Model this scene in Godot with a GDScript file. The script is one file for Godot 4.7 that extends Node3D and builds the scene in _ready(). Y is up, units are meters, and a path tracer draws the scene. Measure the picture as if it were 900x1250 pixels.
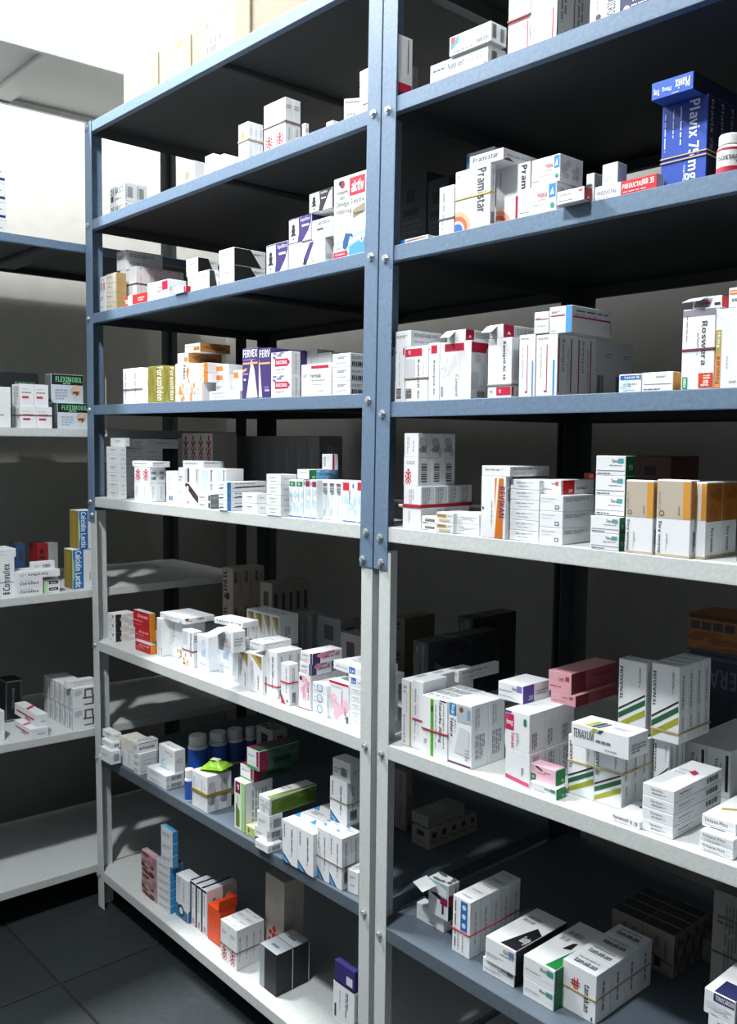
extends Node3D
# A medicine store room: two bays of painted steel shelving along the back wall, a third unit on the left wall,
# all loaded with small cartons. Units are metres. x runs along the back shelving, z comes out of it.

var taken := {}
var shared := {}
var mats := {}
var glyphs := {}
var lean := Vector3.ZERO       # how far the shelf that is being loaded hangs out of level
var prints := {}
var papers := {}
var bay_name := ""

const LAMP := 7.6
const BATTEN := 32.0

func _ready() -> void:
	var cam := Camera3D.new()
	cam.name = "camera"
	cam.fov = 58.6509668
	add_child(cam)
	cam.position = Vector3(2.44464577, 1.36747621, 1.14646594)
	cam.rotation_degrees = Vector3(-4.51299724, 47.87436466, 0.56127254)
	cam.near = 0.02
	cam.current = true
	var env := Environment.new()
	env.background_mode = Environment.BG_COLOR
	env.background_color = Color.BLACK
	env.tonemap_mode = Environment.TONE_MAPPER_LINEAR
	env.tonemap_exposure = 1.0
	env.sdfgi_enabled = true
	env.ssao_enabled = true
	env.ssil_enabled = true
	var we := WorldEnvironment.new()
	we.name = "environment"
	we.environment = env
	add_child(we)
	make_materials()
	build_lamp()
	build_batten()
	build_room()
	build_shelving()
	set_prints()
	fill_top_shelf()
	fill_left_bay_second_shelf()
	fill_right_bay_second_shelf()
	fill_left_bay_third_shelf()
	fill_right_bay_third_shelf()
	fill_left_bay_fourth_shelf()
	fill_right_bay_fourth_shelf()
	fill_left_bay_fifth_shelf()
	fill_right_bay_fifth_shelf()
	fill_left_bay_sixth_shelf()
	fill_right_bay_sixth_shelf()
	fill_left_bay_seventh_shelf()
	fill_left_bay_bottom_shelf()
	fill_right_bay_seventh_shelf()
	fill_left_wall_second_shelf()
	fill_left_wall_third_shelf()
	fill_left_wall_fourth_shelf()
	fill_left_wall_fifth_shelf()
	fill_left_bay_seventh_shelf_more()
	fill_right_bay_third_shelf_more()
	fill_left_bay_seventh_shelf_more_more()
	fill_left_bay_seventh_shelf_more_more_more()
	fill_left_bay_third_shelf_more()
	fill_left_bay_sixth_shelf_more()
	fill_left_bay_second_shelf_more()
	fill_left_bay_second_shelf_more_more()
	fill_right_bay_second_shelf_more()
	lean = Vector3.ZERO
	build_extras()

# ---------------------------------------------------------------- small helpers

func numbered(called: String) -> String:
	if not taken.has(called):
		taken[called] = 0
		return called
	taken[called] += 1
	return "%s_%03d" % [called, taken[called]]

func thing(called: String, label: String, category: String, at := Vector3.ZERO, turn := 0.0, group := "") -> Node3D:
	var o := Node3D.new()
	o.name = numbered(called)
	add_child(o, true)
	o.position = at
	o.rotation = Vector3(lean.x, deg_to_rad(turn), lean.z)
	tag(o, label, category, group)
	return o

func tag(o: Node, label: String, category: String, group := "") -> void:
	o.set_meta("label", label)
	o.set_meta("category", category)
	if group != "":
		o.set_meta("group", group)

func part(called: String, mesh: Mesh, m: Material, parent: Node, at := Vector3.ZERO, label := "") -> MeshInstance3D:
	var o := MeshInstance3D.new()
	o.name = called
	o.mesh = mesh
	o.material_override = m
	o.cast_shadow = GeometryInstance3D.SHADOW_CASTING_SETTING_ON
	parent.add_child(o, true)
	o.position = at
	if label != "":
		o.set_meta("label", label)
	return o

func struct(called: String, mesh: Mesh, m: Material, at := Vector3.ZERO) -> MeshInstance3D:
	var o := part(called, mesh, m, self, at)
	o.set_meta("kind", "structure")
	return o

func tri(st: SurfaceTool, a: Vector3, b: Vector3, c: Vector3, n: Vector3) -> void:
	st.set_normal(n)
	if (b - a).cross(c - a).dot(n) > 0.0:
		st.add_vertex(a); st.add_vertex(c); st.add_vertex(b)
	else:
		st.add_vertex(a); st.add_vertex(b); st.add_vertex(c)

func quad(st: SurfaceTool, a: Vector3, b: Vector3, c: Vector3, d: Vector3, n: Vector3) -> void:
	tri(st, a, b, c, n)
	tri(st, a, c, d, n)

func begin() -> SurfaceTool:
	var st := SurfaceTool.new()
	st.begin(Mesh.PRIMITIVE_TRIANGLES)
	return st

# a box with chamfered edges between two corners
func add_box(st: SurfaceTool, lo: Vector3, hi: Vector3, c := 0.0) -> void:
	var mid := (lo + hi) / 2.0
	var h := (hi - lo) / 2.0
	c = minf(c, minf(h.x, minf(h.y, h.z)) * 0.9)
	for axis in 3:
		var u := (axis + 1) % 3
		var v := (axis + 2) % 3
		for s in [-1.0, 1.0]:
			var n := Vector3.ZERO
			n[axis] = s
			var p: Array[Vector3] = []
			for k in [[-1, -1], [1, -1], [1, 1], [-1, 1]]:
				var q := mid
				q[axis] += s * h[axis]
				q[u] += k[0] * (h[u] - c)
				q[v] += k[1] * (h[v] - c)
				p.append(q)
			quad(st, p[0], p[1], p[2], p[3], n)
	if c <= 0.0:
		return
	for axis in 3:
		var u := (axis + 1) % 3
		var v := (axis + 2) % 3
		for su in [-1.0, 1.0]:
			for sv in [-1.0, 1.0]:
				var n := Vector3.ZERO
				n[u] = su
				n[v] = sv
				var p: Array[Vector3] = []
				for k in [[-1, 0], [1, 0], [1, 1], [-1, 1]]:
					var q := mid
					q[axis] += k[0] * (h[axis] - c)
					q[u] += su * (h[u] - (c if k[1] == 1 else 0.0))
					q[v] += sv * (h[v] - (0.0 if k[1] == 1 else c))
					p.append(q)
				quad(st, p[0], p[1], p[2], p[3], n.normalized())
	for sx in [-1.0, 1.0]:
		for sy in [-1.0, 1.0]:
			for sz in [-1.0, 1.0]:
				var s := Vector3(sx, sy, sz)
				var a := mid + s * (h - Vector3(0, c, c))
				var b := mid + s * (h - Vector3(c, 0, c))
				var d := mid + s * (h - Vector3(c, c, 0))
				tri(st, a, b, d, s.normalized())

func box_mesh(size: Vector3, c := 0.0008) -> ArrayMesh:
	var key := "box %s %s" % [size, c]
	if not shared.has(key):
		var st := begin()
		add_box(st, Vector3(-size.x / 2, 0, -size.z / 2), Vector3(size.x / 2, size.y, size.z / 2), c)
		shared[key] = st.commit()
	return shared[key]

func slab(lo: Vector3, hi: Vector3, c := 0.0) -> ArrayMesh:
	var st := begin()
	add_box(st, lo, hi, c)
	return st.commit()

# a profile of (radius, height) points turned about the y axis
func lathe(profile: Array, sides := 28) -> ArrayMesh:
	var st := begin()
	for i in profile.size() - 1:
		var a: Vector2 = profile[i]
		var b: Vector2 = profile[i + 1]
		var slope := (b - a).normalized()
		for k in sides:
			var t0 := TAU * k / sides
			var t1 := TAU * (k + 1) / sides
			var d0 := Vector3(cos(t0), 0, sin(t0))
			var d1 := Vector3(cos(t1), 0, sin(t1))
			var n0 := d0 * slope.y - Vector3(0, slope.x, 0)
			var n1 := d1 * slope.y - Vector3(0, slope.x, 0)
			var p := [d0 * a.x + Vector3(0, a.y, 0), d1 * a.x + Vector3(0, a.y, 0), d1 * b.x + Vector3(0, b.y, 0), d0 * b.x + Vector3(0, b.y, 0)]
			var n := [n0, n1, n1, n0]
			for f in [[0, 1, 2], [0, 2, 3]]:
				if (p[f[1]] - p[f[0]]).cross(p[f[2]] - p[f[0]]).length_squared() < 1e-16:
					continue
				var order = f if (p[f[1]] - p[f[0]]).cross(p[f[2]] - p[f[0]]).dot(n[f[0]] + n[f[1]]) <= 0.0 else [f[0], f[2], f[1]]
				for j in order:
					st.set_normal(n[j].normalized())
					st.add_vertex(p[j])
	return st.commit()

# a tube of square-ish section along points (cords, rubber bands)
func add_strip(st: SurfaceTool, a: Vector3, b: Vector3, side: Vector3, up: Vector3) -> void:
	for s in [side, -side]:
		quad(st, a + s + up, b + s + up, b + s - up, a + s - up, s.normalized())
	for s in [up, -up]:
		quad(st, a + s + side, b + s + side, b + s - side, a + s - side, s.normalized())

# ---------------------------------------------------------------- materials

func noise_texture(seed_at: int, freq: float, lo: Color, hi: Color, octaves := 4, normal := false, bump := 2.0) -> NoiseTexture2D:
	var n := FastNoiseLite.new()
	n.seed = seed_at
	n.frequency = freq
	n.fractal_octaves = octaves
	var t := NoiseTexture2D.new()
	t.width = 512
	t.height = 512
	t.seamless = true
	t.noise = n
	if normal:
		t.as_normal_map = true
		t.bump_strength = bump
	else:
		var g := Gradient.new()
		g.set_color(0, lo)
		g.set_color(1, hi)
		t.color_ramp = g
	return t

func flat_material(c: String, rough := 0.6) -> StandardMaterial3D:
	var key := "%s %s" % [c, rough]
	if not mats.has(key):
		var m := StandardMaterial3D.new()
		m.albedo_color = Color.html(c)
		m.roughness = rough
		mats[key] = m
	return mats[key]

func grained(seed_at: int, freq: float, scale: float, lo: String, hi: String, rough: float, bump := 1.0) -> StandardMaterial3D:
	var m := StandardMaterial3D.new()
	m.albedo_texture = noise_texture(seed_at, freq, Color.html(lo), Color.html(hi))
	m.roughness = rough
	m.uv1_triplanar = true
	m.uv1_world_triplanar = true
	m.uv1_scale = Vector3.ONE * scale
	if bump > 0.0:
		m.normal_enabled = true
		m.normal_texture = noise_texture(seed_at + 7, freq, Color.BLACK, Color.WHITE, 4, true, bump)
		m.normal_scale = 0.5
	return m

func make_materials() -> void:
	mats["steel_blue"] = grained(11, 0.06, 3.0, "5b7088", "687f98", 0.55, 0.6)
	mats["steel_white"] = grained(12, 0.06, 3.0, "bfc4c4", "cdd1d0", 0.55, 0.6)
	mats["steel_slate"] = grained(13, 0.06, 3.0, "4f5a65", "59646f", 0.5, 0.6)
	mats["steel_shade"] = grained(21, 0.05, 3.0, "33373a", "3e4244", 0.7, 0.6)  # dark steel tone with shade painted in, for tray plates and rear posts
	mats["plaster"] = grained(14, 0.02, 1.2, "93928d", "999893", 0.95, 0.5)
	mats["ceiling"] = grained(15, 0.02, 1.2, "8a8986", "949390", 0.95, 0.8)
	mats["dark_paint"] = grained(20, 0.02, 1.2, "55595c", "5f6366", 0.9, 0.8)
	mats["slate_tile"] = grained(16, 0.03, 2.0, "1b2124", "262d30", 0.6, 1.0)
	mats["slate_tile_pale"] = grained(17, 0.03, 2.0, "1d2326", "2a3134", 0.6, 1.0)
	mats["grout"] = flat_material("15181a", 0.9)
	mats["cardboard"] = grained(18, 0.05, 6.0, "7f7766", "8b8371", 0.85, 0.6)
	var zinc := StandardMaterial3D.new()
	zinc.albedo_color = Color.html("c9ccd0")
	zinc.metallic = 0.7
	zinc.roughness = 0.35
	mats["zinc"] = zinc
	var ink := StandardMaterial3D.new()
	ink.vertex_color_use_as_albedo = true
	ink.roughness = 0.55
	mats["ink"] = ink
	var film := StandardMaterial3D.new()
	film.albedo_color = Color(0.9, 0.92, 0.95, 0.12)
	film.transparency = BaseMaterial3D.TRANSPARENCY_ALPHA
	film.roughness = 0.12
	mats["film"] = film
	var glow := StandardMaterial3D.new()
	glow.albedo_color = Color.html("fbfaf5")
	glow.emission_enabled = true
	glow.emission = Color(0.985, 0.995, 1.0)
	glow.emission_energy_multiplier = 3.0
	mats["glow"] = glow

# ---------------------------------------------------------------- room

const WALL_X := -0.585
const WALL_Z := -0.84
const FAR_X := 4.3
const FAR_Z := 3.2
const CEILING := 3.6

func build_room() -> void:
	var t := 0.12
	struct("wall_left", slab(Vector3(WALL_X - t, -t, WALL_Z - t), Vector3(WALL_X, CEILING + t, FAR_Z + t)), mats.plaster)
	struct("wall_back", slab(Vector3(WALL_X - t, -t, WALL_Z - t), Vector3(FAR_X + t, CEILING + t, WALL_Z)), mats.plaster)
	struct("wall_right", slab(Vector3(FAR_X, -t, WALL_Z - t), Vector3(FAR_X + t, CEILING + t, FAR_Z + t)), mats.dark_paint)
	struct("wall_front", slab(Vector3(WALL_X - t, -t, FAR_Z), Vector3(FAR_X + t, CEILING + t, FAR_Z + t)), mats.dark_paint)
	struct("ceiling", slab(Vector3(WALL_X - t, CEILING, WALL_Z - t), Vector3(FAR_X + t, CEILING + t, FAR_Z + t)), mats.ceiling)
	var f := struct("floor", slab(Vector3(WALL_X - t, -t, WALL_Z - t), Vector3(FAR_X + t, -0.004, FAR_Z + t)), mats.grout)
	# square floor tiles with open joints
	var step := 0.5
	var tile := slab(Vector3(-step / 2 + 0.003, -0.005, -step / 2 + 0.003), Vector3(step / 2 - 0.003, 0, step / 2 - 0.003), 0.0015)
	var n := 0
	for i in range(-2, 9):
		for k in range(-3, 6):
			var at := Vector3(0.31 + (i + 0.5) * step, 0, 0.245 + (k + 0.5) * step)
			if at.x < WALL_X + 0.2 or at.x > FAR_X - 0.2 or at.z < WALL_Z + 0.2 or at.z > FAR_Z - 0.2:
				continue
			part("tile", tile, mats.slate_tile if (i * 3 + k * 5) % 4 else mats.slate_tile_pale, f, at)
			n += 1

func build_lamp() -> void:
	var at := Vector3(1.5, CEILING, 1.35)
	var o := thing("ceiling_lamp", "round white globe lamp fixed under the ceiling above the aisle", "lamp", at)
	part("base", lathe([Vector2(0, 0), Vector2(0.07, 0), Vector2(0.07, -0.03), Vector2(0.045, -0.05), Vector2(0, -0.05)]), mats.steel_white, o)
	var globe := lathe([Vector2(0.001, -0.05), Vector2(0.05, -0.055), Vector2(0.085, -0.085), Vector2(0.1, -0.13), Vector2(0.085, -0.18), Vector2(0.05, -0.21), Vector2(0.001, -0.215)])
	part("globe", globe, mats.glow, o)
	var l := OmniLight3D.new()
	l.name = "lamp_light"
	l.light_color = Color(0.985, 0.995, 1.0)
	l.light_energy = LAMP
	l.light_size = 0.09
	l.omni_range = 12.0
	l.omni_attenuation = 2.0
	l.shadow_enabled = true
	o.add_child(l, true)
	l.position = Vector3(0, -0.13, 0)

func build_batten() -> void:
	# a twin tube batten on the ceiling over the left-wall shelving: it washes the wall behind the shelves
	var o := thing("batten_lamp", "white twin-tube batten lamp on the ceiling above the left-wall shelving", "lamp", Vector3(-0.25, CEILING, 0.3), 90)
	part("housing", slab(Vector3(-0.62, -0.05, -0.045), Vector3(0.62, 0, 0.045), 0.004), mats.steel_white, o)
	for s in [-0.026, 0.026]:
		var tube := lathe([Vector2(0.001, -0.6), Vector2(0.013, -0.6), Vector2(0.013, 0.6), Vector2(0.001, 0.6)], 14)
		var m := part("tube", tube, mats.glow, o, Vector3(0, -0.068, s))
		m.rotation.z = PI / 2
	var l := AreaLight3D.new()
	l.name = "batten_light"
	l.area_size = Vector2(1.2, 0.08)
	l.light_color = Color(0.985, 0.995, 1.0)
	l.light_energy = BATTEN
	l.area_range = 12.0
	l.area_attenuation = 2.0
	l.shadow_enabled = true
	o.add_child(l, true)
	l.position = Vector3(0, -0.085, 0)
	l.rotation.x = -PI / 2

# ---------------------------------------------------------------- shelving

# a shelf tray between x0 and x1 whose lip top is y0 at the left end and y1 at the right end
func tray(unit: Node3D, x0: float, x1: float, y0: float, y1: float, depth: float, m: Material, lip := 0.026) -> void:
	var w := x1 - x0
	var st := begin()
	var plate := begin()
	var shade_plate: bool = m == mats.steel_blue      # blue trays: the shade underneath is put into the plate colour
	add_box(plate, Vector3(0.002, -0.0015, -depth + 0.002), Vector3(w - 0.002, 0, -0.002), 0.0)
	add_box(st, Vector3(0, -lip, -0.0018), Vector3(w, 0, 0), 0.0006)
	add_box(plate, Vector3(0, -lip, -depth), Vector3(w, 0, -depth + 0.0018))
	add_box(plate, Vector3(0, -lip, -depth), Vector3(0.0018, 0, -0.0018))
	add_box(plate, Vector3(w - 0.0018, -lip, -depth), Vector3(w, 0, -0.0018))
	# folded return flange under the lip
	add_box(st, Vector3(0, -lip, -0.016), Vector3(w, -lip + 0.0015, 0))
	add_box(plate, Vector3(0, -lip, -depth), Vector3(w, -lip + 0.0015, -depth + 0.016))
	var o := part("shelf", st.commit(), m, unit, Vector3(x0, y0, 0))
	o.rotation.z = atan2(y1 - y0, w)
	var rib := begin()
	add_box(rib, Vector3(w / 2 - 0.035, -0.016, -depth + 0.003), Vector3(w / 2 + 0.035, -0.0016, -0.003), 0.003)
	part("plate", plate.commit(), mats.steel_shade if shade_plate else m, o)
	part("stiffener", rib.commit(), mats.steel_shade if shade_plate else m, o)

# an angle post; sx is the side its flange points to, sz the way its other flange runs
func post(unit: Node3D, called: String, base: Vector3, top: Vector3, sx: float, sz: float, wide: float, deep: float, m: Material, label := "") -> MeshInstance3D:
	var st := begin()
	var h := top.y - base.y
	var k := 0.002
	add_box(st, Vector3(minf(0, sx * wide), 0, minf(0, sz * k)), Vector3(maxf(0, sx * wide), h, maxf(0, sz * k)), 0.0005)
	add_box(st, Vector3(minf(0, sx * k), 0, minf(0, sz * deep)), Vector3(maxf(0, sx * k), h, maxf(0, sz * deep)), 0.0005)
	var o := part(called, st.commit(), m, unit, base, label)
	var tilt := top - base
	o.rotation = Vector3(atan2(tilt.z, tilt.y), 0, -atan2(tilt.x, tilt.y))
	return o

func bolt_mesh() -> ArrayMesh:
	if not shared.has("bolt"):
		var st := begin()
		for k in 6:
			var a := Vector3(cos(TAU * k / 6), sin(TAU * k / 6), 0) * 0.0052
			var b := Vector3(cos(TAU * (k + 1) / 6), sin(TAU * (k + 1) / 6), 0) * 0.0052
			var up := Vector3(0, 0, 0.0055)
			quad(st, a, b, b * 0.95 + up, a * 0.95 + up, (a + b).normalized())
			tri(st, a * 0.95 + up, b * 0.95 + up, up * 1.15, Vector3(0, 0, 1))
			quad(st, a * 1.5, b * 1.5, b * 1.5 + up * 0.15, a * 1.5 + up * 0.15, (a + b).normalized())
			tri(st, a * 1.5 + up * 0.15, b * 1.5 + up * 0.15, up * 0.15, Vector3(0, 0, 1))
		shared["bolt"] = st.commit()
	return shared["bolt"]

func bolt(p: MeshInstance3D, x: float, y: float) -> void:
	part("bolt", bolt_mesh(), mats.zinc, p, Vector3(x, y - p.position.y, 0.001))

func build_shelving() -> void:
	var depth := 0.62
	lean = Vector3.ZERO
	var left_levels := [[2.224, 2.22, "b"], [1.963, 1.969, "b"], [1.709, 1.7155, "b"], [1.457, 1.454, "b"], [1.1985, 1.2065, "w"], [0.7885, 0.793, "w"], [0.459, 0.4615, "s"], [0.1135, 0.0935, "w"]]
	var right_levels := [[2.222, 2.22, "b"], [1.974, 1.963, "b"], [1.715, 1.718, "b"], [1.4365, 1.442, "b"], [1.208, 1.212, "w"], [0.799, 0.8155, "w"], [0.4445, 0.433, "s"], [0.095, 0.095, "w"]]
	var paint := {"b": mats.steel_blue, "w": mats.steel_white, "s": mats.steel_slate}
	var u := thing("shelving_unit", "grey-blue and white steel shelving bay on the back wall, left of the double post", "shelving")
	for s in left_levels:
		tray(u, 0.004, 1.189, s[0], s[1], depth, paint[s[2]])
	var v := thing("shelving_unit", "grey-blue and white steel shelving bay on the back wall, right of the double post", "shelving")
	for s in right_levels:
		tray(v, 1.2115, 2.42, s[0], s[1], depth, paint[s[2]], 0.027)
	var splice := 1.128
	# front posts: the blue upper angles are bolted over the white lower ones
	var z := 0.0025
	var a := post(u, "lower_post", Vector3(0.0145, 0, z - 0.0022), Vector3(-0.003, 1.16, z - 0.0022), 1, -1, 0.036, 0.046, mats.steel_white)
	var b := post(u, "upper_post", Vector3(-0.0125, splice, z), Vector3(-0.001, 2.226, z), 1, -1, 0.040, 0.05, mats.steel_blue)
	var c := post(u, "lower_post", Vector3(1.193, 0, z - 0.0022), Vector3(1.1905, 1.16, z - 0.0022), -1, -1, 0.032, 0.046, mats.steel_white)
	var d := post(u, "upper_post", Vector3(1.1925, splice, z), Vector3(1.2065, 2.3, z), -1, -1, 0.037, 0.05, mats.steel_blue)
	var e := post(v, "lower_post", Vector3(1.206, 0, z - 0.0022), Vector3(1.208, 1.16, z - 0.0022), 1, -1, 0.031, 0.046, mats.steel_white)
	var f := post(v, "upper_post", Vector3(1.1945, splice, z), Vector3(1.2085, 2.3, z), 1, -1, 0.037, 0.05, mats.steel_blue)
	post(v, "upper_post", Vector3(2.42, 0, z), Vector3(2.42, 2.3, z), -1, -1, 0.04, 0.05, mats.steel_blue)
	for s in left_levels:
		var low: bool = s[0] < 1.12
		bolt(a if low else b, 0.014 if low else 0.017, s[0] - 0.012)
		bolt(c if low else d, -0.016 if low else -0.019, s[1] - 0.012)
	for s in right_levels:
		var low: bool = s[0] < 1.12
		bolt(e if low else f, 0.014 if low else 0.018, s[0] - 0.02)
	bolt(b, 0.028, 1.15)
	bolt(d, -0.027, 1.142)
	bolt(f, 0.022, 1.142)
	# rear posts, in the dark steel tone with shade painted in
	for x in [0.004, 1.19]:
		post(u, "rear_post", Vector3(x, 0, -depth), Vector3(x, 2.226, -depth), 1.0 if x < 0.6 else -1.0, 1, 0.04, 0.05, mats.steel_shade)
	for x in [1.205, 2.42]:
		post(v, "rear_post", Vector3(x, 0, -depth), Vector3(x, 2.226, -depth), 1.0 if x < 1.6 else -1.0, 1, 0.04, 0.05, mats.steel_shade)
	# the unit on the left wall runs out towards the viewer; it is built along x and turned
	var w := thing("shelving_unit", "steel shelving unit standing along the left wall, open front facing the aisle", "shelving", Vector3(-0.014, 0, 0.66), 90)
	var span := 1.2
	for s in [[2.402, 2.424, "w"], [1.9005, 1.9055, "b"], [1.3925, 1.3885, "w"], [0.9325, 0.929, "w"], [0.5435, 0.5055, "w"], [0.126, 0.099, "w"]]:
		tray(w, 0.0, span, s[0], s[1], 0.465, paint[s[2]], 0.022)
	for x in [0.0, span]:
		var sx := 1.0 if x == 0.0 else -1.0
		post(w, "rear_post", Vector3(x, 0, -0.467), Vector3(x, 2.43, -0.467), sx, 1, 0.04, 0.04, mats.steel_shade)  # rear pair coloured dark to stand for the shade behind the trays
	post(w, "front_post", Vector3(0, 0, 0.0025), Vector3(0, 2.43, 0.0025), 1, -1, 0.04, 0.04, mats.steel_blue)
	post(w, "front_post", Vector3(span, 0, 0.0025), Vector3(span, 2.43, 0.0025), -1, -1, 0.04, 0.04, mats.steel_shade)  # far corner post, its shade painted into the colour

# ---------------------------------------------------------------- printing on cartons
# One line of print: face (F front, R right, L left, T top, B back), kind, then numbers in percent of that face.

func ink_quad(st: SurfaceTool, f: Array, poly: PackedVector2Array, c: Color, lift: float) -> void:
	var clip := PackedVector2Array([Vector2(0.008, 0.008), Vector2(0.992, 0.008), Vector2(0.992, 0.992), Vector2(0.008, 0.992)])
	for piece in Geometry2D.intersect_polygons(poly, clip):
		var idx := Geometry2D.triangulate_polygon(piece)
		for k in range(0, idx.size(), 3):
			var p: Array[Vector3] = []
			for j in 3:
				var q: Vector2 = piece[idx[k + j]]
				p.append(f[0] + f[1] * q.x + f[2] * q.y + f[3] * lift)
			st.set_color(c)
			tri(st, p[0], p[1], p[2], f[3])

func rect_poly(x0: float, y0: float, x1: float, y1: float) -> PackedVector2Array:
	return PackedVector2Array([Vector2(x0, y0), Vector2(x1, y0), Vector2(x1, y1), Vector2(x0, y1)])

func disc_poly(cx: float, cy: float, rx: float, ry: float, n := 18) -> PackedVector2Array:
	var p := PackedVector2Array()
	for k in n:
		p.append(Vector2(cx + cos(TAU * k / n) * rx, cy + sin(TAU * k / n) * ry))
	return p

func letters(text: String) -> PackedVector2Array:
	# flat triangles of a line of lettering, scaled to a unit square
	if not glyphs.has(text):
		var f := SystemFont.new()
		f.font_names = PackedStringArray(["Droid Sans"])
		f.font_weight = 700
		var t := TextMesh.new()
		t.text = text
		t.font = f
		t.font_size = 16
		t.pixel_size = 0.01
		t.depth = 0.0
		var a: PackedVector3Array = t.get_mesh_arrays()[Mesh.ARRAY_VERTEX]
		var lo := Vector2(1e9, 1e9)
		var hi := -lo
		for v in a:
			lo = lo.min(Vector2(v.x, v.y))
			hi = hi.max(Vector2(v.x, v.y))
		var out := PackedVector2Array()
		for v in a:
			out.append((Vector2(v.x, v.y) - lo) / (hi - lo))
		glyphs[text] = out
	return glyphs[text]

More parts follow.
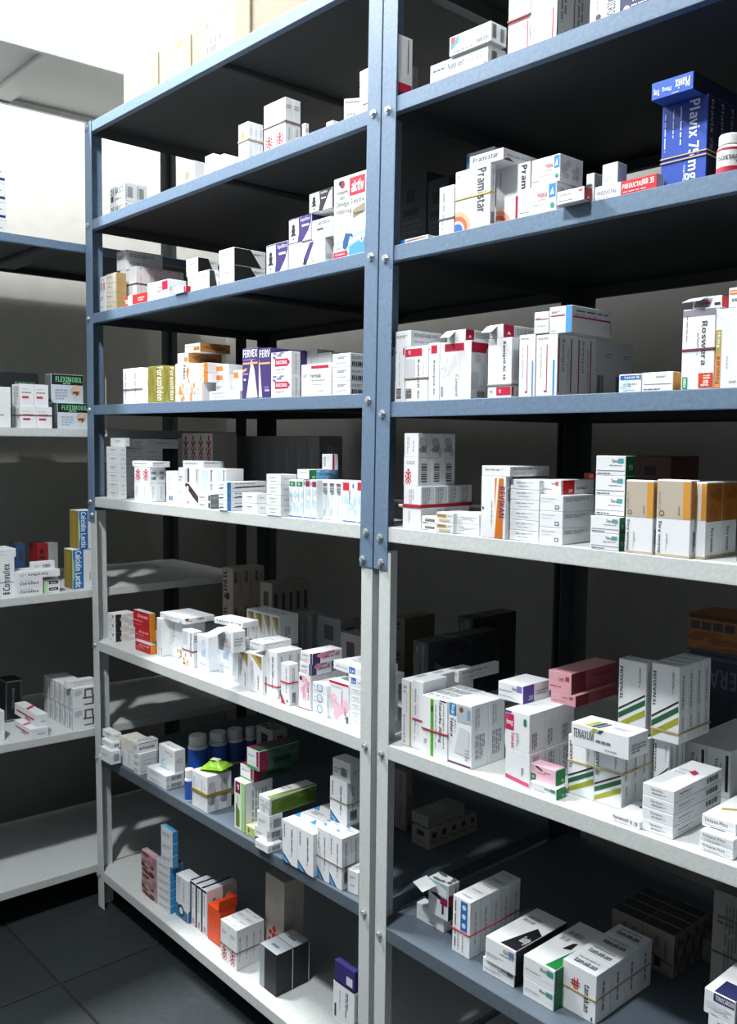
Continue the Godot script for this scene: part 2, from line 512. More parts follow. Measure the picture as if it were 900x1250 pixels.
func printed(design: String, size: Vector3) -> Dictionary:
	var key := "print %s %.4f %.4f %.4f" % [design, size.x, size.y, size.z]
	if shared.has(key):
		return shared[key]
	var w := size.x
	var h := size.y
	var d := size.z
	var faces := {
		"F": [Vector3(-w / 2, 0, d / 2), Vector3(w, 0, 0), Vector3(0, h, 0), Vector3(0, 0, 1)],
		"B": [Vector3(w / 2, 0, -d / 2), Vector3(-w, 0, 0), Vector3(0, h, 0), Vector3(0, 0, -1)],
		"R": [Vector3(w / 2, 0, d / 2), Vector3(0, 0, -d), Vector3(0, h, 0), Vector3(1, 0, 0)],
		"L": [Vector3(-w / 2, 0, -d / 2), Vector3(0, 0, d), Vector3(0, h, 0), Vector3(-1, 0, 0)],
		"T": [Vector3(-w / 2, h, d / 2), Vector3(w, 0, 0), Vector3(0, 0, -d), Vector3(0, 1, 0)]}
	var kinds := {}
	var rng := RandomNumberGenerator.new()
	rng.seed = hash(design)
	var lift := 0.00025
	for line in prints[design].split(";"):
		var a: PackedStringArray = line.split(" ")
		var f: Array = faces[a[0]]
		var wide: float = f[1].length()
		var tall: float = f[2].length()
		var kind: String = {"r": "printed_panel", "p": "printed_panel", "o": "printed_disc", "k": "printed_blot", "t": "lettering", "D": "lettering", "U": "lettering", "X": "lettering", "l": "fine_print", "m": "fine_print", "b": "barcode", "B": "barcode", "e": "emblem"}[a[1]]
		# broad panels and discs are parts of their own; small marks are joined with the fine print
		if a[1] == "r":
			if (float(a[4]) - float(a[2])) * (float(a[5]) - float(a[3])) >= 300.0:
				kind += "#%d" % kinds.size()
			else:
				kind = "fine_print"
		elif a[1] == "p":
			kind += "#%d" % kinds.size()
		elif a[1] == "o":
			if float(a[4]) >= 8.0:
				kind += "#%d" % kinds.size()
			else:
				kind = "fine_print"
		if not kinds.has(kind):
			kinds[kind] = begin()
		var st: SurfaceTool = kinds[kind]
		lift += 0.00005
		if a[1] == "p":
			var poly := PackedVector2Array()
			for k in range(3, a.size()):
				var xy := a[k].split(",")
				poly.append(Vector2(float(xy[0]), float(xy[1])) / 100.0)
			ink_quad(st, f, poly, Color.html(a[2]).srgb_to_linear(), lift)
			continue
		if a[1] == "o":
			var r := float(a[4]) / 100.0
			ink_quad(st, f, disc_poly(float(a[2]) / 100.0, float(a[3]) / 100.0, r, r * wide / tall, 22), Color.html(a[5]).srgb_to_linear(), lift)
			continue
		var x0 := float(a[2]) / 100.0
		var y0 := float(a[3]) / 100.0
		var x1 := float(a[4]) / 100.0
		var y1 := float(a[5]) / 100.0
		match a[1]:
			"r":
				ink_quad(st, f, rect_poly(x0, y0, x1, y1), Color.html(a[6]).srgb_to_linear(), lift)
			"k":
				var c := Color.html(a[6]).srgb_to_linear()
				for k in int(a[7]):
					var cx := rng.randf_range(x0, x1)
					var cy := rng.randf_range(y0, y1)
					var rx := (x1 - x0) * rng.randf_range(0.1, 0.26)
					var ry := (y1 - y0) * rng.randf_range(0.1, 0.26)
					ink_quad(st, f, disc_poly(cx, cy, rx, ry, 11), c * rng.randf_range(0.85, 1.12), lift + k * 0.000008)
			"l", "m":
				var n := int(a[6])
				var c := Color.html(a[7]).srgb_to_linear()
				for k in n:
					var at := 0.0
					while at < 1.0:
						var run := minf(rng.randf_range(0.12, 0.34), 1.0 - at)
						if k == n - 1 and n > 1 and at > 0.6:
							break
						var s0 := (k + 0.2) / n
						var s1 := (k + 0.75) / n
						if a[1] == "l":
							ink_quad(st, f, rect_poly(lerpf(x0, x1, at), lerpf(y1, y0, s1), lerpf(x0, x1, at + run), lerpf(y1, y0, s0)), c, lift)
						else:
							ink_quad(st, f, rect_poly(lerpf(x0, x1, s0), lerpf(y1, y0, at + run), lerpf(x0, x1, s1), lerpf(y1, y0, at)), c, lift)
						at += run + 0.05
			"b", "B":
				var c := Color.html(a[6]).srgb_to_linear()
				var at := 0.0
				while at < 1.0:
					var run := minf(rng.randf_range(0.02, 0.1), 1.0 - at)
					if a[1] == "b":
						ink_quad(st, f, rect_poly(lerpf(x0, x1, at), y0, lerpf(x0, x1, at + run), y1), c, lift)
					else:
						ink_quad(st, f, rect_poly(x0, lerpf(y0, y1, at), x1, lerpf(y0, y1, at + run)), c, lift)
					at += run + rng.randf_range(0.02, 0.07)
			"e":
				# a branching coral-like emblem: a stem of blobs with side blobs
				var c := Color.html(a[6]).srgb_to_linear()
				for k in [[50, 88, 14], [50, 66, 17], [26, 74, 11], [74, 74, 11], [22, 52, 10], [78, 52, 10], [50, 44, 15], [30, 34, 11], [70, 34, 11], [50, 22, 13], [18, 22, 8], [82, 22, 8], [34, 9, 9], [66, 9, 9]]:
					ink_quad(st, f, disc_poly(lerpf(x0, x1, k[0] / 100.0), lerpf(y0, y1, k[1] / 100.0), (x1 - x0) * k[2] / 115.0, (y1 - y0) * k[2] / 150.0, 9), c, lift)
			_:
				var c := Color.html(a[6]).srgb_to_linear()
				var v := letters(" ".join(a.slice(7)))
				for k in range(0, v.size(), 3):
					var p: Array[Vector3] = []
					for j in 3:
						var q: Vector2 = v[k + j]
						match a[1]:
							"D": q = Vector2(q.y, 1.0 - q.x)
							"U": q = Vector2(1.0 - q.y, q.x)
							"X": q = Vector2(1.0 - q.x, 1.0 - q.y)
						p.append(f[0] + f[1] * lerpf(x0, x1, q.x) + f[2] * lerpf(y0, y1, q.y) + f[3] * lift)
					st.set_color(c)
					tri(st, p[0], p[1], p[2], f[3])
	var out := {}
	for k in kinds:
		out[k] = kinds[k].commit()
	shared[key] = out
	return out

# ---------------------------------------------------------------- things on the shelves

# a folded carton: where the middle of its base stands, turn, width, height, depth, paper colour and print
func carton(x: float, y: float, z: float, turn: float, w: float, h: float, d: float, paper: String, design: String, label: String, group := "") -> Node3D:
	var card := paper == "card"
	var flat := h < 0.55 * minf(w, maxf(d, 0.03)) and not card
	var called := "cardboard_carton" if card else ("flat_medicine_box" if flat else ("tall_medicine_box" if h > 1.5 * w else "medicine_box"))
	var o := thing(called, label, "cardboard carton" if card else ("flat box" if flat else "medicine box"), Vector3(x, y, z), turn, group)
	var size := Vector3(w, h, d)
	part("carton", box_mesh(size, 0.002 if card else 0.0007), mats.cardboard if card else paper_material(paper), o)
	var marks := printed(design, size)
	for k in marks:
		if marks[k] != null and marks[k].get_surface_count() > 0:
			var called_part: String = k.get_slice("#", 0)
			var mark := part(called_part, marks[k], mats.ink, o)
			if called_part in ["fine_print", "printed_blot", "barcode", "emblem"]:
				mark.set_meta("kind", "stuff")
	if FLAPS.has(design):
		for f in FLAPS[design]:
			# hinge point in fractions of the carton, flap size, turn about its hinge
			var hinge := Vector3((f[0] - 0.5) * w, f[1] * h, (0.5 - f[2]) * d)
			var lid := part("flap", slab(Vector3(-f[3] / 2, 0, -0.0006), Vector3(f[3] / 2, f[4], 0.0006), 0.0002), paper_material(f[8]), o, hinge)
			lid.rotation_degrees = Vector3(f[5], f[6], f[7])
	return o

# opened end flaps: x, y, depth of the hinge, width, length, turns, colour
const FLAPS := {
	"orangeflap": [[1.0, 1.0, 0.5, 0.055, 0.03, 8.0, 90.0, 0.0, "e04a14"], [0.5, 1.0, 1.0, 0.04, 0.022, -35.0, 0.0, 0.0, "c83c10"]],
	"opencrimson": [[0.15, 0.92, 0.0, 0.042, 0.03, 105.0, -20.0, 0.0, "dfe2e4"]],
	"openred": [[0.2, 0.96, 0.0, 0.03, 0.016, 112.0, -10.0, 0.0, "cfd2d4"]],
	"flapred": [[0.2, 0.92, 0.0, 0.022, 0.018, 128.0, 0.0, 0.0, "eceef0"]],
	"openflat": [[0.3, 1.0, 0.0, 0.045, 0.03, 112.0, -14.0, 0.0, "e9ebed"]]}

# a soft foil refill pouch lying on its side
func pouch(x: float, y: float, z: float, label: String) -> void:
	var o := thing("refill_pouch", label, "pouch", Vector3(x, y, z), 20)
	var st := begin()
	var n := 14
	var top := func(i: int, k: int) -> Vector3:
		var u := float(i) / n
		var v := float(k) / n
		var swell := sin(PI * u) * sin(PI * v)
		return Vector3((u - 0.5) * 0.07, 0.003 + 0.017 * pow(swell, 0.6) + 0.0025 * sin(u * 17.0 + v * 9.0) * swell + 0.008 * u, (0.5 - v) * 0.05)
	for i in n:
		for k in n:
			var a: Vector3 = top.call(i, k)
			var b: Vector3 = top.call(i + 1, k)
			var c: Vector3 = top.call(i + 1, k + 1)
			var e: Vector3 = top.call(i, k + 1)
			quad(st, a, b, c, e, (b - a).cross(e - a).normalized())
			var low := func(p: Vector3) -> Vector3: return Vector3(p.x, 0.002 + 0.008 * (p.x / 0.07 + 0.5), p.z)
			quad(st, low.call(a), low.call(b), low.call(c), low.call(e), Vector3.DOWN)
	part("pouch", st.commit(), flat_material("86b52c", 0.35), o)
	part("clear_window", slab(Vector3(-0.014, 0.0255, -0.008), Vector3(0.01, 0.0262, 0.008), 0.0002), flat_material("d6dfc0", 0.3), o)

func paper_material(c: String) -> StandardMaterial3D:
	if not papers.has(c):
		var m := StandardMaterial3D.new()
		m.albedo_color = Color.html(c)
		m.roughness = 0.5
		papers[c] = m
	return papers[c]

# a rubber band round a bundle: centre of the bundle at the band's height, and the bundle's width and depth
func band(x: float, y: float, z: float, turn: float, w: float, d: float, col: String, tall: float, label: String) -> void:
	var o := thing("rubber_band", label, "rubber band", Vector3(x, y, z), turn, "")
	var st := begin()
	var t := 0.0012
	var a := w / 2 + t
	var b := d / 2 + t
	add_box(st, Vector3(-a, -tall / 2, b - t), Vector3(a, tall / 2, b), 0.0003)
	add_box(st, Vector3(-a, -tall / 2, -b), Vector3(a, tall / 2, -b + t), 0.0003)
	add_box(st, Vector3(-a, -tall / 2, -b), Vector3(-a + t, tall / 2, b), 0.0003)
	add_box(st, Vector3(a - t, -tall / 2, -b), Vector3(a, tall / 2, b), 0.0003)
	part("loop", st.commit(), flat_material(col, 0.7), o)

# a screw-capped pill bottle
func bottle(x: float, y: float, z: float, r: float, h: float, body: String, wrap: String, cap: String, label: String, group := "") -> Node3D:
	var o := thing("pill_bottle", label, "bottle", Vector3(x, y, z), 0, group)
	part("bottle", lathe([Vector2(0, 0), Vector2(r * 0.94, 0), Vector2(r, h * 0.03), Vector2(r, h * 0.66), Vector2(r * 0.92, h * 0.71), Vector2(r * 0.78, h * 0.735), Vector2(r * 0.78, h * 0.78)]), paper_material(body), o)
	part("wrap_label", lathe([Vector2(r + 0.0004, h * 0.06), Vector2(r + 0.0004, h * 0.64)]), paper_material(wrap), o)
	var cr := r * 0.9
	part("cap", lathe([Vector2(cr * 0.98, h * 0.745), Vector2(cr, h * 0.75), Vector2(cr, h * 0.965), Vector2(cr * 0.93, h), Vector2(cr * 0.8, h * 0.995), Vector2(0, h * 0.99)]), paper_material(cap), o)
	return o

func set_prints() -> void:
	prints["plain"] = "F l 14 62 70 78 2 8d9096;F l 14 30 55 38 1 a9acb2;R l 15 55 80 75 2 a4a7ad"
	prints["faint"] = "F l 14 60 70 74 2 b5b8bd;R l 15 40 80 60 2 b5b8bd"
	prints["vfaint"] = "F m 30 20 44 80 2 b4b7bc;R m 30 15 60 85 2 b4b7bc"
	prints["vtext"] = "F m 22 12 38 88 2 7d828a;F m 52 20 58 80 1 a4a8ae;R m 30 20 60 85 3 a4a8ae;R b 20 5 70 18 4a4d52"
	prints["vbold"] = "F m 58 16 72 88 2 4a4d55;F m 30 30 36 84 1 9a9da3;F r 8 4 16 40 3d4250;R m 40 10 60 90 2 7c8088;R b 20 4 80 18 4a4d52"
	prints["vlines"] = "F m 30 15 60 85 3 b0b3b8;R m 15 10 70 92 5 9a9da3;R r 5 2 9 98 c3c5c9"
	prints["lines2"] = "F l 10 65 60 82 2 8d9096;F l 12 25 80 40 2 b0b3b8;R l 15 55 80 75 2 a4a7ad"
	prints["linesside"] = "F l 12 55 80 75 2 8d9096;R l 8 62 75 84 3 8d9096;R l 8 25 60 40 2 b0b3b8;T l 15 30 80 60 2 b0b3b8"
	prints["tiny"] = "F l 34 58 70 72 1 4e525a;F l 40 36 60 44 1 9a9da3;R l 30 50 70 66 1 9a9da3"
	prints["tiny2"] = "F l 22 62 80 76 2 a1a4aa;F l 30 30 66 40 1 8d9096;R l 20 50 70 66 2 a9acb2;T l 20 40 70 60 1 b5b8bd"
	prints["tapeonly"] = "F r 46 90 56 99 c8b98e;R l 10 60 30 66 1 a79a80"
	prints["shiplabel"] = "F r 28 12 74 62 e9eaea;F l 34 46 70 56 2 8d9096;F l 34 22 60 38 3 a4a7ad"
	prints["shiplabel2"] = "F r 26 22 84 74 e9eaea;F l 34 40 74 66 4 9a9da3;F r 56 84 74 97 d8b84a"
	prints["shiplabel3"] = "F r 22 12 76 90 eceded;F l 30 62 70 84 4 a4a7ad;F b 26 40 52 54 3f4248;F b 26 24 52 38 3f4248;F o 28 82 4 5a5d63;F l 56 30 70 56 4 a4a7ad"
	prints["arico"] = "F t 8 52 92 86 2e3136 DE ARICO;F r 8 14 26 48 3a3d42;F l 34 18 90 30 2 6d7076;R b 25 20 70 80 5b5e64;R l 5 8 20 90 6 a4a7ad"
	prints["pinkdot"] = "F o 40 60 34 e2b7a8;F o 44 62 18 d08e7d;F l 14 20 60 30 1 a9acb2"
	prints["orangedot"] = "F o 50 66 34 efc6b0;F o 46 70 18 df8a60;F m 30 8 46 40 1 8d9096;R m 40 20 60 85 2 b0b3b8;R l 20 10 70 14 1 9a9da3"
	prints["emblem1"] = "F e 2 6 48 66 b81030;F e 52 6 98 66 b81030;F l 20 74 80 84 2 a9acb2;R m 40 20 60 80 2 b0b3b8"
	prints["emblem2"] = "F e 6 12 94 92 c01733;R b 20 20 80 40 4a4d52;R b 20 54 80 72 4a4d52"
	prints["emblemtop"] = "F e 8 52 92 98 9c2433;F m 40 8 60 34 1 a9a098"
	prints["emblemlow"] = "F e 8 4 92 44 c01733;F l 20 70 80 80 2 a9acb2;R m 30 20 60 80 2 a4a7ad;T l 15 30 80 60 2 a4a7ad"
	prints["embbar"] = "F e 4 4 62 62 c01733;F l 20 76 80 88 2 b0b3b8;R B 24 14 70 80 4a4d52"
	prints["frame"] = "F r 6 8 94 92 8d9096;F r 10 14 90 86 e6e7e8;F l 18 30 70 60 2 9a9da3"
	prints["crimsonfoot"] = "R r 2 8 98 24 c3153f;R r 2 1 98 9 2a2452;R r 66 42 71 96 4a2a36;F r 2 6 98 26 c3153f"
	prints["nebilow"] = "F t 32 52 60 80 4f5560 Nebilet;F l 5 60 26 76 1 5a5d63;F l 62 56 92 64 1 9a9da3;F p 2b62a0 84,2 98,2 98,34 92,22;R b 20 20 50 80 5b5e64"
	prints["nebitop"] = "F p c0173f 4,60 4,96 16,92 13,66;F p 2f7f93 4,30 4,58 14,64 18,92 24,92 22,58;F l 10 10 60 20 1 6d7078;F t 66 16 96 44 4f5560 Nebilet;F l 66 70 96 76 1 9a9da3;R b 10 20 34 90 5b5e64;R b 60 14 84 80 5b5e64"
	prints["redline"] = "F r 2 44 98 47 7c2a30;F r 88 5 93 42 b0213b;F l 10 8 24 20 3 9a9da3"
	prints["redline2"] = "F r 84 5 89 52 9e1f33;F l 8 14 24 34 4 9a9da3;R m 20 30 60 90 2 8f959c;R r 1 1 5 99 2c3036"
	prints["micron"] = "F D 58 8 86 70 4f5560 T-MICRON;F o 30 22 9 2e3136;F m 20 40 30 90 1 9a9da3"
	prints["navytext"] = "F o 20 24 10 dfe3ee;F l 34 20 90 34 2 dfe3ee;F t 36 44 92 60 dfe3ee Telfast"
	prints["tanedge"] = "F l 14 56 60 70 1 7d7a70;F r 93 2 99 98 b59a63;R r 2 2 98 98 b39a66"
	prints["staple"] = "F r 40 94 60 97 8d8f94;R r 40 95 60 98 8d8f94;R m 40 30 60 80 1 c3c5c9"
	prints["redwhite"] = "F r 16 2 36 98 e3e5e8;F l 62 30 90 70 2 e8c4c4;F t 2 30 14 70 f0dede 10"
	prints["crimsonsq"] = "F r 70 48 96 94 b8143c;F t 52 60 68 74 4f5560 Hel;F t 48 40 68 52 6a6f78 amox;F l 14 20 60 30 1 a4a7ad;R l 20 40 60 60 2 a4a7ad"
	prints["redend"] = "F l 14 50 60 64 1 7d828a;F r 84 2 99 98 c31b33;R r 2 2 98 98 c31b33"
	prints["redend2"] = "F l 10 62 55 76 1 9a9da3;F p b0182f 76,78 96,86 90,70;F l 8 20 60 30 1 6d7078;R r 2 2 98 98 bf1c24;R p e9eaea 30,14 70,22 50,34"
	prints["wedge"] = "F l 30 62 72 72 1 8d9096;F l 30 44 66 52 1 a9acb2;F r 2 2 8 30 b0b3b8;R p 17181b 2,2 86,2 52,98 2,98;R l 62 70 92 82 2 8d9096"
	prints["figure"] = "F r 1 1 99 99 3d2c72;F p e3e6e9 3,4 40,4 46,40 44,96 3,94;F p e3e6e9 62,2 98,2 98,70 88,40;F o 22 66 7 1c1d22;F p 1c1d22 16,36 28,36 31,56 22,62 13,56;F p 1c1d22 8,30 36,30 30,38 14,38;F o 22 18 3 1c1d22;F o 8 50 2 1c1d22;F o 36 50 2 1c1d22;F t 54 76 96 92 c9cbe0 Equilibra;F r 60 58 90 66 d5d6e4;R r 1 1 99 99 33245f"
	prints["figureblack"] = "F r 1 1 99 99 191a1e;F p e3e6e9 2,4 42,4 47,40 45,96 2,94;F p d5d8dc 60,2 97,2 97,90 88,80;F o 22 66 7 1c1d22;F p 1c1d22 16,36 28,36 31,56 22,62 13,56;F p 1c1d22 8,30 36,30 30,38 14,38;F o 22 18 3 1c1d22;F t 52 78 80 92 c9cbe0 Equilibra;F r 54 56 74 62 d5d6e4;R r 1 1 99 99 17181c"
	prints["purplediag"] = "F p 3d2c72 4,30 22,22 52,96 34,97;F p 1c1d22 2,12 16,6 22,20 8,34;F l 40 10 60 24 2 8d9096;R l 20 20 80 40 2 b0b3b8"
	prints["equil"] = "F t 20 66 92 90 5b6068 Equilibra;F r 24 44 60 54 4a4d55;F p c9ccd2 2,2 14,2 40,98 30,98;F l 50 14 90 24 1 b0b3b8"
	prints["omega"] = "F r 50 74 97 96 bf1538;F t 56 78 93 92 f2eef0 aktiv;F o 27 91 8 8c1230;F o 21 93 5 1c1d22;F t 12 78 44 84 4a4f58 Doppel;F t 20 72 36 77 4a4f58 herz;F t 8 62 94 70 6a7078 Omega 3 extra;F t 8 53 56 60 6a7078 1000 mg;F p 8d8670 60,46 97,52 97,62 60,56;F r 64 50 93 52 4a4636;F p 9fc4ea 3,20 97,30 97,4 40,4;F p 4a94da 50,12 98,20 98,1 50,1;F p dfe9f3 4,16 97,24 97,20 4,12;F p 245488 30,18 38,30 60,27 62,22 52,25 46,13 38,9 30,12;F o 88 18 6 e9eaea;F o 88 18 2.5 30343c;F r 2 1 44 8 c01c38;F t 6 3 36 6 f0dede 120 capsules;F l 8 36 50 46 4 c3c5c9;R r 1 1 99 34 2f6fb5"
	prints["darkprint"] = "F r 26 74 58 86 191d22;F r 16 62 70 68 191d22;F l 12 44 80 58 3 566069;F k 8 10 90 40 485c70 14"
	prints["blueend"] = "F r 1 2 16 98 1f6fb8;F p b3243c 20,60 92,70 92,80 20,70;R r 20 40 80 50 b3243c"
	prints["pramistar"] = "F o 8 6 46 f6ddd2;F o 8 6 38 efa88e;F o 8 5 29 e4623c;F o 8 4 20 f1ebe8;F o 8 3 16 2765b4;F D 64 26 90 96 3f444c Pramistar;F l 6 90 14 94 1 9a9da3;R b 20 6 80 24 3f4248;R m 40 40 60 92 2 a4a7ad"
	prints["pramistar2"] = "F o 8 6 46 f6ddd2;F o 8 6 38 efa88e;F o 8 5 29 e4623c;F o 8 4 20 f1ebe8;F o 8 3 16 2765b4;F r 60 8 66 50 b0213b;F D 76 54 92 96 3f343c Prami;F m 12 70 18 92 1 9a9da3"
	prints["pramflat"] = "F t 10 36 86 82 4a4f58 Pramistar;F l 14 12 70 22 1 8d9096;R l 10 40 70 60 2 8d9096;R p 7c2a40 0,2 30,2 14,30"
	prints["silver"] = "F r 1 1 10 99 2d7fb8;F l 30 40 80 60 1 8d9096"
	prints["preterax"] = "F r 80 50 98 97 2a7fd0;F p e9eef5 83,60 90,84 94,60;F t 50 56 76 76 b03a50 Preterax;F l 52 46 74 52 1 c98a94;F l 26 30 70 36 1 b0b3b8;F l 4 14 30 20 1 6d7078;F o 90 22 6 2f8f78;R k 10 20 80 80 c4bcb8 10"
	prints["preductw"] = "F t 8 40 84 66 7d828a PREDUCTAL;F l 10 16 60 26 1 b0b3b8"
	prints["preduct"] = "F t 4 44 60 76 f3e9ea PREDUCTAL;F t 60 46 92 84 f3e9ea MR 35;F l 6 16 70 28 1 e6b8bb;R r 2 2 98 98 cfd3d4"
	prints["plavix"] = "F D 54 8 84 98 eef1f6 Plavix 75 mg;F m 6 46 10 90 1 c4d2ee;F m 24 60 28 92 1 c4d2ee;F m 40 50 46 94 1 c4d2ee;F D 50 2 56 26 c4d2ee clopidogrel;F m 6 4 10 18 1 c4d2ee;R r 1 1 99 99 0d1530;R D 30 40 56 96 8794bc Plavix 75"  # right face: the blue darkened, side shade painted into the panel
	prints["plavixtop"] = "F X 58 24 92 80 eef1f6 Plavix;F X 6 20 20 64 eef1f6 75 mg;F X 26 30 50 60 d6e0f2 75mg;F l 50 6 66 14 1 c4d2ee;R r 1 1 99 99 111a38"  # right face darkened like the bundle below, shade put into its colour
	prints["olive"] = "F r 52 1 70 99 6f6a22;F D 56 6 94 97 e4e3cf Furazolidon;F k 6 8 44 92 7a742c 12"
	prints["cloud"] = "F k 2 4 60 96 e5cdb6 10;F k 30 6 70 94 d8924a 10;F l 70 60 92 66 1 7d828a;F l 70 40 92 46 1 a4a7ad"
	prints["cloud2"] = "F k 2 4 34 96 d8924a 8;F l 44 62 80 68 1 7d828a;F l 44 40 70 46 1 7d828a;F r 94 2 99 98 d0802c"
	prints["fokus"] = "F D 54 20 74 90 5b5048 Fokus;F k 80 2 99 98 d07a28 6;F m 30 20 36 60 1 a4a7ad"
	prints["orangeend"] = "F l 12 55 40 62 1 6d7078;F l 12 30 40 38 1 9a9da3;F k 56 8 78 92 e3bc92 6;F r 78 2 99 98 cc7a2a"
	prints["orangepatch"] = "F p cc7a2a 4,30 60,30 52,84 4,84;F l 66 60 94 70 1 9a9da3;F l 8 10 60 18 1 b0b3b8"
	prints["brownside"] = "F r 60 20 98 60 c07a2c;F l 10 66 60 74 1 9a9da3;R r 1 1 99 99 a8713a;R k 10 10 90 90 8f5a2a 8;R t 36 30 76 60 4a3626 Fokus"
	prints["fervex"] = "F p efeaf2 58,78 76,58 96,2 26,2;F t 6 82 94 97 f2eef6 FERVEX;F r 4 68 96 72 d9a37a;F r 4 76 80 78 8f80b4;F r 10 36 24 40 cfc6dc;F l 8 46 40 52 1 a69ac4;F p cf9a70 4,58 30,62 30,56 4,52"
	prints["fervex2"] = "F p efeaf2 2,2 30,2 12,60 2,80;F t 8 82 94 97 f2eef6 FERV;F r 4 68 96 72 d9a37a;F r 50 14 86 24 6f60a0;F l 54 12 90 18 1 cfc6dc"
	prints["arrow"] = "F p b31f44 20,40 82,40 94,56 82,72 20,72;F t 26 48 80 64 f4e6ea FASCONAL;F k 4 74 60 98 7a7aa8 7;F l 20 22 70 30 1 9a9da3;F l 20 10 60 16 1 b0b3b8;R m 40 10 60 90 1 b0b3b8"
	prints["ferretab"] = "F r 34 86 92 95 b0173f;F t 32 58 66 70 4f5560 Ferretab;F l 34 46 80 52 1 9a9da3;F l 34 34 70 38 1 b0b3b8;F l 6 60 22 70 2 a4a7ad;F l 60 14 80 18 1 a4a7ad"
	prints["barside"] = "F l 30 60 80 80 2 6d7078;F l 24 26 80 36 1 a4a7ad;R b 10 8 96 40 1f2126;R l 10 62 90 80 2 8d9096"
	prints["rami1"] = "F r 2 84 16 96 b8143c;F r 88 84 98 96 b8143c;F B 40 6 76 24 5b5e64;F m 60 30 66 90 1 b0b3b8;F r 30 88 40 92 a4a7ad"
	prints["rami2"] = "F r 2 82 74 96 b8143c;F t 14 86 24 93 f0dede 10;F r 6 40 44 78 c3c5cb;F D 52 4 64 76 5b6068 Ramipril AC;F B 4 6 30 24 5b5e64;F m 78 40 82 70 1 9a9da3"
	prints["rami3"] = "F r 24 82 78 96 b8143c;F D 40 8 62 70 5b6068 Ramipril AC;F r 6 88 14 92 7d828a"
	prints["rami4"] = "F r 16 84 78 97 b8143c;F k 4 40 34 74 cfd2d6 6;F k 40 20 70 76 d3d6da 6;F D 48 6 60 44 8d9298 Ramipril;F r 4 6 12 24 9a9da3;R r 1 80 99 97 b8143c;R k 6 6 90 76 d0d4d9 9;R r 30 4 70 14 8b8680"
	prints["rami5"] = "F r 38 4 98 18 b8143c;F t 48 8 58 14 f0dede 10;F D 60 30 76 94 4a4f58 Ramipril AC 10;F l 10 8 22 14 1 9a9da3;R r 30 30 90 80 c3c7cc;R r 1 4 30 18 b8143c"
	prints["flapred"] = "F l 10 40 60 60 2 8d9096;F r 40 20 64 70 cfd2d6;R r 2 1 34 99 b8143c;R p f0dede 12,30 24,30 18,56;R l 42 30 94 80 4 8d9096;F p f3f4f5 1,60 60,90 60,99 1,99"
	prints["maroon"] = "F r 50 8 54 84 a11a4a;F r 40 6 54 9 a11a4a;F r 80 1 88 58 3f8fd0;F m 20 30 28 80 1 b0b3b8;F l 10 92 60 96 1 9a9da3;R r 4 6 9 94 a1244a;R D 20 40 34 92 7d828a Ramipril;R r 66 6 71 94 a1244a;R m 50 20 56 80 1 a4a7ad"
	prints["maroonflat"] = "F r 6 64 94 68 a11a4a;F r 8 70 40 74 8d9096;F l 20 30 80 40 1 b0b3b8"
	prints["maroonflat2"] = "F r 74 1 99 99 4796d4;F r 6 64 70 69 a11a4a;F l 10 76 50 84 2 6d7078;F r 6 10 30 13 b0b3b8;R r 2 56 98 62 b0204c;R l 10 76 90 86 1 4f5560;R l 6 66 60 70 1 c04a6c;R m 96 10 98 50 1 a11a4a"
	prints["barR"] = "R b 6 6 40 40 4a4d52;R l 50 70 90 80 2 a9acb2"
	prints["barR2"] = "F l 14 40 70 60 2 a4a7ad;R b 30 20 86 74 50545c;T l 20 40 70 60 1 b5b8bd;R l 4 30 20 60 2 9a9da3"
	prints["barF"] = "F b 46 24 80 66 4a4d52;F l 10 30 40 60 2 a4a7ad;R l 20 40 70 60 2 a4a7ad"
	prints["bluewhite"] = "F r 6 70 98 94 1f5fae;F t 26 76 94 90 e9eef5 Lescol XL;F k 4 8 60 60 bcd6ea 7;F l 20 30 80 50 2 7d90a4"
	prints["orangeend2"] = "F l 46 70 80 80 2 7d828a;F r 6 36 94 39 5b6068;F l 6 6 60 16 1 4f5560;R r 2 2 98 98 cf9430;R k 10 10 90 90 b87f28 5"
	prints["roswera"] = "F r 1 91 99 99 8a8690;F D 60 30 76 84 4a4f58 Roswera;F m 46 42 52 70 2 7d6a78;F m 12 60 16 92 1 7d6a78;F r 54 2 98 20 c93a22;F D 62 4 90 18 f6ece8 10 mg;F r 4 1 20 16 2f8f68;F D 8 3 16 14 f0f4f2 KRKA"
	prints["rosucard"] = "F r 1 44 16 74 a79b4e;F r 1 1 16 44 d98c4a;F U 3 6 14 40 5b4430 Rosucard;F D 4 52 13 72 f2efe0 10 mg;F m 30 24 36 40 1 b0b3b8;F l 40 6 60 10 1 9a9da3"
	prints["openred"] = "F p 8d9096 4,20 60,10 70,84 14,92;F t 20 36 52 56 4f5560 Tenal;F r 44 34 64 56 a11a4a;F r 76 20 96 44 2c2e33;R r 2 2 98 98 bf1f22"
	prints["orangetop"] = "F r 4 66 99 88 d97a3a;F l 10 72 60 82 1 f0dccc;F l 14 30 70 46 2 4f5560"
	prints["bluefoot"] = "F r 20 8 60 22 6b86a8;F m 30 40 40 80 1 b5b8bd"
	prints["betaloc"] = "F r 1 1 20 99 d2cccb;F r 20 62 32 99 3a2228;F p 3a2228 2,58 28,58 98,26 98,6 60,22 2,52;F o 20 46 9 d9d4d2;F o 22 8 7 b8654a;F l 50 8 80 12 1 a4a7ad;F D 84 62 94 96 5b6068 Betaloc"
	prints["betaloc2"] = "F p 1b1c20 2,2 2,30 30,34 98,8 98,2;F o 20 26 6 d9d4d2;F D 78 44 92 96 4a4f58 Betaloc ZOK;F p c9d8e4 20,34 66,40 66,92 20,96"
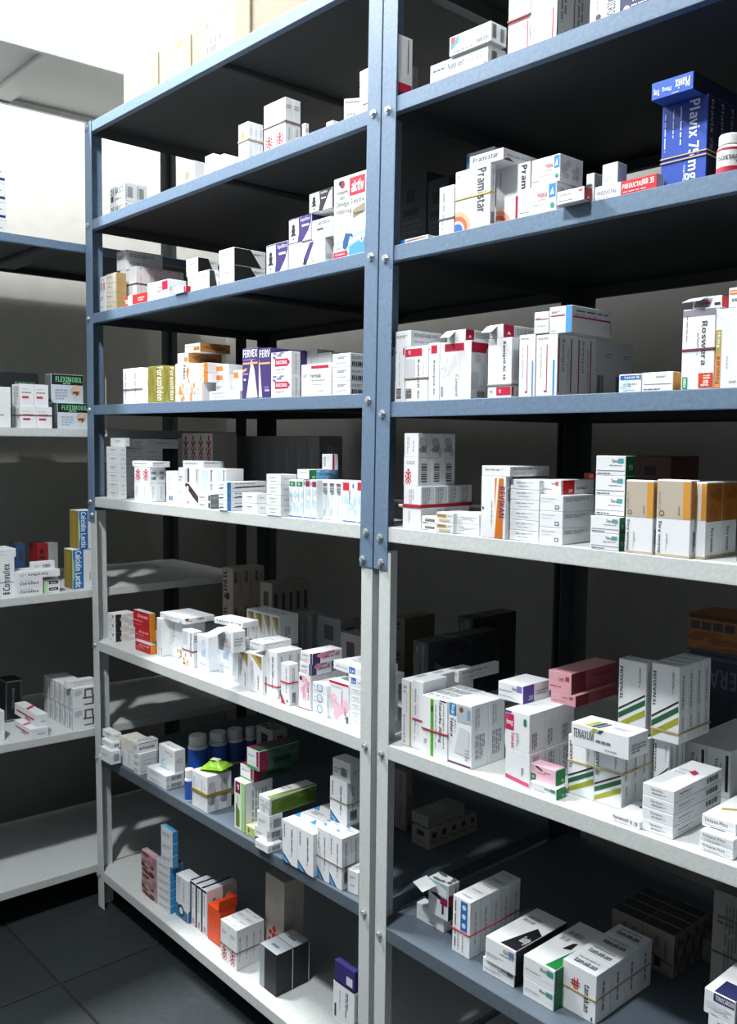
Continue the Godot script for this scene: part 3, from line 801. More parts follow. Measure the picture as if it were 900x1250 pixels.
	prints["darkend"] = "F l 12 40 60 60 2 7d828a;F r 84 14 97 80 3a3034;R r 1 1 99 99 5b5e63;R l 20 30 80 60 2 8d9096"
	prints["bluestripe"] = "F l 10 62 70 76 2 7d828a;F p 1f2430 8,24 60,32 60,42 8,36;R r 1 2 10 98 2a7fc4;R l 20 72 70 84 1 5b6068;R p 2a2440 12,30 96,44 96,54 24,46 18,36"
	prints["bluegreen"] = "F r 8 84 90 97 2a7a4a;F k 20 20 90 70 bcd8ec 8;F m 34 40 44 80 1 5a7f9a;F r 2 1 98 4 2a6aa8;F t 30 87 60 94 dff0e6 XL"
	prints["bluered"] = "F r 30 82 92 96 8e2034;F k 20 20 90 70 bcd8ec 8;F m 34 40 44 78 1 5a7f9a;F r 2 1 98 4 2a6aa8;F r 6 86 22 94 4d86b4"
	prints["bluered2"] = "F r 4 78 46 97 d02234;F k 20 20 90 70 bcd8ec 8;F m 44 46 56 78 2 5a7f9a;F r 2 1 98 4 2a6aa8;F r 70 84 80 94 4d86b4"
	prints["bluebar"] = "F B 20 64 84 92 3f434a;F m 30 8 60 56 4 9aacba;F k 10 4 90 60 d6e4ee 6"
	prints["greenblue"] = "F l 20 66 80 76 1 9a9da3;R r 1 1 24 99 1d7a3a;R t 10 14 20 34 dff0e6 20;R r 24 1 99 99 5f9fd0;R k 30 10 90 90 a9cbe6 7;R l 34 40 80 60 2 3f6f98"
	prints["redstripe"] = "F D 20 20 40 80 6d7078 Doreta;F m 10 20 14 80 1 a4a7ad;R r 1 1 34 99 b8143c;R m 60 30 70 80 1 a4a7ad"
	prints["topcourse"] = "F m 20 15 40 85 2 b0b3b8;F m 60 20 70 70 1 a4a7ad;R b 20 20 70 62 5b5e64;R k 10 10 90 90 b9bcc0 6;T l 20 30 80 60 1 b5b8bd"
	prints["goldlabel"] = "F r 24 30 90 62 5a3f30;F l 30 40 80 50 1 e0d6cc;F l 10 80 60 88 1 a4a7ad;F r 4 4 40 16 8d9096"
	prints["goldlabel2"] = "F r 4 52 60 84 b39666;F l 10 60 52 76 1 5a4a38;F l 66 60 94 80 2 a4a7ad;F r 16 14 80 36 c9b58c"
	prints["cross"] = "F l 20 58 90 66 1 a4a7ad;F p a9acb2 20,30 80,64 80,68 20,34;F p a9acb2 20,64 80,30 80,34 20,68"
	prints["revikan"] = "F r 56 1 90 97 c46a1c;F p e8dfd4 50,1 58,1 72,97 64,97;F D 74 34 96 84 5a2a5a REVIKAN;F m 40 20 48 60 1 a9acb2;F r 6 46 12 50 2c2e33;R m 30 60 60 80 1 5b5e64"
	prints["qrlike"] = "F r 66 14 84 40 6d7076;F r 70 20 80 34 d6d8db;F l 10 74 70 82 1 b5b8bd;F l 10 56 50 62 1 c3c5c9;R l 6 60 80 86 3 a1a4aa"
	prints["redcorner"] = "F t 50 66 70 84 4f5560 Teva;F r 72 60 88 90 d05060;F l 8 30 60 40 1 8d9096;R r 6 2 40 98 cf1a26;R t 22 14 34 36 f3e2e2 20;R l 46 30 80 50 2 5b6068"
	prints["redtiny"] = "F t 50 20 90 80 f0dada 10"
	prints["greenside"] = "F t 54 66 76 84 5b6068 Teva;F r 76 64 94 88 4f9aa0;F l 46 48 92 56 1 7d828a;F r 4 24 98 27 6a6a80;F l 6 6 50 16 1 5b6068;R r 1 1 99 99 145a32;R t 30 30 70 56 9fd6b4 10"
	prints["sintrom"] = "F r 1 50 78 98 b4aa9a;F r 78 50 99 98 c98d34;F r 1 1 99 3 c4a878;F D 6 60 12 84 8f8678 NOVARTIS;F o 16 56 8 5b4a30;F o 16 56 5 b4aa9a;F U 6 4 17 46 4a4a4e Sintrom 4 mg;F m 30 6 36 30 2 a4a7ad;F m 64 54 70 66 1 8a7a60;R r 1 50 99 98 b5741c;R r 1 1 99 4 c4a878;R m 30 6 60 34 2 4a4a4e"
	prints["sintromside"] = "F r 1 50 60 98 d6cfc2;F r 60 50 99 98 c98d34;F r 1 1 99 3 c4a878;R r 1 48 99 98 a8681a;R k 10 52 90 94 945712 8;R r 1 1 99 4 c4a878;R U 30 8 50 40 4a4a4e Sintrom 4 mg"
	prints["blackfoot"] = "F r 1 1 99 30 1b1c20;F r 10 80 90 90 8d9096"
	prints["blackside"] = "F l 50 80 80 88 1 6d7078;F o 70 70 8 4f5258;F k 10 6 70 40 e0cdbc 5;R r 1 1 30 99 191b1e;R k 34 6 96 94 d6c9bd 10;R m 64 2 66 98 1 9a9088"
	prints["redorange"] = "F t 30 66 90 84 f2d8d8 Doxi;F l 6 40 60 50 1 e8b4b4;F l 6 20 50 26 1 d88890;R r 1 1 99 99 dc8a20;T r 1 1 99 99 d0d2d4"
	prints["burn"] = "F k 60 2 96 26 c9985a 6;F k 72 2 96 14 3d2418 4;F m 30 40 50 90 2 b0b3b8;F r 4 30 30 90 dcd6d2"
	prints["browncorner"] = "F l 20 30 70 60 2 b0b3b8;R k 2 40 22 96 c0873c 6;R r 1 70 12 98 3d1e18;R b 40 56 64 84 4a5058;R l 74 14 94 30 2 8d9096;F r 80 10 88 40 a4a7ad"
	prints["burntext"] = "F D 72 30 86 94 4a4f58 Olicard 20;F k 4 2 50 30 c9985a 7;F k 6 2 24 16 2d1c16 4;F r 6 60 44 96 c3c7cc;R l 10 70 80 90 3 6d7078"
	prints["pale"] = "F k 8 10 92 90 cdd9e6 12;F r 40 40 74 86 a9bbd0;F l 20 14 80 22 1 b5b8bd"
	prints["lucrin"] = "F t 10 46 56 80 5b6068 Lucrin;F t 58 46 96 84 2c2e33 20 mg;F l 12 14 60 24 1 9a9da3"
	prints["goldtri"] = "F p b39a5a 10,97 92,97 92,60;F p 8a7434 40,97 92,97 92,74;F D 60 8 74 46 5b6068 Lipanthyl;F m 20 20 34 80 2 b0b3b8;R m 30 10 60 80 2 a4a7ad;T l 20 30 70 60 1 b0b3b8"
	prints["crimsoncorner"] = "F p a3152f 2,1 60,1 2,26;F m 60 30 70 90 1 5b6068;F B 62 6 90 14 6d7078;R B 30 6 70 30 3f4a6a;R m 30 40 60 90 2 9a9da3"
	prints["pinkstand"] = "F r 1 1 99 98 e4dce0;F k 30 20 80 90 dda0b8 9;F o 20 86 12 3d2c4c;F D 78 30 90 80 6a4a5c Plendil;F r 1 1 99 3 9c1f44;R k 20 10 80 90 e3dfe2 5;R m 30 20 50 80 1 b5b8bd"
	prints["pinkflat"] = "F l 16 60 70 76 2 7d6a78;F k 4 8 60 40 e0b4c6 5;F r 84 1 99 99 3a2858;R r 1 1 26 99 3a2858;R k 28 8 90 92 d887a8 8;R l 40 40 84 60 2 7a3a58"
	prints["ellipse"] = "F o 50 64 20 3f6f98;F o 50 64 16 c4d8e8;F l 8 62 26 70 1 7d828a;F l 10 24 80 34 2 a46a80"
	prints["pinkred"] = "F r 1 93 99 99 c01538;F k 20 6 90 60 e6b6c8 12;F U 76 10 88 46 b0305c Lescol;F r 88 1 99 18 2a4a80;F m 64 46 70 80 1 9a5a78;F l 10 84 70 88 1 b5b8bd"
	prints["bluebadge"] = "F r 16 30 40 84 2a62b8;F t 20 40 36 64 f0f4fa Le;F l 50 40 90 60 2 a4a7ad;R l 20 40 60 60 1 5b6068"
	prints["bluebadge2"] = "F r 56 14 76 90 2a62b8;F t 60 30 72 70 f0f4fa Le;F l 10 40 50 60 1 a4a7ad;T l 20 30 80 60 2 b5b8bd"
	prints["xinil"] = "F U 10 10 44 94 2c2a2a XINIL;F o 50 20 20 3a2a30;R B 10 60 40 90 3d3b3a;R m 60 10 80 80 2 6d6862"
	prints["darkdots"] = "F r 30 60 70 86 3d3a38;F l 10 20 80 30 1 6d6862;R r 30 56 70 84 3d3a38;R k 10 8 90 40 7d776e 5;T k 8 8 92 92 76716a 6"
	prints["goldstripe"] = "F r 76 1 90 98 b89a5a;F D 20 4 34 46 5b6068 Fosicard;F l 20 78 50 92 2 9a9da3;F m 46 50 54 80 1 a9acb2;R m 30 20 60 80 2 a9acb2;T l 20 10 60 90 3 b5b8bd"
	prints["tansif"] = "F r 34 1 46 97 4f9e2a;F r 35 76 45 86 235a28;F D 64 28 78 96 3f444c Tansiflu 20 mg;F m 52 16 58 90 2 8d9096;F D 82 20 88 94 4f5560 omeprazol;F r 70 97 96 99 2c3038;F l 8 20 20 28 2 9a9da3;T l 6 10 94 90 5 b5b8bd;R m 30 10 70 90 3 9a9da3"
	prints["telur"] = "F r 1 1 99 4 5a1f4a;F r 6 78 36 97 2a7fa8;F U 14 80 30 95 e6f2f8 40 mg;F r 40 70 96 97 a9b3ba;F r 82 76 96 92 6f98ac;F o 58 90 9 7a4a34;F D 10 44 24 74 4a3a48 Telura;F m 28 52 36 72 2 8d9096;F p c9cdd1 30,20 50,62 90,60 92,18;F l 74 10 90 30 4 9a9da3;R m 20 14 80 52 5 8a8d93;R m 20 60 50 94 2 b5b8bd"
	prints["tanaxlow"] = "F p d04a78 1,14 98,4 98,16 1,26;F m 66 30 76 56 2 5b6068;R m 20 20 60 90 3 8f8a86"
	prints["tanax"] = "F r 2 50 36 90 b81e50;F t 6 60 32 76 f6e4ea 5mg;F r 2 92 26 98 5a4a90;F o 82 82 6 2a7a5a;F o 82 72 6 2a7a5a;F r 76 70 88 84 2a7a5a;F D 26 6 40 46 c84a70 Tanax;F m 46 10 58 46 2 8d9096;R m 14 10 50 50 3 8f8a86"
	prints["violet"] = "F t 56 64 78 84 5b5a80 Vent;F r 76 60 96 96 7a6ab8;F l 6 50 60 60 1 8d9096;F l 4 20 60 28 1 a4a7ad;R r 1 1 40 99 4c3c94;R l 50 30 90 60 2 b0a4b0;R t 20 14 36 40 c0b8e0 20"
	prints["pinkbox"] = "F t 46 56 70 76 7a3a50 Letro;F r 76 60 92 82 a8344c;F l 8 22 60 34 1 a05068;R r 1 1 30 99 6a1f2c;R r 30 1 99 99 9a4a52;R l 50 60 90 72 1 6a1f2c"
	prints["greenend"] = "F t 56 60 78 80 4f5560 Meto;F r 78 56 96 84 3a8f80;F l 16 30 60 40 1 9a9da3;F r 1 30 3 90 b5b8bd;R r 1 1 99 99 127a3a;R t 60 12 86 34 b4e6c4 5"
	prints["pinkgreen"] = "F r 1 1 99 99 e4b8c6;F r 1 2 24 40 127a3a;F t 8 12 18 28 d6f0de 5;F l 56 60 80 70 1 7a3a50;F l 30 50 60 60 1 b0305c;F p 17181b 20,92 46,70 52,76 30,99;R r 1 1 99 99 127a3a;R t 60 12 86 34 b4e6c4 5;T r 1 1 99 99 dbaebd"
	prints["tenax"] = "F p 1f5a3c 2,16 98,42 98,50 2,24;F p 17201c 2,28 98,54 98,57 2,31;F p 9aa02e 2,2 98,27 98,36 2,10;F U 6 44 17 90 3a4a44 TENAXUM;F m 74 64 82 92 2 8d9096;R U 34 44 56 88 7d8581 TENAXUM;R m 40 6 60 34 2 9a9da3;T l 10 20 90 80 2 b0b3b8"
	prints["tenaxflat"] = "F t 4 40 40 78 4a545a TENAXUM;F l 44 34 70 56 1 6d7078;F l 60 10 80 22 1 9a9da3;F p 9aa02e 34,80 42,80 48,98 40,98;F p 1f5a3c 45,80 52,80 58,98 51,98;R l 14 20 86 60 3 8d9096;T p 9aa02e 22,2 30,2 36,60 28,60;T p 1f4a5c 33,2 40,2 46,60 39,60;T p 17201c 43,2 47,2 52,60 49,60;T l 60 30 90 50 2 a4a7ad"
	prints["blackbar"] = "F r 80 12 92 90 26282c;F D 30 14 50 80 5b6068 Triplixam;F m 56 30 64 70 1 9a9da3;R m 30 20 60 80 2 8d8a86"
	prints["flat4"] = "F t 26 56 66 76 7d828a Tertens;F l 30 26 76 40 2 5b6068;R l 10 50 40 64 2 4a4d55;R b 66 30 92 76 4f5258;R l 10 22 34 32 1 9a9da3;T l 14 50 60 70 2 c3c5c9;T p b02848 50,62 74,56 76,66 54,72"
	prints["redscript"] = "F t 4 44 60 84 7a4a54 Tertensif;F t 64 30 92 76 4f5560 1.5;F l 10 10 60 24 1 b0b3b8;T p 3a3d44 30,70 70,60 72,66 34,78"
	prints["triplus"] = "F t 8 46 76 78 7d8288 Tritace Plus;F r 10 24 92 30 b5b8bd;F l 14 8 60 18 1 8d9096;R l 20 30 70 50 2 a4a7ad"
	prints["triplus2"] = "F t 8 46 76 78 7d8288 Tritace Plus;F r 10 22 92 28 b5b8bd;F r 26 6 70 12 4a4d55;R l 20 30 70 50 2 a4a7ad;T p a8924a 20,40 80,60 84,54 24,32;T l 30 70 80 86 1 8d9096"
	prints["thera"] = "F X 30 60 96 82 59637a THERA;F r 1 92 99 97 3a4a6a;F X 70 16 96 34 46506a TH;F k 4 4 60 50 1b2230 10"
	prints["windows"] = "F r 1 88 99 99 2b2622;F r 4 60 18 82 33343a;F r 20 60 34 82 33343a;F r 37 60 51 82 33343a;F r 54 60 68 82 33343a;F r 78 50 92 84 6a5a4a;F k 4 8 96 50 7d4a20 12;F r 1 1 99 8 30425c"
	prints["foil"] = "F k 8 10 92 90 4a4d52 12;F p 8a8d92 20,10 28,10 30,92 24,92;F p 74777c 60,6 66,6 70,96 62,96;R k 6 8 94 92 26282b 14;R p 5a5d62 8,60 20,50 20,58 8,70;T k 8 8 92 92 4d5054 8;T p 7d8084 4,30 96,36 96,42 4,36"
	prints["swirl"] = "F p 8fc0e0 10,10 20,40 40,46 30,30 26,10;F k 4 2 40 40 cfe0ec 8;F l 40 74 80 82 1 a4a7ad;F o 80 70 3 5b6068;R l 20 40 80 60 2 b5b8bd;T l 20 30 80 60 1 b5b8bd"
	prints["ruled"] = "F r 10 20 20 80 8d9096;F l 30 20 80 70 3 a4a7ad;R r 1 94 99 97 5b5e64;R r 92 2 95 98 7d6a68;R l 10 40 70 60 2 c3c5c9"
	prints["prosta"] = "F l 20 20 80 70 3 a4a7ad;R o 12 40 5 2c2e33;R t 22 26 82 58 3f434a Prostafer;R r 1 88 99 92 5b5e64;T k 8 8 92 92 c3c4c5 8;T l 10 20 90 80 4 9a9da3"
	prints["greenmaroon"] = "F r 1 1 99 99 dfe6dc;F r 8 74 52 97 7a1538;F t 20 82 40 92 f0dce4 1;F r 60 2 90 98 9fd08a;F p 6a7a2a 12,6 46,6 46,40 12,54;F m 24 46 34 70 2 5b6a4a;F r 92 1 99 99 4f9a4a;R m 20 14 80 84 5 a1a8aa;R r 1 3 99 6 c3c7c9;T r 1 1 99 99 dfe3e4"
	prints["maroongreen"] = "F r 8 40 80 90 e9ecee;F l 14 60 76 74 2 8d9096;F r 1 1 99 16 3f9a5a;F r 82 20 99 98 8a1440;R r 1 1 22 99 7a1238;R r 22 1 99 99 2b4a38;R r 36 24 80 50 1a2420;R k 26 50 96 94 3a5a44 8;T r 1 1 30 99 8a1440;T r 30 1 99 99 2f5540"
	prints["limebox"] = "F k 6 8 90 92 d6d98a 8;F p 5a6a2a 10,20 50,50 30,90;T r 1 1 99 99 dfe3b4"
	prints["greenlong"] = "F k 6 8 90 92 c9cdd0 5;F l 20 30 80 60 1 b5b8bd;R p 5f7f26 4,4 99,4 99,96 4,86;R k 20 20 96 80 4a661e 10;R r 1 1 4 99 dfe3e4;T p 6a8a34 60,2 99,2 99,98 86,98;T l 10 40 54 60 2 b5b8bd"
	prints["bluetri"] = "F p 1c1f24 2,1 62,1 2,24;F p 3f8fd0 2,3 50,1 2,20;F k 6 2 30 12 7ab4e0 4;F m 12 60 22 92 1 5b6068;F m 60 20 70 86 2 4f5258;R m 30 14 50 90 2 a4a7ad;R B 20 12 66 34 4f5258;T p 3f8fd0 2,60 40,60 2,96;T l 30 20 90 50 2 a4a7ad;T r 1 1 99 6 c3c5c9"
	prints["pinkbrown"] = "F k 6 6 94 50 5a3434 8;F k 10 50 90 92 a87a80 8;F r 8 84 50 96 7a1f38;R r 20 4 80 96 c4acb0;R m 40 20 60 80 1 7a6a6c;T l 20 30 80 70 2 d0bcc0"
	prints["whiteblue"] = "F k 8 10 92 90 d6dee4 5;F l 20 40 76 60 1 9aa4ac;R r 1 1 99 99 2f8fc8;R o 56 46 14 b89a4a;R o 50 40 7 2f4a5a;T r 1 1 99 99 5fb0de"
	prints["ring"] = "F p 2f6f9c 1,1 99,1 99,22 1,34;F o 44 20 26 14161a;F o 44 20 15 d6dce2;F m 60 44 72 90 1 9aa4ac;F k 6 50 40 96 c9d2da 5;R r 1 1 99 28 2f6f9c"
	prints["navyedge"] = "F r 1 1 28 99 1a1c3a;F r 1 94 99 99 1f2148;F m 50 40 62 88 1 5b6068;F e 40 4 90 20 a8243c;T r 1 1 26 99 1a1c3a;T r 26 1 99 99 dfe2e6;R m 30 20 60 80 1 8d9096"
	prints["blackbox"] = "F r 1 1 30 99 9aa4ac;F r 30 1 99 99 16191d;R r 1 1 94 99 15181c;R r 94 1 99 99 c9ced2;T r 1 1 99 99 b4bcc4;T l 30 30 70 60 1 5b6068"
	prints["purplemark"] = "F r 60 20 90 60 d6d4e0;F r 1 1 99 12 201a48;T r 1 1 99 99 3a2c78"
	prints["chalk"] = "F B 40 60 52 84 3a3836;F r 40 14 60 34 2c2a28;F p 6a3030 4,40 96,26 96,30 4,44;F m 70 30 80 80 2 4a4844;R k 10 8 90 92 5a5650 10;T r 2 2 98 98 3a3835;T r 2 90 98 98 8d8880"
	prints["smallmark"] = "F b 46 16 62 24 6d7078;F l 8 34 44 38 1 c3c5c9"
	prints["opencrimson"] = "F r 3 60 97 97 9cc4cc;F p e9eaec 6,64 92,64 92,84 50,92 6,86;F p 17181b 10,60 70,48 80,58 40,66;F r 62 40 98 60 8a1440;F r 70 14 80 40 2a2c30;R r 1 40 99 70 8a1440;R r 1 1 60 40 1b1c20;R k 60 4 96 96 5a6a60 6;T k 8 8 92 92 5a6660 8"
	prints["bubbles"] = "F r 46 44 84 96 2a6ab0;F o 65 86 11 c4dcf0;F o 65 70 11 c4dcf0;F o 65 54 11 c4dcf0;F m 12 10 22 92 1 4f5560;F m 30 6 40 36 2 9a9da3;F m 56 6 64 36 1 8d9096;R m 40 20 60 80 1 a9a6a2;R r 1 2 4 98 c4c2be;T o 30 50 5 d0a080;T l 40 30 80 60 1 b5b8bd"
	prints["blackend"] = "F t 60 66 84 84 5b6068 Glu;F r 78 62 96 88 5a7a9c;F l 50 54 94 60 1 2c2e33;F l 6 24 60 40 2 a9acb2;R r 1 1 99 99 141518;T p 141518 46,2 99,2 99,50 70,60;T l 14 60 60 80 2 9a9da3;T t 72 16 96 36 d6d8dc Glucofage"
	prints["greencorner"] = "F t 54 66 80 84 5b6068 Meto;F r 76 62 96 88 3a8f80;F l 6 40 60 50 2 a9acb2;F r 1 30 98 32 c3c5c9;R r 1 1 99 99 1b1e20;R r 1 1 30 99 126a38;T p 127a3a 66,2 99,2 99,40 80,46;T l 14 50 60 80 2 a4a7ad;T p 17181b 50,40 70,44 66,60 56,56"
	prints["tanakan"] = "F D 66 16 82 72 2c2e33 tanakan;F r 30 56 33 70 a8201c;F r 35 50 38 74 a8201c;F r 40 46 43 70 a8201c;F r 45 52 48 76 a8201c;F r 26 60 54 62 a8201c;F r 26 66 54 68 a8201c;F r 88 4 92 12 2c2e33;R r 1 1 8 99 e3e5e8;R m 40 20 60 80 1 7d7a76;T t 20 24 84 56 5b6068 tanakan;T l 20 64 80 76 1 8d9096"
	prints["darklines"] = "F m 30 10 80 90 6 57554f;F r 1 44 99 46 3a3834;F l 12 70 70 80 2 4a4844"
	prints["navyname"] = "F r 30 64 96 96 1f2450;F t 36 70 94 90 dfe3f0 TONOCARDIN;F k 10 8 90 50 c9d4e0 8;R l 20 30 80 60 2 a4a7ad;T r 30 1 99 40 1f2450"
	prints["navyline"] = "F r 1 20 99 34 2a2c66;F l 14 50 80 70 2 8d9096;F r 30 40 60 46 3a3d80"
	prints["flexi"] = "F r 1 64 99 99 1b211f;F t 14 74 96 92 7fd098 FLEXIMOBIL;F t 36 66 60 72 c9d0cc AKTIV;F l 12 10 50 50 4 9aa8b4;F o 76 44 15 c9a68c;F o 76 38 9 7a4030;F r 70 8 76 36 d6c4b4;F o 72 40 5 5a2a24;F p d8b8a0 60,40 76,66 94,56 92,44;L r 1 1 99 99 5d6468"
	prints["flexidark"] = "F t 30 56 92 84 4f8f66 FLEXIMOBIL;F l 30 30 70 44 1 7d8a84"
	prints["redtab"] = "F l 14 58 76 66 1 5b6068;F r 14 36 60 46 b83a40;F l 10 74 60 80 1 b5b8bd;L m 20 10 80 90 3 a4a8ac"
	prints["convulex"] = "F U 60 16 84 84 3f434a Convulex;F l 60 4 84 14 1 3f434a;F m 20 20 40 80 2 b5b8bd;F r 2 36 98 38 6d7078"
	prints["coreflux"] = "F t 14 30 84 66 3a3d44 Coreflux;F l 16 72 60 84 1 a4a7ad"
	prints["corefluxi"] = "F X 26 30 72 66 3a3d44 Coreflux;F l 6 30 22 66 2 a4a7ad"
	prints["greenlow"] = "F r 30 30 90 76 2c3038;F r 1 1 26 99 b8dcae;F l 40 40 80 60 1 d6dcd8"
	prints["calci"] = "F r 1 1 56 99 1f68a8;F D 14 4 46 96 eef2f6 Calcidin Lactic;F r 86 20 94 40 b8bcc2;F p 7fc06a 1,20 10,30 8,70 1,80;L r 1 1 99 99 8a7a36;L m 40 10 60 90 2 a69650"
	prints["pipe"] = "F r 52 52 60 92 55585e;F r 52 84 92 92 55585e;F r 84 60 92 92 55585e;F r 46 44 92 52 55585e;F r 88 14 96 60 55585e;F r 52 14 92 20 55585e;F l 8 60 40 90 4 a4a7ad;L r 20 4 50 96 b0b3b8;L m 60 20 80 70 1 8d9096;L r 94 1 99 99 8d9096"
	prints["crimsonstripe"] = "F l 40 30 80 44 1 4f5258;F l 40 60 76 66 1 b5b8bd;L r 10 40 90 54 c02848;L b 50 12 74 36 5b5e64;T p c02848 2,40 98,56 98,66 2,50"
	prints["outline"] = "F r 3 2 97 98 8d9196;F r 6 5 94 95 191b1e;F D 40 30 54 80 9a9da3 PROSTAMOL;L r 3 2 97 98 70747a;L r 6 5 94 95 191b1e"
	prints["orangeflap"] = "F l 20 80 50 84 1 b83a10;R l 20 30 50 34 1 b83a10"
	prints["openflat"] = "F r 14 20 86 86 c9ccd0;F l 30 40 70 60 2 8d9096;R l 10 30 80 70 3 a4a7ad;T l 30 30 80 60 2 b5b8bd"

func fill_top_shelf() -> void:
	lean = Vector3(0, 0, -0.00337)   # top shelf
	carton(0.2565, 2.2236, -0.1700, 0.0, 0.1832, 0.1023, 0.2800, "card", "shiplabel", "small cardboard carton with white address label, leftmost on the top shelf")
	carton(0.4276, 2.2231, -0.1700, 0.0, 0.1510, 0.0971, 0.2800, "card", "shiplabel2", "middle cardboard carton with white label and yellow tape mark, on the top shelf")
	carton(0.6259, 2.2224, -0.1800, 0.0, 0.2382, 0.1109, 0.3000, "card", "shiplabel3", "tall cardboard carton with large white barcode label, on the top shelf")
	carton(0.8443, 2.2217, -0.1850, 0.0, 0.1985, 0.1076, 0.3000, "card", "tapeonly", "plain cardboard carton without label, rightmost on the top shelf")

func fill_left_bay_second_shelf() -> void:
	lean = Vector3(0, 0, 0.00506)   # left bay second shelf
	carton(0.0633, 1.9638, -0.0769, 0.0, 0.0884, 0.0484, 0.0332, "e3e6e9", "arico", "grey-white carton with bold black lettering bottom front, left bay second shelf", "bold lettered cartons")
	carton(0.0633, 2.0126, -0.0769, 0.0, 0.0884, 0.0484, 0.0332, "e3e6e9", "arico", "grey-white carton with bold black lettering top front, left bay second shelf", "bold lettered cartons")
	carton(0.0633, 1.9638, -0.1107, 0.0, 0.0884, 0.0484, 0.0332, "e3e6e9", "arico", "grey-white carton with bold black lettering bottom rearmost, left bay second shelf", "bold lettered cartons")
	carton(0.0633, 2.0126, -0.1107, 0.0, 0.0884, 0.0484, 0.0332, "e3e6e9", "arico", "grey-white carton with bold black lettering top rearmost, left bay second shelf", "bold lettered cartons")
	carton(0.4203, 1.9656, -0.0840, 0.0, 0.0582, 0.0819, 0.0280, "e3e6e9", "pinkdot", "white carton with pink round mark near the rear post, left bay second shelf")
	carton(0.5340, 1.9662, -0.0850, 0.0, 0.0373, 0.0735, 0.0500, "e3e6e9", "plain", "narrow plain white carton right of the pink-marked one, left bay second shelf")
	carton(0.5928, 1.9665, -0.0750, 0.0, 0.0417, 0.0570, 0.0500, "e3e6e9", "plain", "narrow plain white carton left of the orange-dot bundle, left bay second shelf")
	carton(0.6501, 1.9668, -0.0650, 0.0, 0.0379, 0.0338, 0.0500, "e3e6e9", "plain", "very low white carton beside the orange-dot bundle, left bay second shelf")
	carton(0.7464, 1.9673, -0.0186, 0.0, 0.0381, 0.0826, 0.0126, "e3e6e9", "orangedot", "white carton with orange dot front of the banded bundle, left bay second shelf", "white carton with orange dot left bay second shelf")
	carton(0.7464, 1.9673, -0.0318, 0.0, 0.0381, 0.0826, 0.0126, "e3e6e9", "orangedot", "white carton with orange dot second from front of the banded bundle, left bay second shelf", "white carton with orange dot left bay second shelf")
	carton(0.7464, 1.9673, -0.0450, 0.0, 0.0381, 0.0826, 0.0126, "e3e6e9", "orangedot", "white carton with orange dot rearmost of the banded bundle, left bay second shelf", "white carton with orange dot left bay second shelf")
	band(0.7464, 2.0123, -0.0318, 0.0, 0.0387, 0.0396, "b9a27c", 0.003, "thin tan rubber band round the orange-dot cartons, left bay second shelf")
	carton(0.8600, 1.9678, -0.0221, 0.0, 0.0751, 0.0489, 0.0196, "e3e6e9", "emblem1", "white carton with red coral emblems front of lower row, left bay second shelf", "white carton with red coral emblems left bay second shelf")
	carton(0.8600, 1.9678, -0.0423, 0.0, 0.0751, 0.0489, 0.0196, "e3e6e9", "emblem1", "white carton with red coral emblems rearmost of lower row, left bay second shelf", "white carton with red coral emblems left bay second shelf")
	carton(0.8599, 2.0167, -0.0221, 0.0, 0.0749, 0.0492, 0.0195, "e3e6e9", "plain", "plain white carton front on top of the red coral cartons, left bay second shelf", "plain white carton left bay second shelf")
	carton(0.8599, 2.0167, -0.0422, 0.0, 0.0749, 0.0492, 0.0195, "e3e6e9", "plain", "plain white carton rearmost on top of the red coral cartons, left bay second shelf", "plain white carton left bay second shelf")
	band(0.8599, 2.0184, -0.0321, 0.0, 0.0755, 0.0403, "8d6f5c", 0.003, "brown rubber band round the tall coral-emblem bundle, left bay second shelf")
	carton(0.9356, 1.9682, -0.0349, 0.0, 0.0108, 0.0395, 0.0099, "e3e6e9", "plain", "thin white carton just right of the coral-emblem bundle, left bay second shelf")
	carton(1.0404, 1.9687, -0.0370, 0.0, 0.0207, 0.0132, 0.0500, "e3e6e9", "plain", "low flat white carton left of the opened small box, left bay second shelf")
	carton(1.0443, 1.9688, -0.0723, 35.0, 0.0348, 0.0651, 0.0300, "e3e6e9", "frame", "small white box with inner frame, turned towards the aisle, left bay second shelf")
	carton(1.1321, 1.9692, -0.0320, 0.0, 0.0084, 0.0806, 0.0400, "e3e6e9", "plain", "thin tall white carton tucked beside the double post, left bay second shelf")
	carton(1.1506, 1.9693, -0.0320, 0.0, 0.0271, 0.0813, 0.0400, "e3e6e9", "vfaint", "tall white carton half hidden by the double post, left bay second shelf")
	band(1.1506, 1.9892, -0.0320, 0.0, 0.0271, 0.0400, "cdbb96", 0.003, "pale rubber band round the tall carton at double post, left bay second shelf")

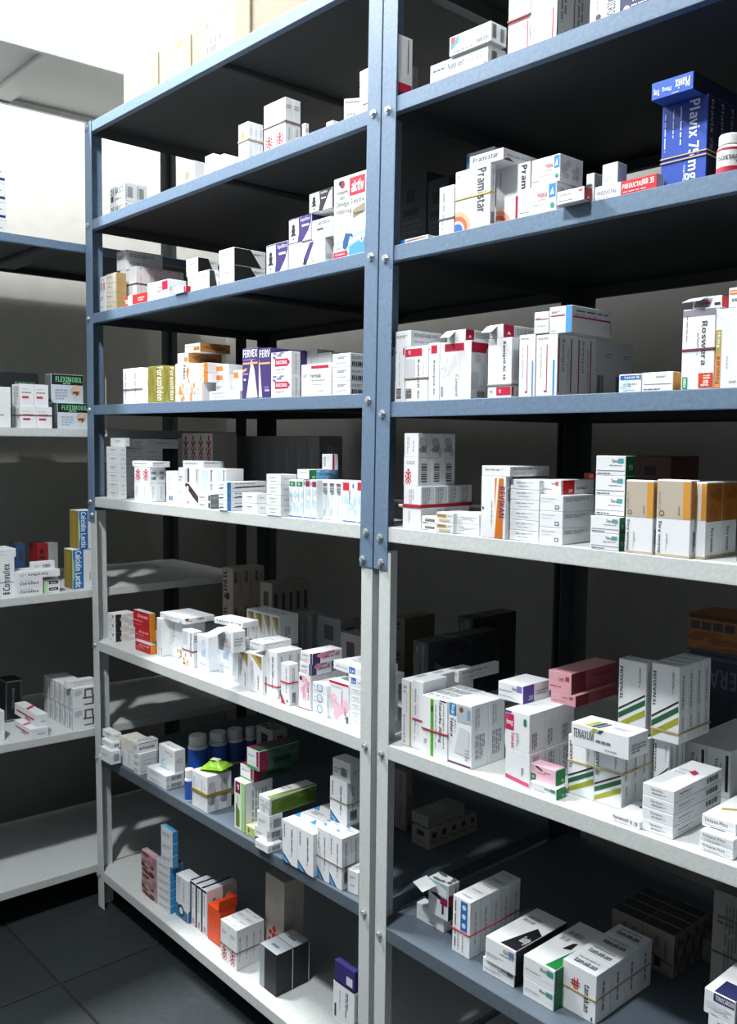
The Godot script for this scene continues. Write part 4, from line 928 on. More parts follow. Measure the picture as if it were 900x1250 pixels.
func fill_right_bay_second_shelf() -> void:
	lean = Vector3(0, 0, -0.00905)   # right bay second shelf
	carton(1.3675, 1.9730, -0.0428, 0.0, 0.1299, 0.0380, 0.0456, "e3e6e9", "nebilow", "white carton with small blue mark, lower of the two flat ones, right bay second shelf")
	carton(1.3970, 2.0109, -0.0347, 0.0, 0.0907, 0.0312, 0.0394, "e3e6e9", "nebitop", "white carton, crimson and teal quarter circles, upper of two flat ones, right bay second shelf")
	carton(1.5020, 1.9718, -0.0620, 0.0, 0.0434, 0.1073, 0.1000, "e3e6e9", "redline", "tall white carton with dark red upright line, left of pair, right bay second shelf")
	carton(1.5491, 1.9714, -0.0332, 0.0, 0.0493, 0.0932, 0.0417, "e3e6e9", "redline2", "tall white carton with red line at its right edge front, right bay second shelf", "tall white carton with red line at its right edge right bay second shelf")
	carton(1.5491, 1.9714, -0.0755, 0.0, 0.0493, 0.0932, 0.0417, "e3e6e9", "redline2", "tall white carton with red line at its right edge rearmost, right bay second shelf", "tall white carton with red line at its right edge right bay second shelf")
	band(1.5020, 2.0248, -0.0620, 0.0, 0.0434, 0.1000, "7c3a36", 0.003, "dark red rubber band round the tall white carton, right bay second shelf")
	carton(1.6527, 1.9704, -0.0450, 0.0, 0.0511, 0.0569, 0.0500, "e3e6e9", "micron", "white carton with small black script and round mark, right bay second shelf")
	carton(1.7044, 1.9700, -0.0450, 0.0, 0.0504, 0.0367, 0.0500, "20294e", "navytext", "navy carton with white lettering at the frame edge, right bay second shelf")

func fill_left_bay_third_shelf() -> void:
	lean = Vector3(0, 0, 0.00548)   # left bay third shelf
	carton(0.0297, 1.7096, -0.0550, 0.0, 0.0320, 0.0612, 0.0500, "e3e6e9", "plain", "plain white carton under the coral-emblem carton at left post, left bay third shelf")
	carton(0.0314, 1.7708, -0.0550, 0.0, 0.0320, 0.0429, 0.0500, "e3e6e9", "emblem1", "white carton with red coral emblems at the left post, left bay third shelf")
	carton(0.0906, 1.7100, -0.0400, 0.0, 0.0605, 0.0257, 0.0300, "d8d4c8", "tanedge", "cream carton bottom of the small tan-edged stack, left bay third shelf", "cream carton left bay third shelf")
	carton(0.0906, 1.7361, -0.0400, 0.0, 0.0605, 0.0257, 0.0300, "d8d4c8", "tanedge", "cream carton second from bottom of the small tan-edged stack, left bay third shelf", "cream carton left bay third shelf")
	carton(0.0906, 1.7622, -0.0400, 0.0, 0.0605, 0.0257, 0.0300, "d8d4c8", "tanedge", "cream carton third from bottom of the small tan-edged stack, left bay third shelf", "cream carton left bay third shelf")
	carton(0.0906, 1.7883, -0.0400, 0.0, 0.0605, 0.0257, 0.0300, "d8d4c8", "tanedge", "cream carton top of the small tan-edged stack, left bay third shelf", "cream carton left bay third shelf")
	carton(0.1019, 1.7100, -0.0848, 0.0, 0.0925, 0.1230, 0.0290, "e3e6e9", "staple", "white carton front of the large wrapped bundle, left bay third shelf", "white carton left bay third shelf")
	carton(0.1019, 1.7100, -0.1144, 0.0, 0.0925, 0.1230, 0.0290, "e3e6e9", "staple", "white carton second from front of the large wrapped bundle, left bay third shelf", "white carton left bay third shelf")
	carton(0.1019, 1.7100, -0.1441, 0.0, 0.0925, 0.1230, 0.0290, "e3e6e9", "staple", "white carton third from front of the large wrapped bundle, left bay third shelf", "white carton left bay third shelf")
	carton(0.1019, 1.7100, -0.1737, 0.0, 0.0925, 0.1230, 0.0290, "e3e6e9", "staple", "white carton fourth from front of the large wrapped bundle, left bay third shelf", "white carton left bay third shelf")
	carton(0.1019, 1.7100, -0.2033, 0.0, 0.0925, 0.1230, 0.0290, "e3e6e9", "staple", "white carton rearmost of the large wrapped bundle, left bay third shelf", "white carton left bay third shelf")
	band(0.1019, 1.7861, -0.1441, 0.0, 0.0931, 0.1482, "5b4a3c", 0.003, "brown rubber band round the large wrapped bundle, left bay third shelf")
	carton(0.0652, 1.8332, -0.1262, 0.0, 0.0571, 0.0510, 0.1125, "e3e6e9", "linesside", "flat white carton lying on the wrapped bundle, left bay third shelf")
	carton(0.2495, 1.7108, -0.0315, 0.0, 0.1181, 0.0284, 0.0350, "d42a2c", "redwhite", "low bright red carton in front of the wrapped bundle, left bay third shelf")
	carton(0.3695, 1.7115, -0.0204, 0.0, 0.1062, 0.0463, 0.0161, "e3e6e9", "crimsonsq", "white carton with crimson square front of its row, left bay third shelf", "white carton with crimson square left bay third shelf")
	carton(0.3695, 1.7115, -0.0371, 0.0, 0.1062, 0.0463, 0.0161, "e3e6e9", "crimsonsq", "white carton with crimson square second from front of its row, left bay third shelf", "white carton with crimson square left bay third shelf")
	carton(0.3695, 1.7115, -0.0538, 0.0, 0.1062, 0.0463, 0.0161, "e3e6e9", "crimsonsq", "white carton with crimson square rearmost of its row, left bay third shelf", "white carton with crimson square left bay third shelf")
	carton(0.5036, 1.7122, -0.0030, 0.0, 0.0520, 0.0148, 0.0140, "e3e6e9", "redend", "low white carton with red end, left bay third shelf")
	carton(0.4728, 1.7121, -0.0950, 0.0, 0.0473, 0.0515, 0.0900, "e3e6e9", "wedge", "white carton with black wedge, lower left of three, left bay third shelf")
	carton(0.5971, 1.7128, -0.0167, 0.0, 0.0463, 0.0409, 0.0255, "e3e6e9", "wedge", "white carton with black wedge, nearest the shelf lip of three, left bay third shelf")
	carton(0.4695, 1.7636, -0.0787, 0.0, 0.0532, 0.0422, 0.0575, "e3e6e9", "wedge", "white carton with black wedge, uppermost of three, left bay third shelf")
	carton(0.6849, 1.7132, -0.0513, 0.0, 0.0597, 0.0386, 0.0865, "e3e6e9", "wedge", "white carton with slanted black side, bottom of pair, left bay third shelf", "white carton with slanted black side left bay third shelf")
	carton(0.6849, 1.7522, -0.0513, 0.0, 0.0597, 0.0386, 0.0865, "e3e6e9", "wedge", "white carton with slanted black side, top of pair, left bay third shelf", "white carton with slanted black side left bay third shelf")
	carton(0.8700, 1.7142, -0.0370, 0.0, 0.0768, 0.0620, 0.0500, "e3e6e9", "figure", "white and purple carton with seated figure, lowest step, left bay third shelf")
	carton(0.9330, 1.7146, -0.0370, 0.0, 0.0450, 0.0518, 0.0500, "e3e6e9", "faint", "white carton between the two purple ones on bottom step, left bay third shelf")
	carton(0.9927, 1.7149, -0.0228, 0.0, 0.0717, 0.0482, 0.0215, "e3e6e9", "purplediag", "white carton with purple slanting stripe on bottom step, left bay third shelf")
	carton(0.9480, 1.7663, -0.0370, 0.0, 0.0755, 0.0504, 0.0500, "e3e6e9", "figure", "white and purple carton with seated figure, middle step, left bay third shelf")
	carton(1.0179, 1.7632, -0.0370, 0.0, 0.0602, 0.0384, 0.0500, "e3e6e9", "equil", "white carton with grey lettering, right end of middle step, left bay third shelf")
	carton(1.0140, 1.8167, -0.0370, 0.0, 0.0721, 0.0399, 0.0500, "e3e6e9", "figureblack", "white and black carton with seated figure, top step, left bay third shelf")
	carton(1.1069, 1.7155, -0.0230, 0.0, 0.0932, 0.1511, 0.0300, "e3e6e9", "omega", "large white carton with crimson panel, blue fish and blue foot, left bay third shelf")

func fill_right_bay_third_shelf() -> void:
	lean = Vector3(0, 0, 0.00247)   # right bay third shelf
	carton(1.2686, 1.7157, -0.0346, 0.0, 0.0685, 0.0117, 0.0292, "e3e6e9", "blueend", "flat white carton with blue end and red line, right bay third shelf")
	carton(1.3542, 1.7159, -0.0470, 0.0, 0.0341, 0.0825, 0.0700, "e3e6e9", "vtext", "narrow white carton with upright grey script, right bay third shelf")
	band(1.3542, 1.7443, -0.0470, 0.0, 0.0341, 0.0700, "6a6a66", 0.003, "thin dark rubber band round the narrow script carton, right bay third shelf")
	carton(1.4123, 1.7160, -0.0188, 0.0, 0.0764, 0.1006, 0.0136, "e3e6e9", "pramistar", "white carton with red-orange glow disc, left of pair, right bay third shelf")
	carton(1.4660, 1.7161, -0.0650, 0.0, 0.0703, 0.1006, 0.0300, "e3e6e9", "pramistar2", "white carton with red-orange glow disc, right of pair, right bay third shelf")
	band(1.4123, 1.7709, -0.0188, 0.0, 0.0764, 0.0136, "c9b56e", 0.003, "yellow rubber band round the glow-disc carton, right bay third shelf")
	carton(1.4405, 1.8166, -0.0589, 0.0, 0.0711, 0.0186, 0.0938, "e3e6e9", "pramflat", "white carton lying across the glow-disc pair, right bay third shelf")
	carton(1.3634, 1.8166, -0.1100, 0.0, 0.0633, 0.0548, 0.0500, "aab0b8", "silver", "silver carton with blue end behind the lying carton, right bay third shelf")
	carton(1.5502, 1.7164, -0.0270, 0.0, 0.0712, 0.0430, 0.0400, "e3e6e9", "preterax", "white carton with blue square and red name, lower of pair, right bay third shelf")
	carton(1.5644, 1.7594, -0.0366, 0.0, 0.0530, 0.0404, 0.0592, "e3e6e9", "preterax", "white carton with blue square and red name, upper of pair, right bay third shelf")
	carton(1.6278, 1.7165, 0.0060, 0.0, 0.0474, 0.0190, 0.0200, "e3e6e9", "redend2", "low white carton with red end in front of blue-square pair, right bay third shelf")
	carton(1.5882, 1.7164, -0.1050, 0.0, 0.0148, 0.0707, 0.0300, "e3e6e9", "plain", "small white carton behind the red-ended carton, right bay third shelf")
	carton(1.6434, 1.7166, -0.0727, 0.0, 0.0265, 0.0682, 0.0254, "e3e6e9", "faint", "white carton with sloping grey side, tallest of the low group, right bay third shelf")
	carton(1.6723, 1.7167, -0.0295, 0.0, 0.0436, 0.0221, 0.0350, "e3e6e9", "preductw", "low white carton with grey capitals left of the red one, right bay third shelf")
	carton(1.7256, 1.7168, -0.0164, 0.0, 0.0567, 0.0205, 0.0168, "c41f2b", "preduct", "low red carton with white capitals, right bay third shelf")
	carton(1.7793, 1.7169, -0.0439, 0.0, 0.0672, 0.1163, 0.0273, "1f46a8", "plavix", "deep blue carton with white name front of banded bundle, right bay third shelf", "deep blue carton with white name right bay third shelf")
	carton(1.7793, 1.7169, -0.0718, 0.0, 0.0672, 0.1163, 0.0273, "1f46a8", "plavix", "deep blue carton with white name second from front of banded bundle, right bay third shelf", "deep blue carton with white name right bay third shelf")
	carton(1.7793, 1.7169, -0.0996, 0.0, 0.0672, 0.1163, 0.0273, "1f46a8", "plavix", "deep blue carton with white name third from front of banded bundle, right bay third shelf", "deep blue carton with white name right bay third shelf")
	carton(1.7793, 1.7169, -0.1275, 0.0, 0.0672, 0.1163, 0.0273, "1f46a8", "plavix", "deep blue carton with white name rearmost of banded bundle, right bay third shelf", "deep blue carton with white name right bay third shelf")
	band(1.7793, 1.7549, -0.0857, 0.0, 0.0678, 0.1114, "b3a08c", 0.002, "tan rubber band crossing the blue bundle, lower, right bay third shelf")
	band(1.7793, 1.7607, -0.0857, 0.0, 0.0678, 0.1114, "b3a08c", 0.002, "tan rubber band crossing the blue bundle, upper, right bay third shelf")
	carton(1.7763, 1.8333, -0.0691, 0.0, 0.0610, 0.0231, 0.1382, "2a57b8", "plavixtop", "blue carton lying on top of the blue bundle, right bay third shelf")

func fill_left_bay_fourth_shelf() -> void:
	lean = Vector3(0, 0, -0.00253)   # left bay fourth shelf
	carton(0.2048, 1.4570, -0.0520, 0.0, 0.0511, 0.0926, 0.0794, "e3e6e9", "vtext", "white carton with upright grey script leftmost of pair beside olive cartons, left bay fourth shelf", "white carton with upright grey script left bay fourth shelf")
	carton(0.2565, 1.4569, -0.0520, 0.0, 0.0511, 0.0926, 0.0794, "e3e6e9", "vtext", "white carton with upright grey script rightmost of pair beside olive cartons, left bay fourth shelf", "white carton with upright grey script left bay fourth shelf")
	band(0.2306, 1.4952, -0.0520, 0.0, 0.1033, 0.0800, "77787a", 0.003, "thin grey rubber band round the script pair, left bay fourth shelf")
	carton(0.2987, 1.4568, -0.0520, 0.0, 0.0289, 0.0883, 0.0800, "e3e6e9", "vfaint", "thin white carton against the olive cartons, left bay fourth shelf")
	carton(0.3567, 1.4566, -0.0420, 0.0, 0.0834, 0.0921, 0.0600, "8a8436", "olive", "olive carton with white upright name, left of pair, left bay fourth shelf")
	carton(0.4247, 1.4564, -0.0420, 0.0, 0.0488, 0.0878, 0.0600, "8a8436", "olive", "olive carton with white upright name, right of pair, left bay fourth shelf")
	carton(0.4849, 1.4563, -0.0470, 0.0, 0.0665, 0.0441, 0.0700, "e3e6e9", "cloud", "white carton with orange cloud print, lower left of the group, left bay fourth shelf")
	carton(0.5501, 1.4561, -0.0470, 0.0, 0.0604, 0.0425, 0.0700, "e3e6e9", "cloud2", "white carton with orange cloud print, lower middle of group, left bay fourth shelf")
	carton(0.4859, 1.5004, -0.0420, 0.0, 0.0672, 0.0478, 0.0600, "e3e6e9", "fokus", "white carton with orange cloud and upright script, left bay fourth shelf")
	carton(0.5612, 1.4986, -0.0420, 0.0, 0.0801, 0.0225, 0.0600, "e3e6e9", "orangeend", "white carton with orange right end, bottom of middle pair, left bay fourth shelf", "white carton with orange right end left bay fourth shelf")
	carton(0.5612, 1.5215, -0.0420, 0.0, 0.0801, 0.0225, 0.0600, "e3e6e9", "orangeend", "white carton with orange right end, top of middle pair, left bay fourth shelf", "white carton with orange right end left bay fourth shelf")
	carton(0.6246, 1.4559, -0.0700, 0.0, 0.0540, 0.0420, 0.0700, "e3e6e9", "lines2", "white carton under the orange-patch pair, left bay fourth shelf")
	carton(0.6249, 1.4979, -0.0650, 0.0, 0.0539, 0.0204, 0.0600, "e3e6e9", "orangepatch", "white carton with orange patch, bottom of right pair, left bay fourth shelf", "white carton with orange patch left bay fourth shelf")
	carton(0.6249, 1.5187, -0.0650, 0.0, 0.0539, 0.0204, 0.0600, "e3e6e9", "orangepatch", "white carton with orange patch, top of right pair, left bay fourth shelf", "white carton with orange patch left bay fourth shelf")
	carton(0.4575, 1.5481, -0.0786, 0.0, 0.0500, 0.0281, 0.0972, "e3e6e9", "brownside", "white carton with orange-brown side, lower of the crosswise two, left bay fourth shelf")
	carton(0.4852, 1.5762, -0.0835, 0.0, 0.0691, 0.0218, 0.0870, "e3e6e9", "brownside", "white carton with orange-brown side, upper of the crosswise two, left bay fourth shelf")
	carton(0.6779, 1.4558, -0.0160, 0.0, 0.1255, 0.0200, 0.0200, "e3e6e9", "lines2", "long low white carton in front of the right pair, left bay fourth shelf")
	carton(0.6888, 1.4558, -0.0550, 0.0, 0.0413, 0.0423, 0.0400, "e3e6e9", "plain", "small white carton above the long low one, left bay fourth shelf")
	carton(0.6904, 1.4981, -0.0550, 0.0, 0.0382, 0.0247, 0.0400, "e3e6e9", "orangepatch", "small white carton with orange corner beside the purple cartons, left bay fourth shelf")
	carton(0.7719, 1.4556, -0.0620, 0.0, 0.0611, 0.1102, 0.1000, "43306f", "fervex", "purple carton with white cone shape, left of pair, left bay fourth shelf")
	carton(0.8260, 1.4554, -0.0620, 0.0, 0.0440, 0.1062, 0.1000, "43306f", "fervex2", "purple carton with white cone shape, right of pair, left bay fourth shelf")
	carton(0.8853, 1.4553, -0.0238, 0.0, 0.0716, 0.0458, 0.0237, "e3e6e9", "arrow", "white carton with red arrow label, lower of pair, left bay fourth shelf")
	carton(0.8851, 1.5011, -0.0238, 0.0, 0.0714, 0.0487, 0.0236, "e3e6e9", "arrow", "white carton with red arrow label, upper of pair, left bay fourth shelf")
	carton(0.8105, 1.4555, -0.1350, 0.0, 0.0282, 0.1083, 0.0494, "e3e6e9", "vfaint", "tall white carton leftmost behind the red-bar carton, left bay fourth shelf", "tall white carton left bay fourth shelf")
	carton(0.8394, 1.4554, -0.1350, 0.0, 0.0282, 0.1083, 0.0494, "e3e6e9", "vfaint", "tall white carton second from left behind the red-bar carton, left bay fourth shelf", "tall white carton left bay fourth shelf")
	carton(0.8682, 1.4553, -0.1350, 0.0, 0.0282, 0.1083, 0.0494, "e3e6e9", "vfaint", "tall white carton rightmost behind the red-bar carton, left bay fourth shelf", "tall white carton left bay fourth shelf")
	carton(0.9084, 1.4552, -0.1350, 0.0, 0.0486, 0.0992, 0.0500, "e3e6e9", "plain", "tall white carton at the right behind the red-bar carton, left bay fourth shelf")
	carton(1.0021, 1.4550, -0.0370, 0.0, 0.0955, 0.0636, 0.0500, "e3e6e9", "ferretab", "white carton with crimson bar along its top, left bay fourth shelf")
	carton(1.0806, 1.4548, -0.0324, 0.0, 0.0536, 0.0263, 0.0407, "e3e6e9", "barside", "white carton with black barcode side, bottom of three-high stack, left bay fourth shelf", "white carton with black barcode side left bay fourth shelf")
	carton(1.0806, 1.4815, -0.0324, 0.0, 0.0536, 0.0263, 0.0407, "e3e6e9", "barside", "white carton with black barcode side, second from bottom of three-high stack, left bay fourth shelf", "white carton with black barcode side left bay fourth shelf")
	carton(1.0806, 1.5081, -0.0324, 0.0, 0.0536, 0.0263, 0.0407, "e3e6e9", "barside", "white carton with black barcode side, top of three-high stack, left bay fourth shelf", "white carton with black barcode side left bay fourth shelf")

func fill_right_bay_fourth_shelf() -> void:
	lean = Vector3(0, 0, 0.00453)   # right bay fourth shelf
	carton(1.2397, 1.4372, -0.0470, 0.0, 0.0352, 0.0995, 0.0700, "e3e6e9", "rami1", "white carton with crimson label against the double post, right bay fourth shelf")
	carton(1.2873, 1.4374, -0.0470, 0.0, 0.0579, 0.0968, 0.0700, "e3e6e9", "rami2", "white carton with crimson square and upright name, right bay fourth shelf")
	band(1.2873, 1.4777, -0.0470, 0.0, 0.0579, 0.0700, "7d7468", 0.003, "thin brown rubber band on the crimson-square carton, right bay fourth shelf")
	carton(1.3303, 1.4376, -0.0520, 0.0, 0.0261, 0.0993, 0.0800, "e3e6e9", "rami3", "narrow white carton with small crimson square, right bay fourth shelf")
	carton(1.3803, 1.4378, -0.0370, 0.0, 0.0720, 0.0977, 0.0499, "e3e6e9", "rami4", "white carton with wide crimson strip, in clear film, right bay fourth shelf")
	carton(1.2517, 1.5342, -0.0571, 0.0, 0.0414, 0.0296, 0.0903, "e3e6e9", "linesside", "flat white carton lying on the crimson-square carton, right bay fourth shelf")
	carton(1.3812, 1.5356, -0.0437, 0.0, 0.0422, 0.0192, 0.0634, "e3e6e9", "flapred", "flat white carton with opened flap and crimson strip, right bay fourth shelf")
	carton(1.4779, 1.4382, -0.0212, 0.0, 0.0496, 0.0958, 0.0183, "e3e6e9", "rami5", "white carton with upright name and crimson foot, right bay fourth shelf")
	band(1.4779, 1.4589, -0.0212, 0.0, 0.0496, 0.0183, "86837e", 0.003, "grey rubber band near the foot of the crimson-foot carton, right bay fourth shelf")
	carton(1.4692, 1.5341, -0.0524, 0.0, 0.0286, 0.0222, 0.0808, "e3e6e9", "flapred", "flat white carton with crimson strip lying on top, right bay fourth shelf")
	carton(1.5337, 1.4385, -0.0570, 0.0, 0.0319, 0.0967, 0.0900, "e3e6e9", "maroon", "white carton with maroon and blue lines, left of pair, right bay fourth shelf")
	carton(1.5711, 1.4387, -0.0381, 0.0, 0.0405, 0.0940, 0.0515, "e3e6e9", "maroon", "white carton with maroon and blue lines front of right pair, right bay fourth shelf", "white carton with maroon and blue lines right bay fourth shelf")
	carton(1.5711, 1.4387, -0.0902, 0.0, 0.0405, 0.0940, 0.0515, "e3e6e9", "maroon", "white carton with maroon and blue lines rearmost of right pair, right bay fourth shelf", "white carton with maroon and blue lines right bay fourth shelf")
	carton(1.5698, 1.4387, -0.1448, 0.0, 0.0405, 0.0922, 0.0527, "dadee3", "barR", "tall plain grey-white carton front beyond the maroon-line pair, right bay fourth shelf", "tall plain grey-white carton right bay fourth shelf")
	carton(1.5698, 1.4387, -0.1981, 0.0, 0.0405, 0.0922, 0.0527, "dadee3", "barR", "tall plain grey-white carton rearmost beyond the maroon-line pair, right bay fourth shelf", "tall plain grey-white carton right bay fourth shelf")
	carton(1.5597, 1.5352, -0.0620, 0.0, 0.0277, 0.0329, 0.1000, "e3e6e9", "maroonflat", "white carton with maroon top line, standing on the left carton, right bay fourth shelf")
	carton(1.5955, 1.5327, -0.0651, 0.0, 0.0411, 0.0406, 0.1063, "e3e6e9", "maroonflat2", "white carton with blue end lying on the maroon-line pair, right bay fourth shelf")
	carton(1.7192, 1.4393, -0.0320, 0.0, 0.0361, 0.0257, 0.0400, "e3e6e9", "bluewhite", "low white carton with blue label, right bay fourth shelf")
	carton(1.7623, 1.4395, -0.0222, 0.0, 0.0479, 0.0264, 0.0203, "e3e6e9", "orangeend2", "low white carton with orange end, right bay fourth shelf")
	carton(1.8216, 1.4398, -0.0470, 0.0, 0.0467, 0.1078, 0.0700, "e3e6e9", "roswera", "white carton with orange-red dose square and green mark, right bay fourth shelf")
	band(1.8216, 1.4933, -0.0470, 0.0, 0.0467, 0.0700, "6d2b45", 0.003, "dark red rubber band round the dose-square carton, right bay fourth shelf")
	carton(1.8713, 1.4400, -0.0470, 0.0, 0.0507, 0.1038, 0.0700, "e3e6e9", "rosucard", "white carton with olive and orange edge strip, right bay fourth shelf")
	carton(1.8276, 1.5476, -0.0288, 0.0, 0.0413, 0.0158, 0.0177, "e3e6e9", "openred", "small crumpled white and red carton with open flap, right bay fourth shelf")
	carton(1.8769, 1.5439, -0.0420, 0.0, 0.0303, 0.0259, 0.0600, "e3e6e9", "orangetop", "white carton with orange strip at the frame edge, right bay fourth shelf")

func fill_left_bay_fifth_shelf() -> void:
	lean = Vector3(0, 0, 0.00675)   # left bay fifth shelf
	carton(0.1142, 1.1997, -0.0227, 0.0, 0.0751, 0.0235, 0.0214, "e3e6e9", "tiny", "white carton with tiny black print, bottom of six-high stack, left bay fifth shelf", "white carton with tiny black print left bay fifth shelf")
	carton(0.1142, 1.2237, -0.0227, 0.0, 0.0751, 0.0235, 0.0214, "e3e6e9", "tiny", "white carton with tiny black print, second from bottom of six-high stack, left bay fifth shelf", "white carton with tiny black print left bay fifth shelf")
	carton(0.1142, 1.2476, -0.0227, 0.0, 0.0751, 0.0235, 0.0214, "e3e6e9", "tiny", "white carton with tiny black print, third from bottom of six-high stack, left bay fifth shelf", "white carton with tiny black print left bay fifth shelf")
	carton(0.1142, 1.2716, -0.0227, 0.0, 0.0751, 0.0235, 0.0214, "e3e6e9", "tiny", "white carton with tiny black print, fourth from bottom of six-high stack, left bay fifth shelf", "white carton with tiny black print left bay fifth shelf")
	carton(0.1142, 1.2955, -0.0227, 0.0, 0.0751, 0.0235, 0.0214, "e3e6e9", "tiny", "white carton with tiny black print, fifth from bottom of six-high stack, left bay fifth shelf", "white carton with tiny black print left bay fifth shelf")
	carton(0.1142, 1.3194, -0.0227, 0.0, 0.0751, 0.0235, 0.0214, "e3e6e9", "tiny", "white carton with tiny black print, top of six-high stack, left bay fifth shelf", "white carton with tiny black print left bay fifth shelf")
	carton(0.1081, 1.3433, -0.0375, 0.0, 0.0843, 0.0232, 0.0151, "e3e6e9", "tiny", "white carton lying on the six-high stack near the left post, left bay fifth shelf")
	carton(0.0767, 1.1995, -0.1277, 0.0, 0.0932, 0.0226, 0.0654, "e3e6e9", "tiny", "white carton with tiny black print, bottom of second six-high stack, left bay fifth shelf", "white carton with tiny black print left bay fifth shelf")
	carton(0.0767, 1.2225, -0.1277, 0.0, 0.0932, 0.0226, 0.0654, "e3e6e9", "tiny", "white carton, tiny black print, second from bottom of second six-high stack, left bay fifth shelf", "white carton with tiny black print left bay fifth shelf")
	carton(0.0767, 1.2454, -0.1277, 0.0, 0.0932, 0.0226, 0.0654, "e3e6e9", "tiny", "white carton, tiny black print, third from bottom of second six-high stack, left bay fifth shelf", "white carton with tiny black print left bay fifth shelf")
	carton(0.0767, 1.2684, -0.1277, 0.0, 0.0932, 0.0226, 0.0654, "e3e6e9", "tiny", "white carton, tiny black print, fourth from bottom of second six-high stack, left bay fifth shelf", "white carton with tiny black print left bay fifth shelf")
	carton(0.0767, 1.2914, -0.1277, 0.0, 0.0932, 0.0226, 0.0654, "e3e6e9", "tiny", "white carton, tiny black print, fifth from bottom of second six-high stack, left bay fifth shelf", "white carton with tiny black print left bay fifth shelf")
	carton(0.0767, 1.3144, -0.1277, 0.0, 0.0932, 0.0226, 0.0654, "e3e6e9", "tiny", "white carton with tiny black print, top of second six-high stack, left bay fifth shelf", "white carton with tiny black print left bay fifth shelf")
	carton(0.0918, 1.3373, -0.1500, 0.0, 0.1006, 0.0268, 0.1000, "e3e6e9", "tiny", "long white carton lying on the second six-high stack, left bay fifth shelf")
	carton(0.2526, 1.2007, -0.0256, 0.0, 0.0414, 0.0492, 0.0225, "e3e6e9", "vfaint", "plain white carton leftmost front under the coral emblems, left bay fifth shelf", "plain white carton left bay fifth shelf")
	carton(0.2946, 1.2010, -0.0256, 0.0, 0.0414, 0.0492, 0.0225, "e3e6e9", "vfaint", "plain white carton rightmost front under the coral emblems, left bay fifth shelf", "plain white carton left bay fifth shelf")
	carton(0.2526, 1.2007, -0.0487, 0.0, 0.0414, 0.0492, 0.0225, "e3e6e9", "vfaint", "plain white carton leftmost rearmost under the coral emblems, left bay fifth shelf", "plain white carton left bay fifth shelf")
	carton(0.2946, 1.2010, -0.0487, 0.0, 0.0414, 0.0492, 0.0225, "e3e6e9", "vfaint", "plain white carton rightmost rearmost under the coral emblems, left bay fifth shelf", "plain white carton left bay fifth shelf")
	carton(0.2536, 1.2499, -0.0255, 0.0, 0.0414, 0.0414, 0.0225, "e3e6e9", "emblem2", "white carton with red coral emblem leftmost front of four, left bay fifth shelf", "white carton with red coral emblem left bay fifth shelf")
	carton(0.2956, 1.2502, -0.0255, 0.0, 0.0414, 0.0414, 0.0225, "e3e6e9", "emblem2", "white carton with red coral emblem rightmost front of four, left bay fifth shelf", "white carton with red coral emblem left bay fifth shelf")
	carton(0.2536, 1.2499, -0.0486, 0.0, 0.0414, 0.0414, 0.0225, "e3e6e9", "emblem2", "white carton with red coral emblem leftmost rearmost of four, left bay fifth shelf", "white carton with red coral emblem left bay fifth shelf")
	carton(0.2956, 1.2502, -0.0486, 0.0, 0.0414, 0.0414, 0.0225, "e3e6e9", "emblem2", "white carton with red coral emblem rightmost rearmost of four, left bay fifth shelf", "white carton with red coral emblem left bay fifth shelf")
	carton(0.2764, 1.2913, -0.0396, 0.0, 0.1075, 0.0150, 0.0513, "e3e6e9", "linesside", "flat white carton lying on the coral-emblem cartons, left bay fifth shelf")
	carton(0.3751, 1.2015, -0.0650, 0.0, 0.0601, 0.0818, 0.0400, "e3e6e9", "bluefoot", "white carton with small blue foot between two groups, left bay fifth shelf")
	carton(0.4228, 1.2018, -0.0700, 0.0, 0.0304, 0.0922, 0.0500, "e3e6e9", "plain", "narrow tall white carton beside the maroon arrow, left bay fifth shelf")
	carton(0.4961, 1.2023, -0.0550, 0.0, 0.0627, 0.0930, 0.0500, "e3e6e9", "betaloc", "white carton with broad maroon arrow band, left bay fifth shelf")
	carton(0.5629, 1.2028, -0.0550, 0.0, 0.0665, 0.0933, 0.0500, "e3e6e9", "betaloc2", "white carton with black arrow band, left, left bay fifth shelf")
	carton(0.6225, 1.2032, -0.0550, 0.0, 0.0498, 0.0937, 0.0500, "e3e6e9", "betaloc2", "white carton with black arrow band, right, left bay fifth shelf")
	carton(0.5965, 1.2030, -0.0150, 0.0, 0.0532, 0.0172, 0.0240, "e3e6e9", "darkend", "low white carton with dark grey end, bottom of pair, left bay fifth shelf", "low white carton with dark grey end left bay fifth shelf")
	carton(0.5965, 1.2206, -0.0150, 0.0, 0.0532, 0.0172, 0.0240, "e3e6e9", "darkend", "low white carton with dark grey end, top of pair, left bay fifth shelf", "low white carton with dark grey end left bay fifth shelf")
	carton(0.5016, 1.2953, -0.0598, 0.0, 0.0934, 0.0168, 0.0595, "e3e6e9", "linesside", "flat white carton lying on the maroon arrow carton, left bay fifth shelf")
	carton(0.1593, 1.2000, -0.2550, 0.0, 0.0396, 0.1814, 0.0794, "d6cfc8", "emblemtop", "tall carton with red coral emblem leftmost of four at back, left bay fifth shelf", "tall carton with red coral emblem left bay fifth shelf")
	carton(0.1995, 1.2003, -0.2550, 0.0, 0.0396, 0.1814, 0.0794, "d6cfc8", "emblemtop", "tall carton with red coral emblem second from left at back, left bay fifth shelf", "tall carton with red coral emblem left bay fifth shelf")
	carton(0.2396, 1.2006, -0.2550, 0.0, 0.0396, 0.1814, 0.0794, "d6cfc8", "emblemtop", "tall carton with red coral emblem third from left at back, left bay fifth shelf", "tall carton with red coral emblem left bay fifth shelf")
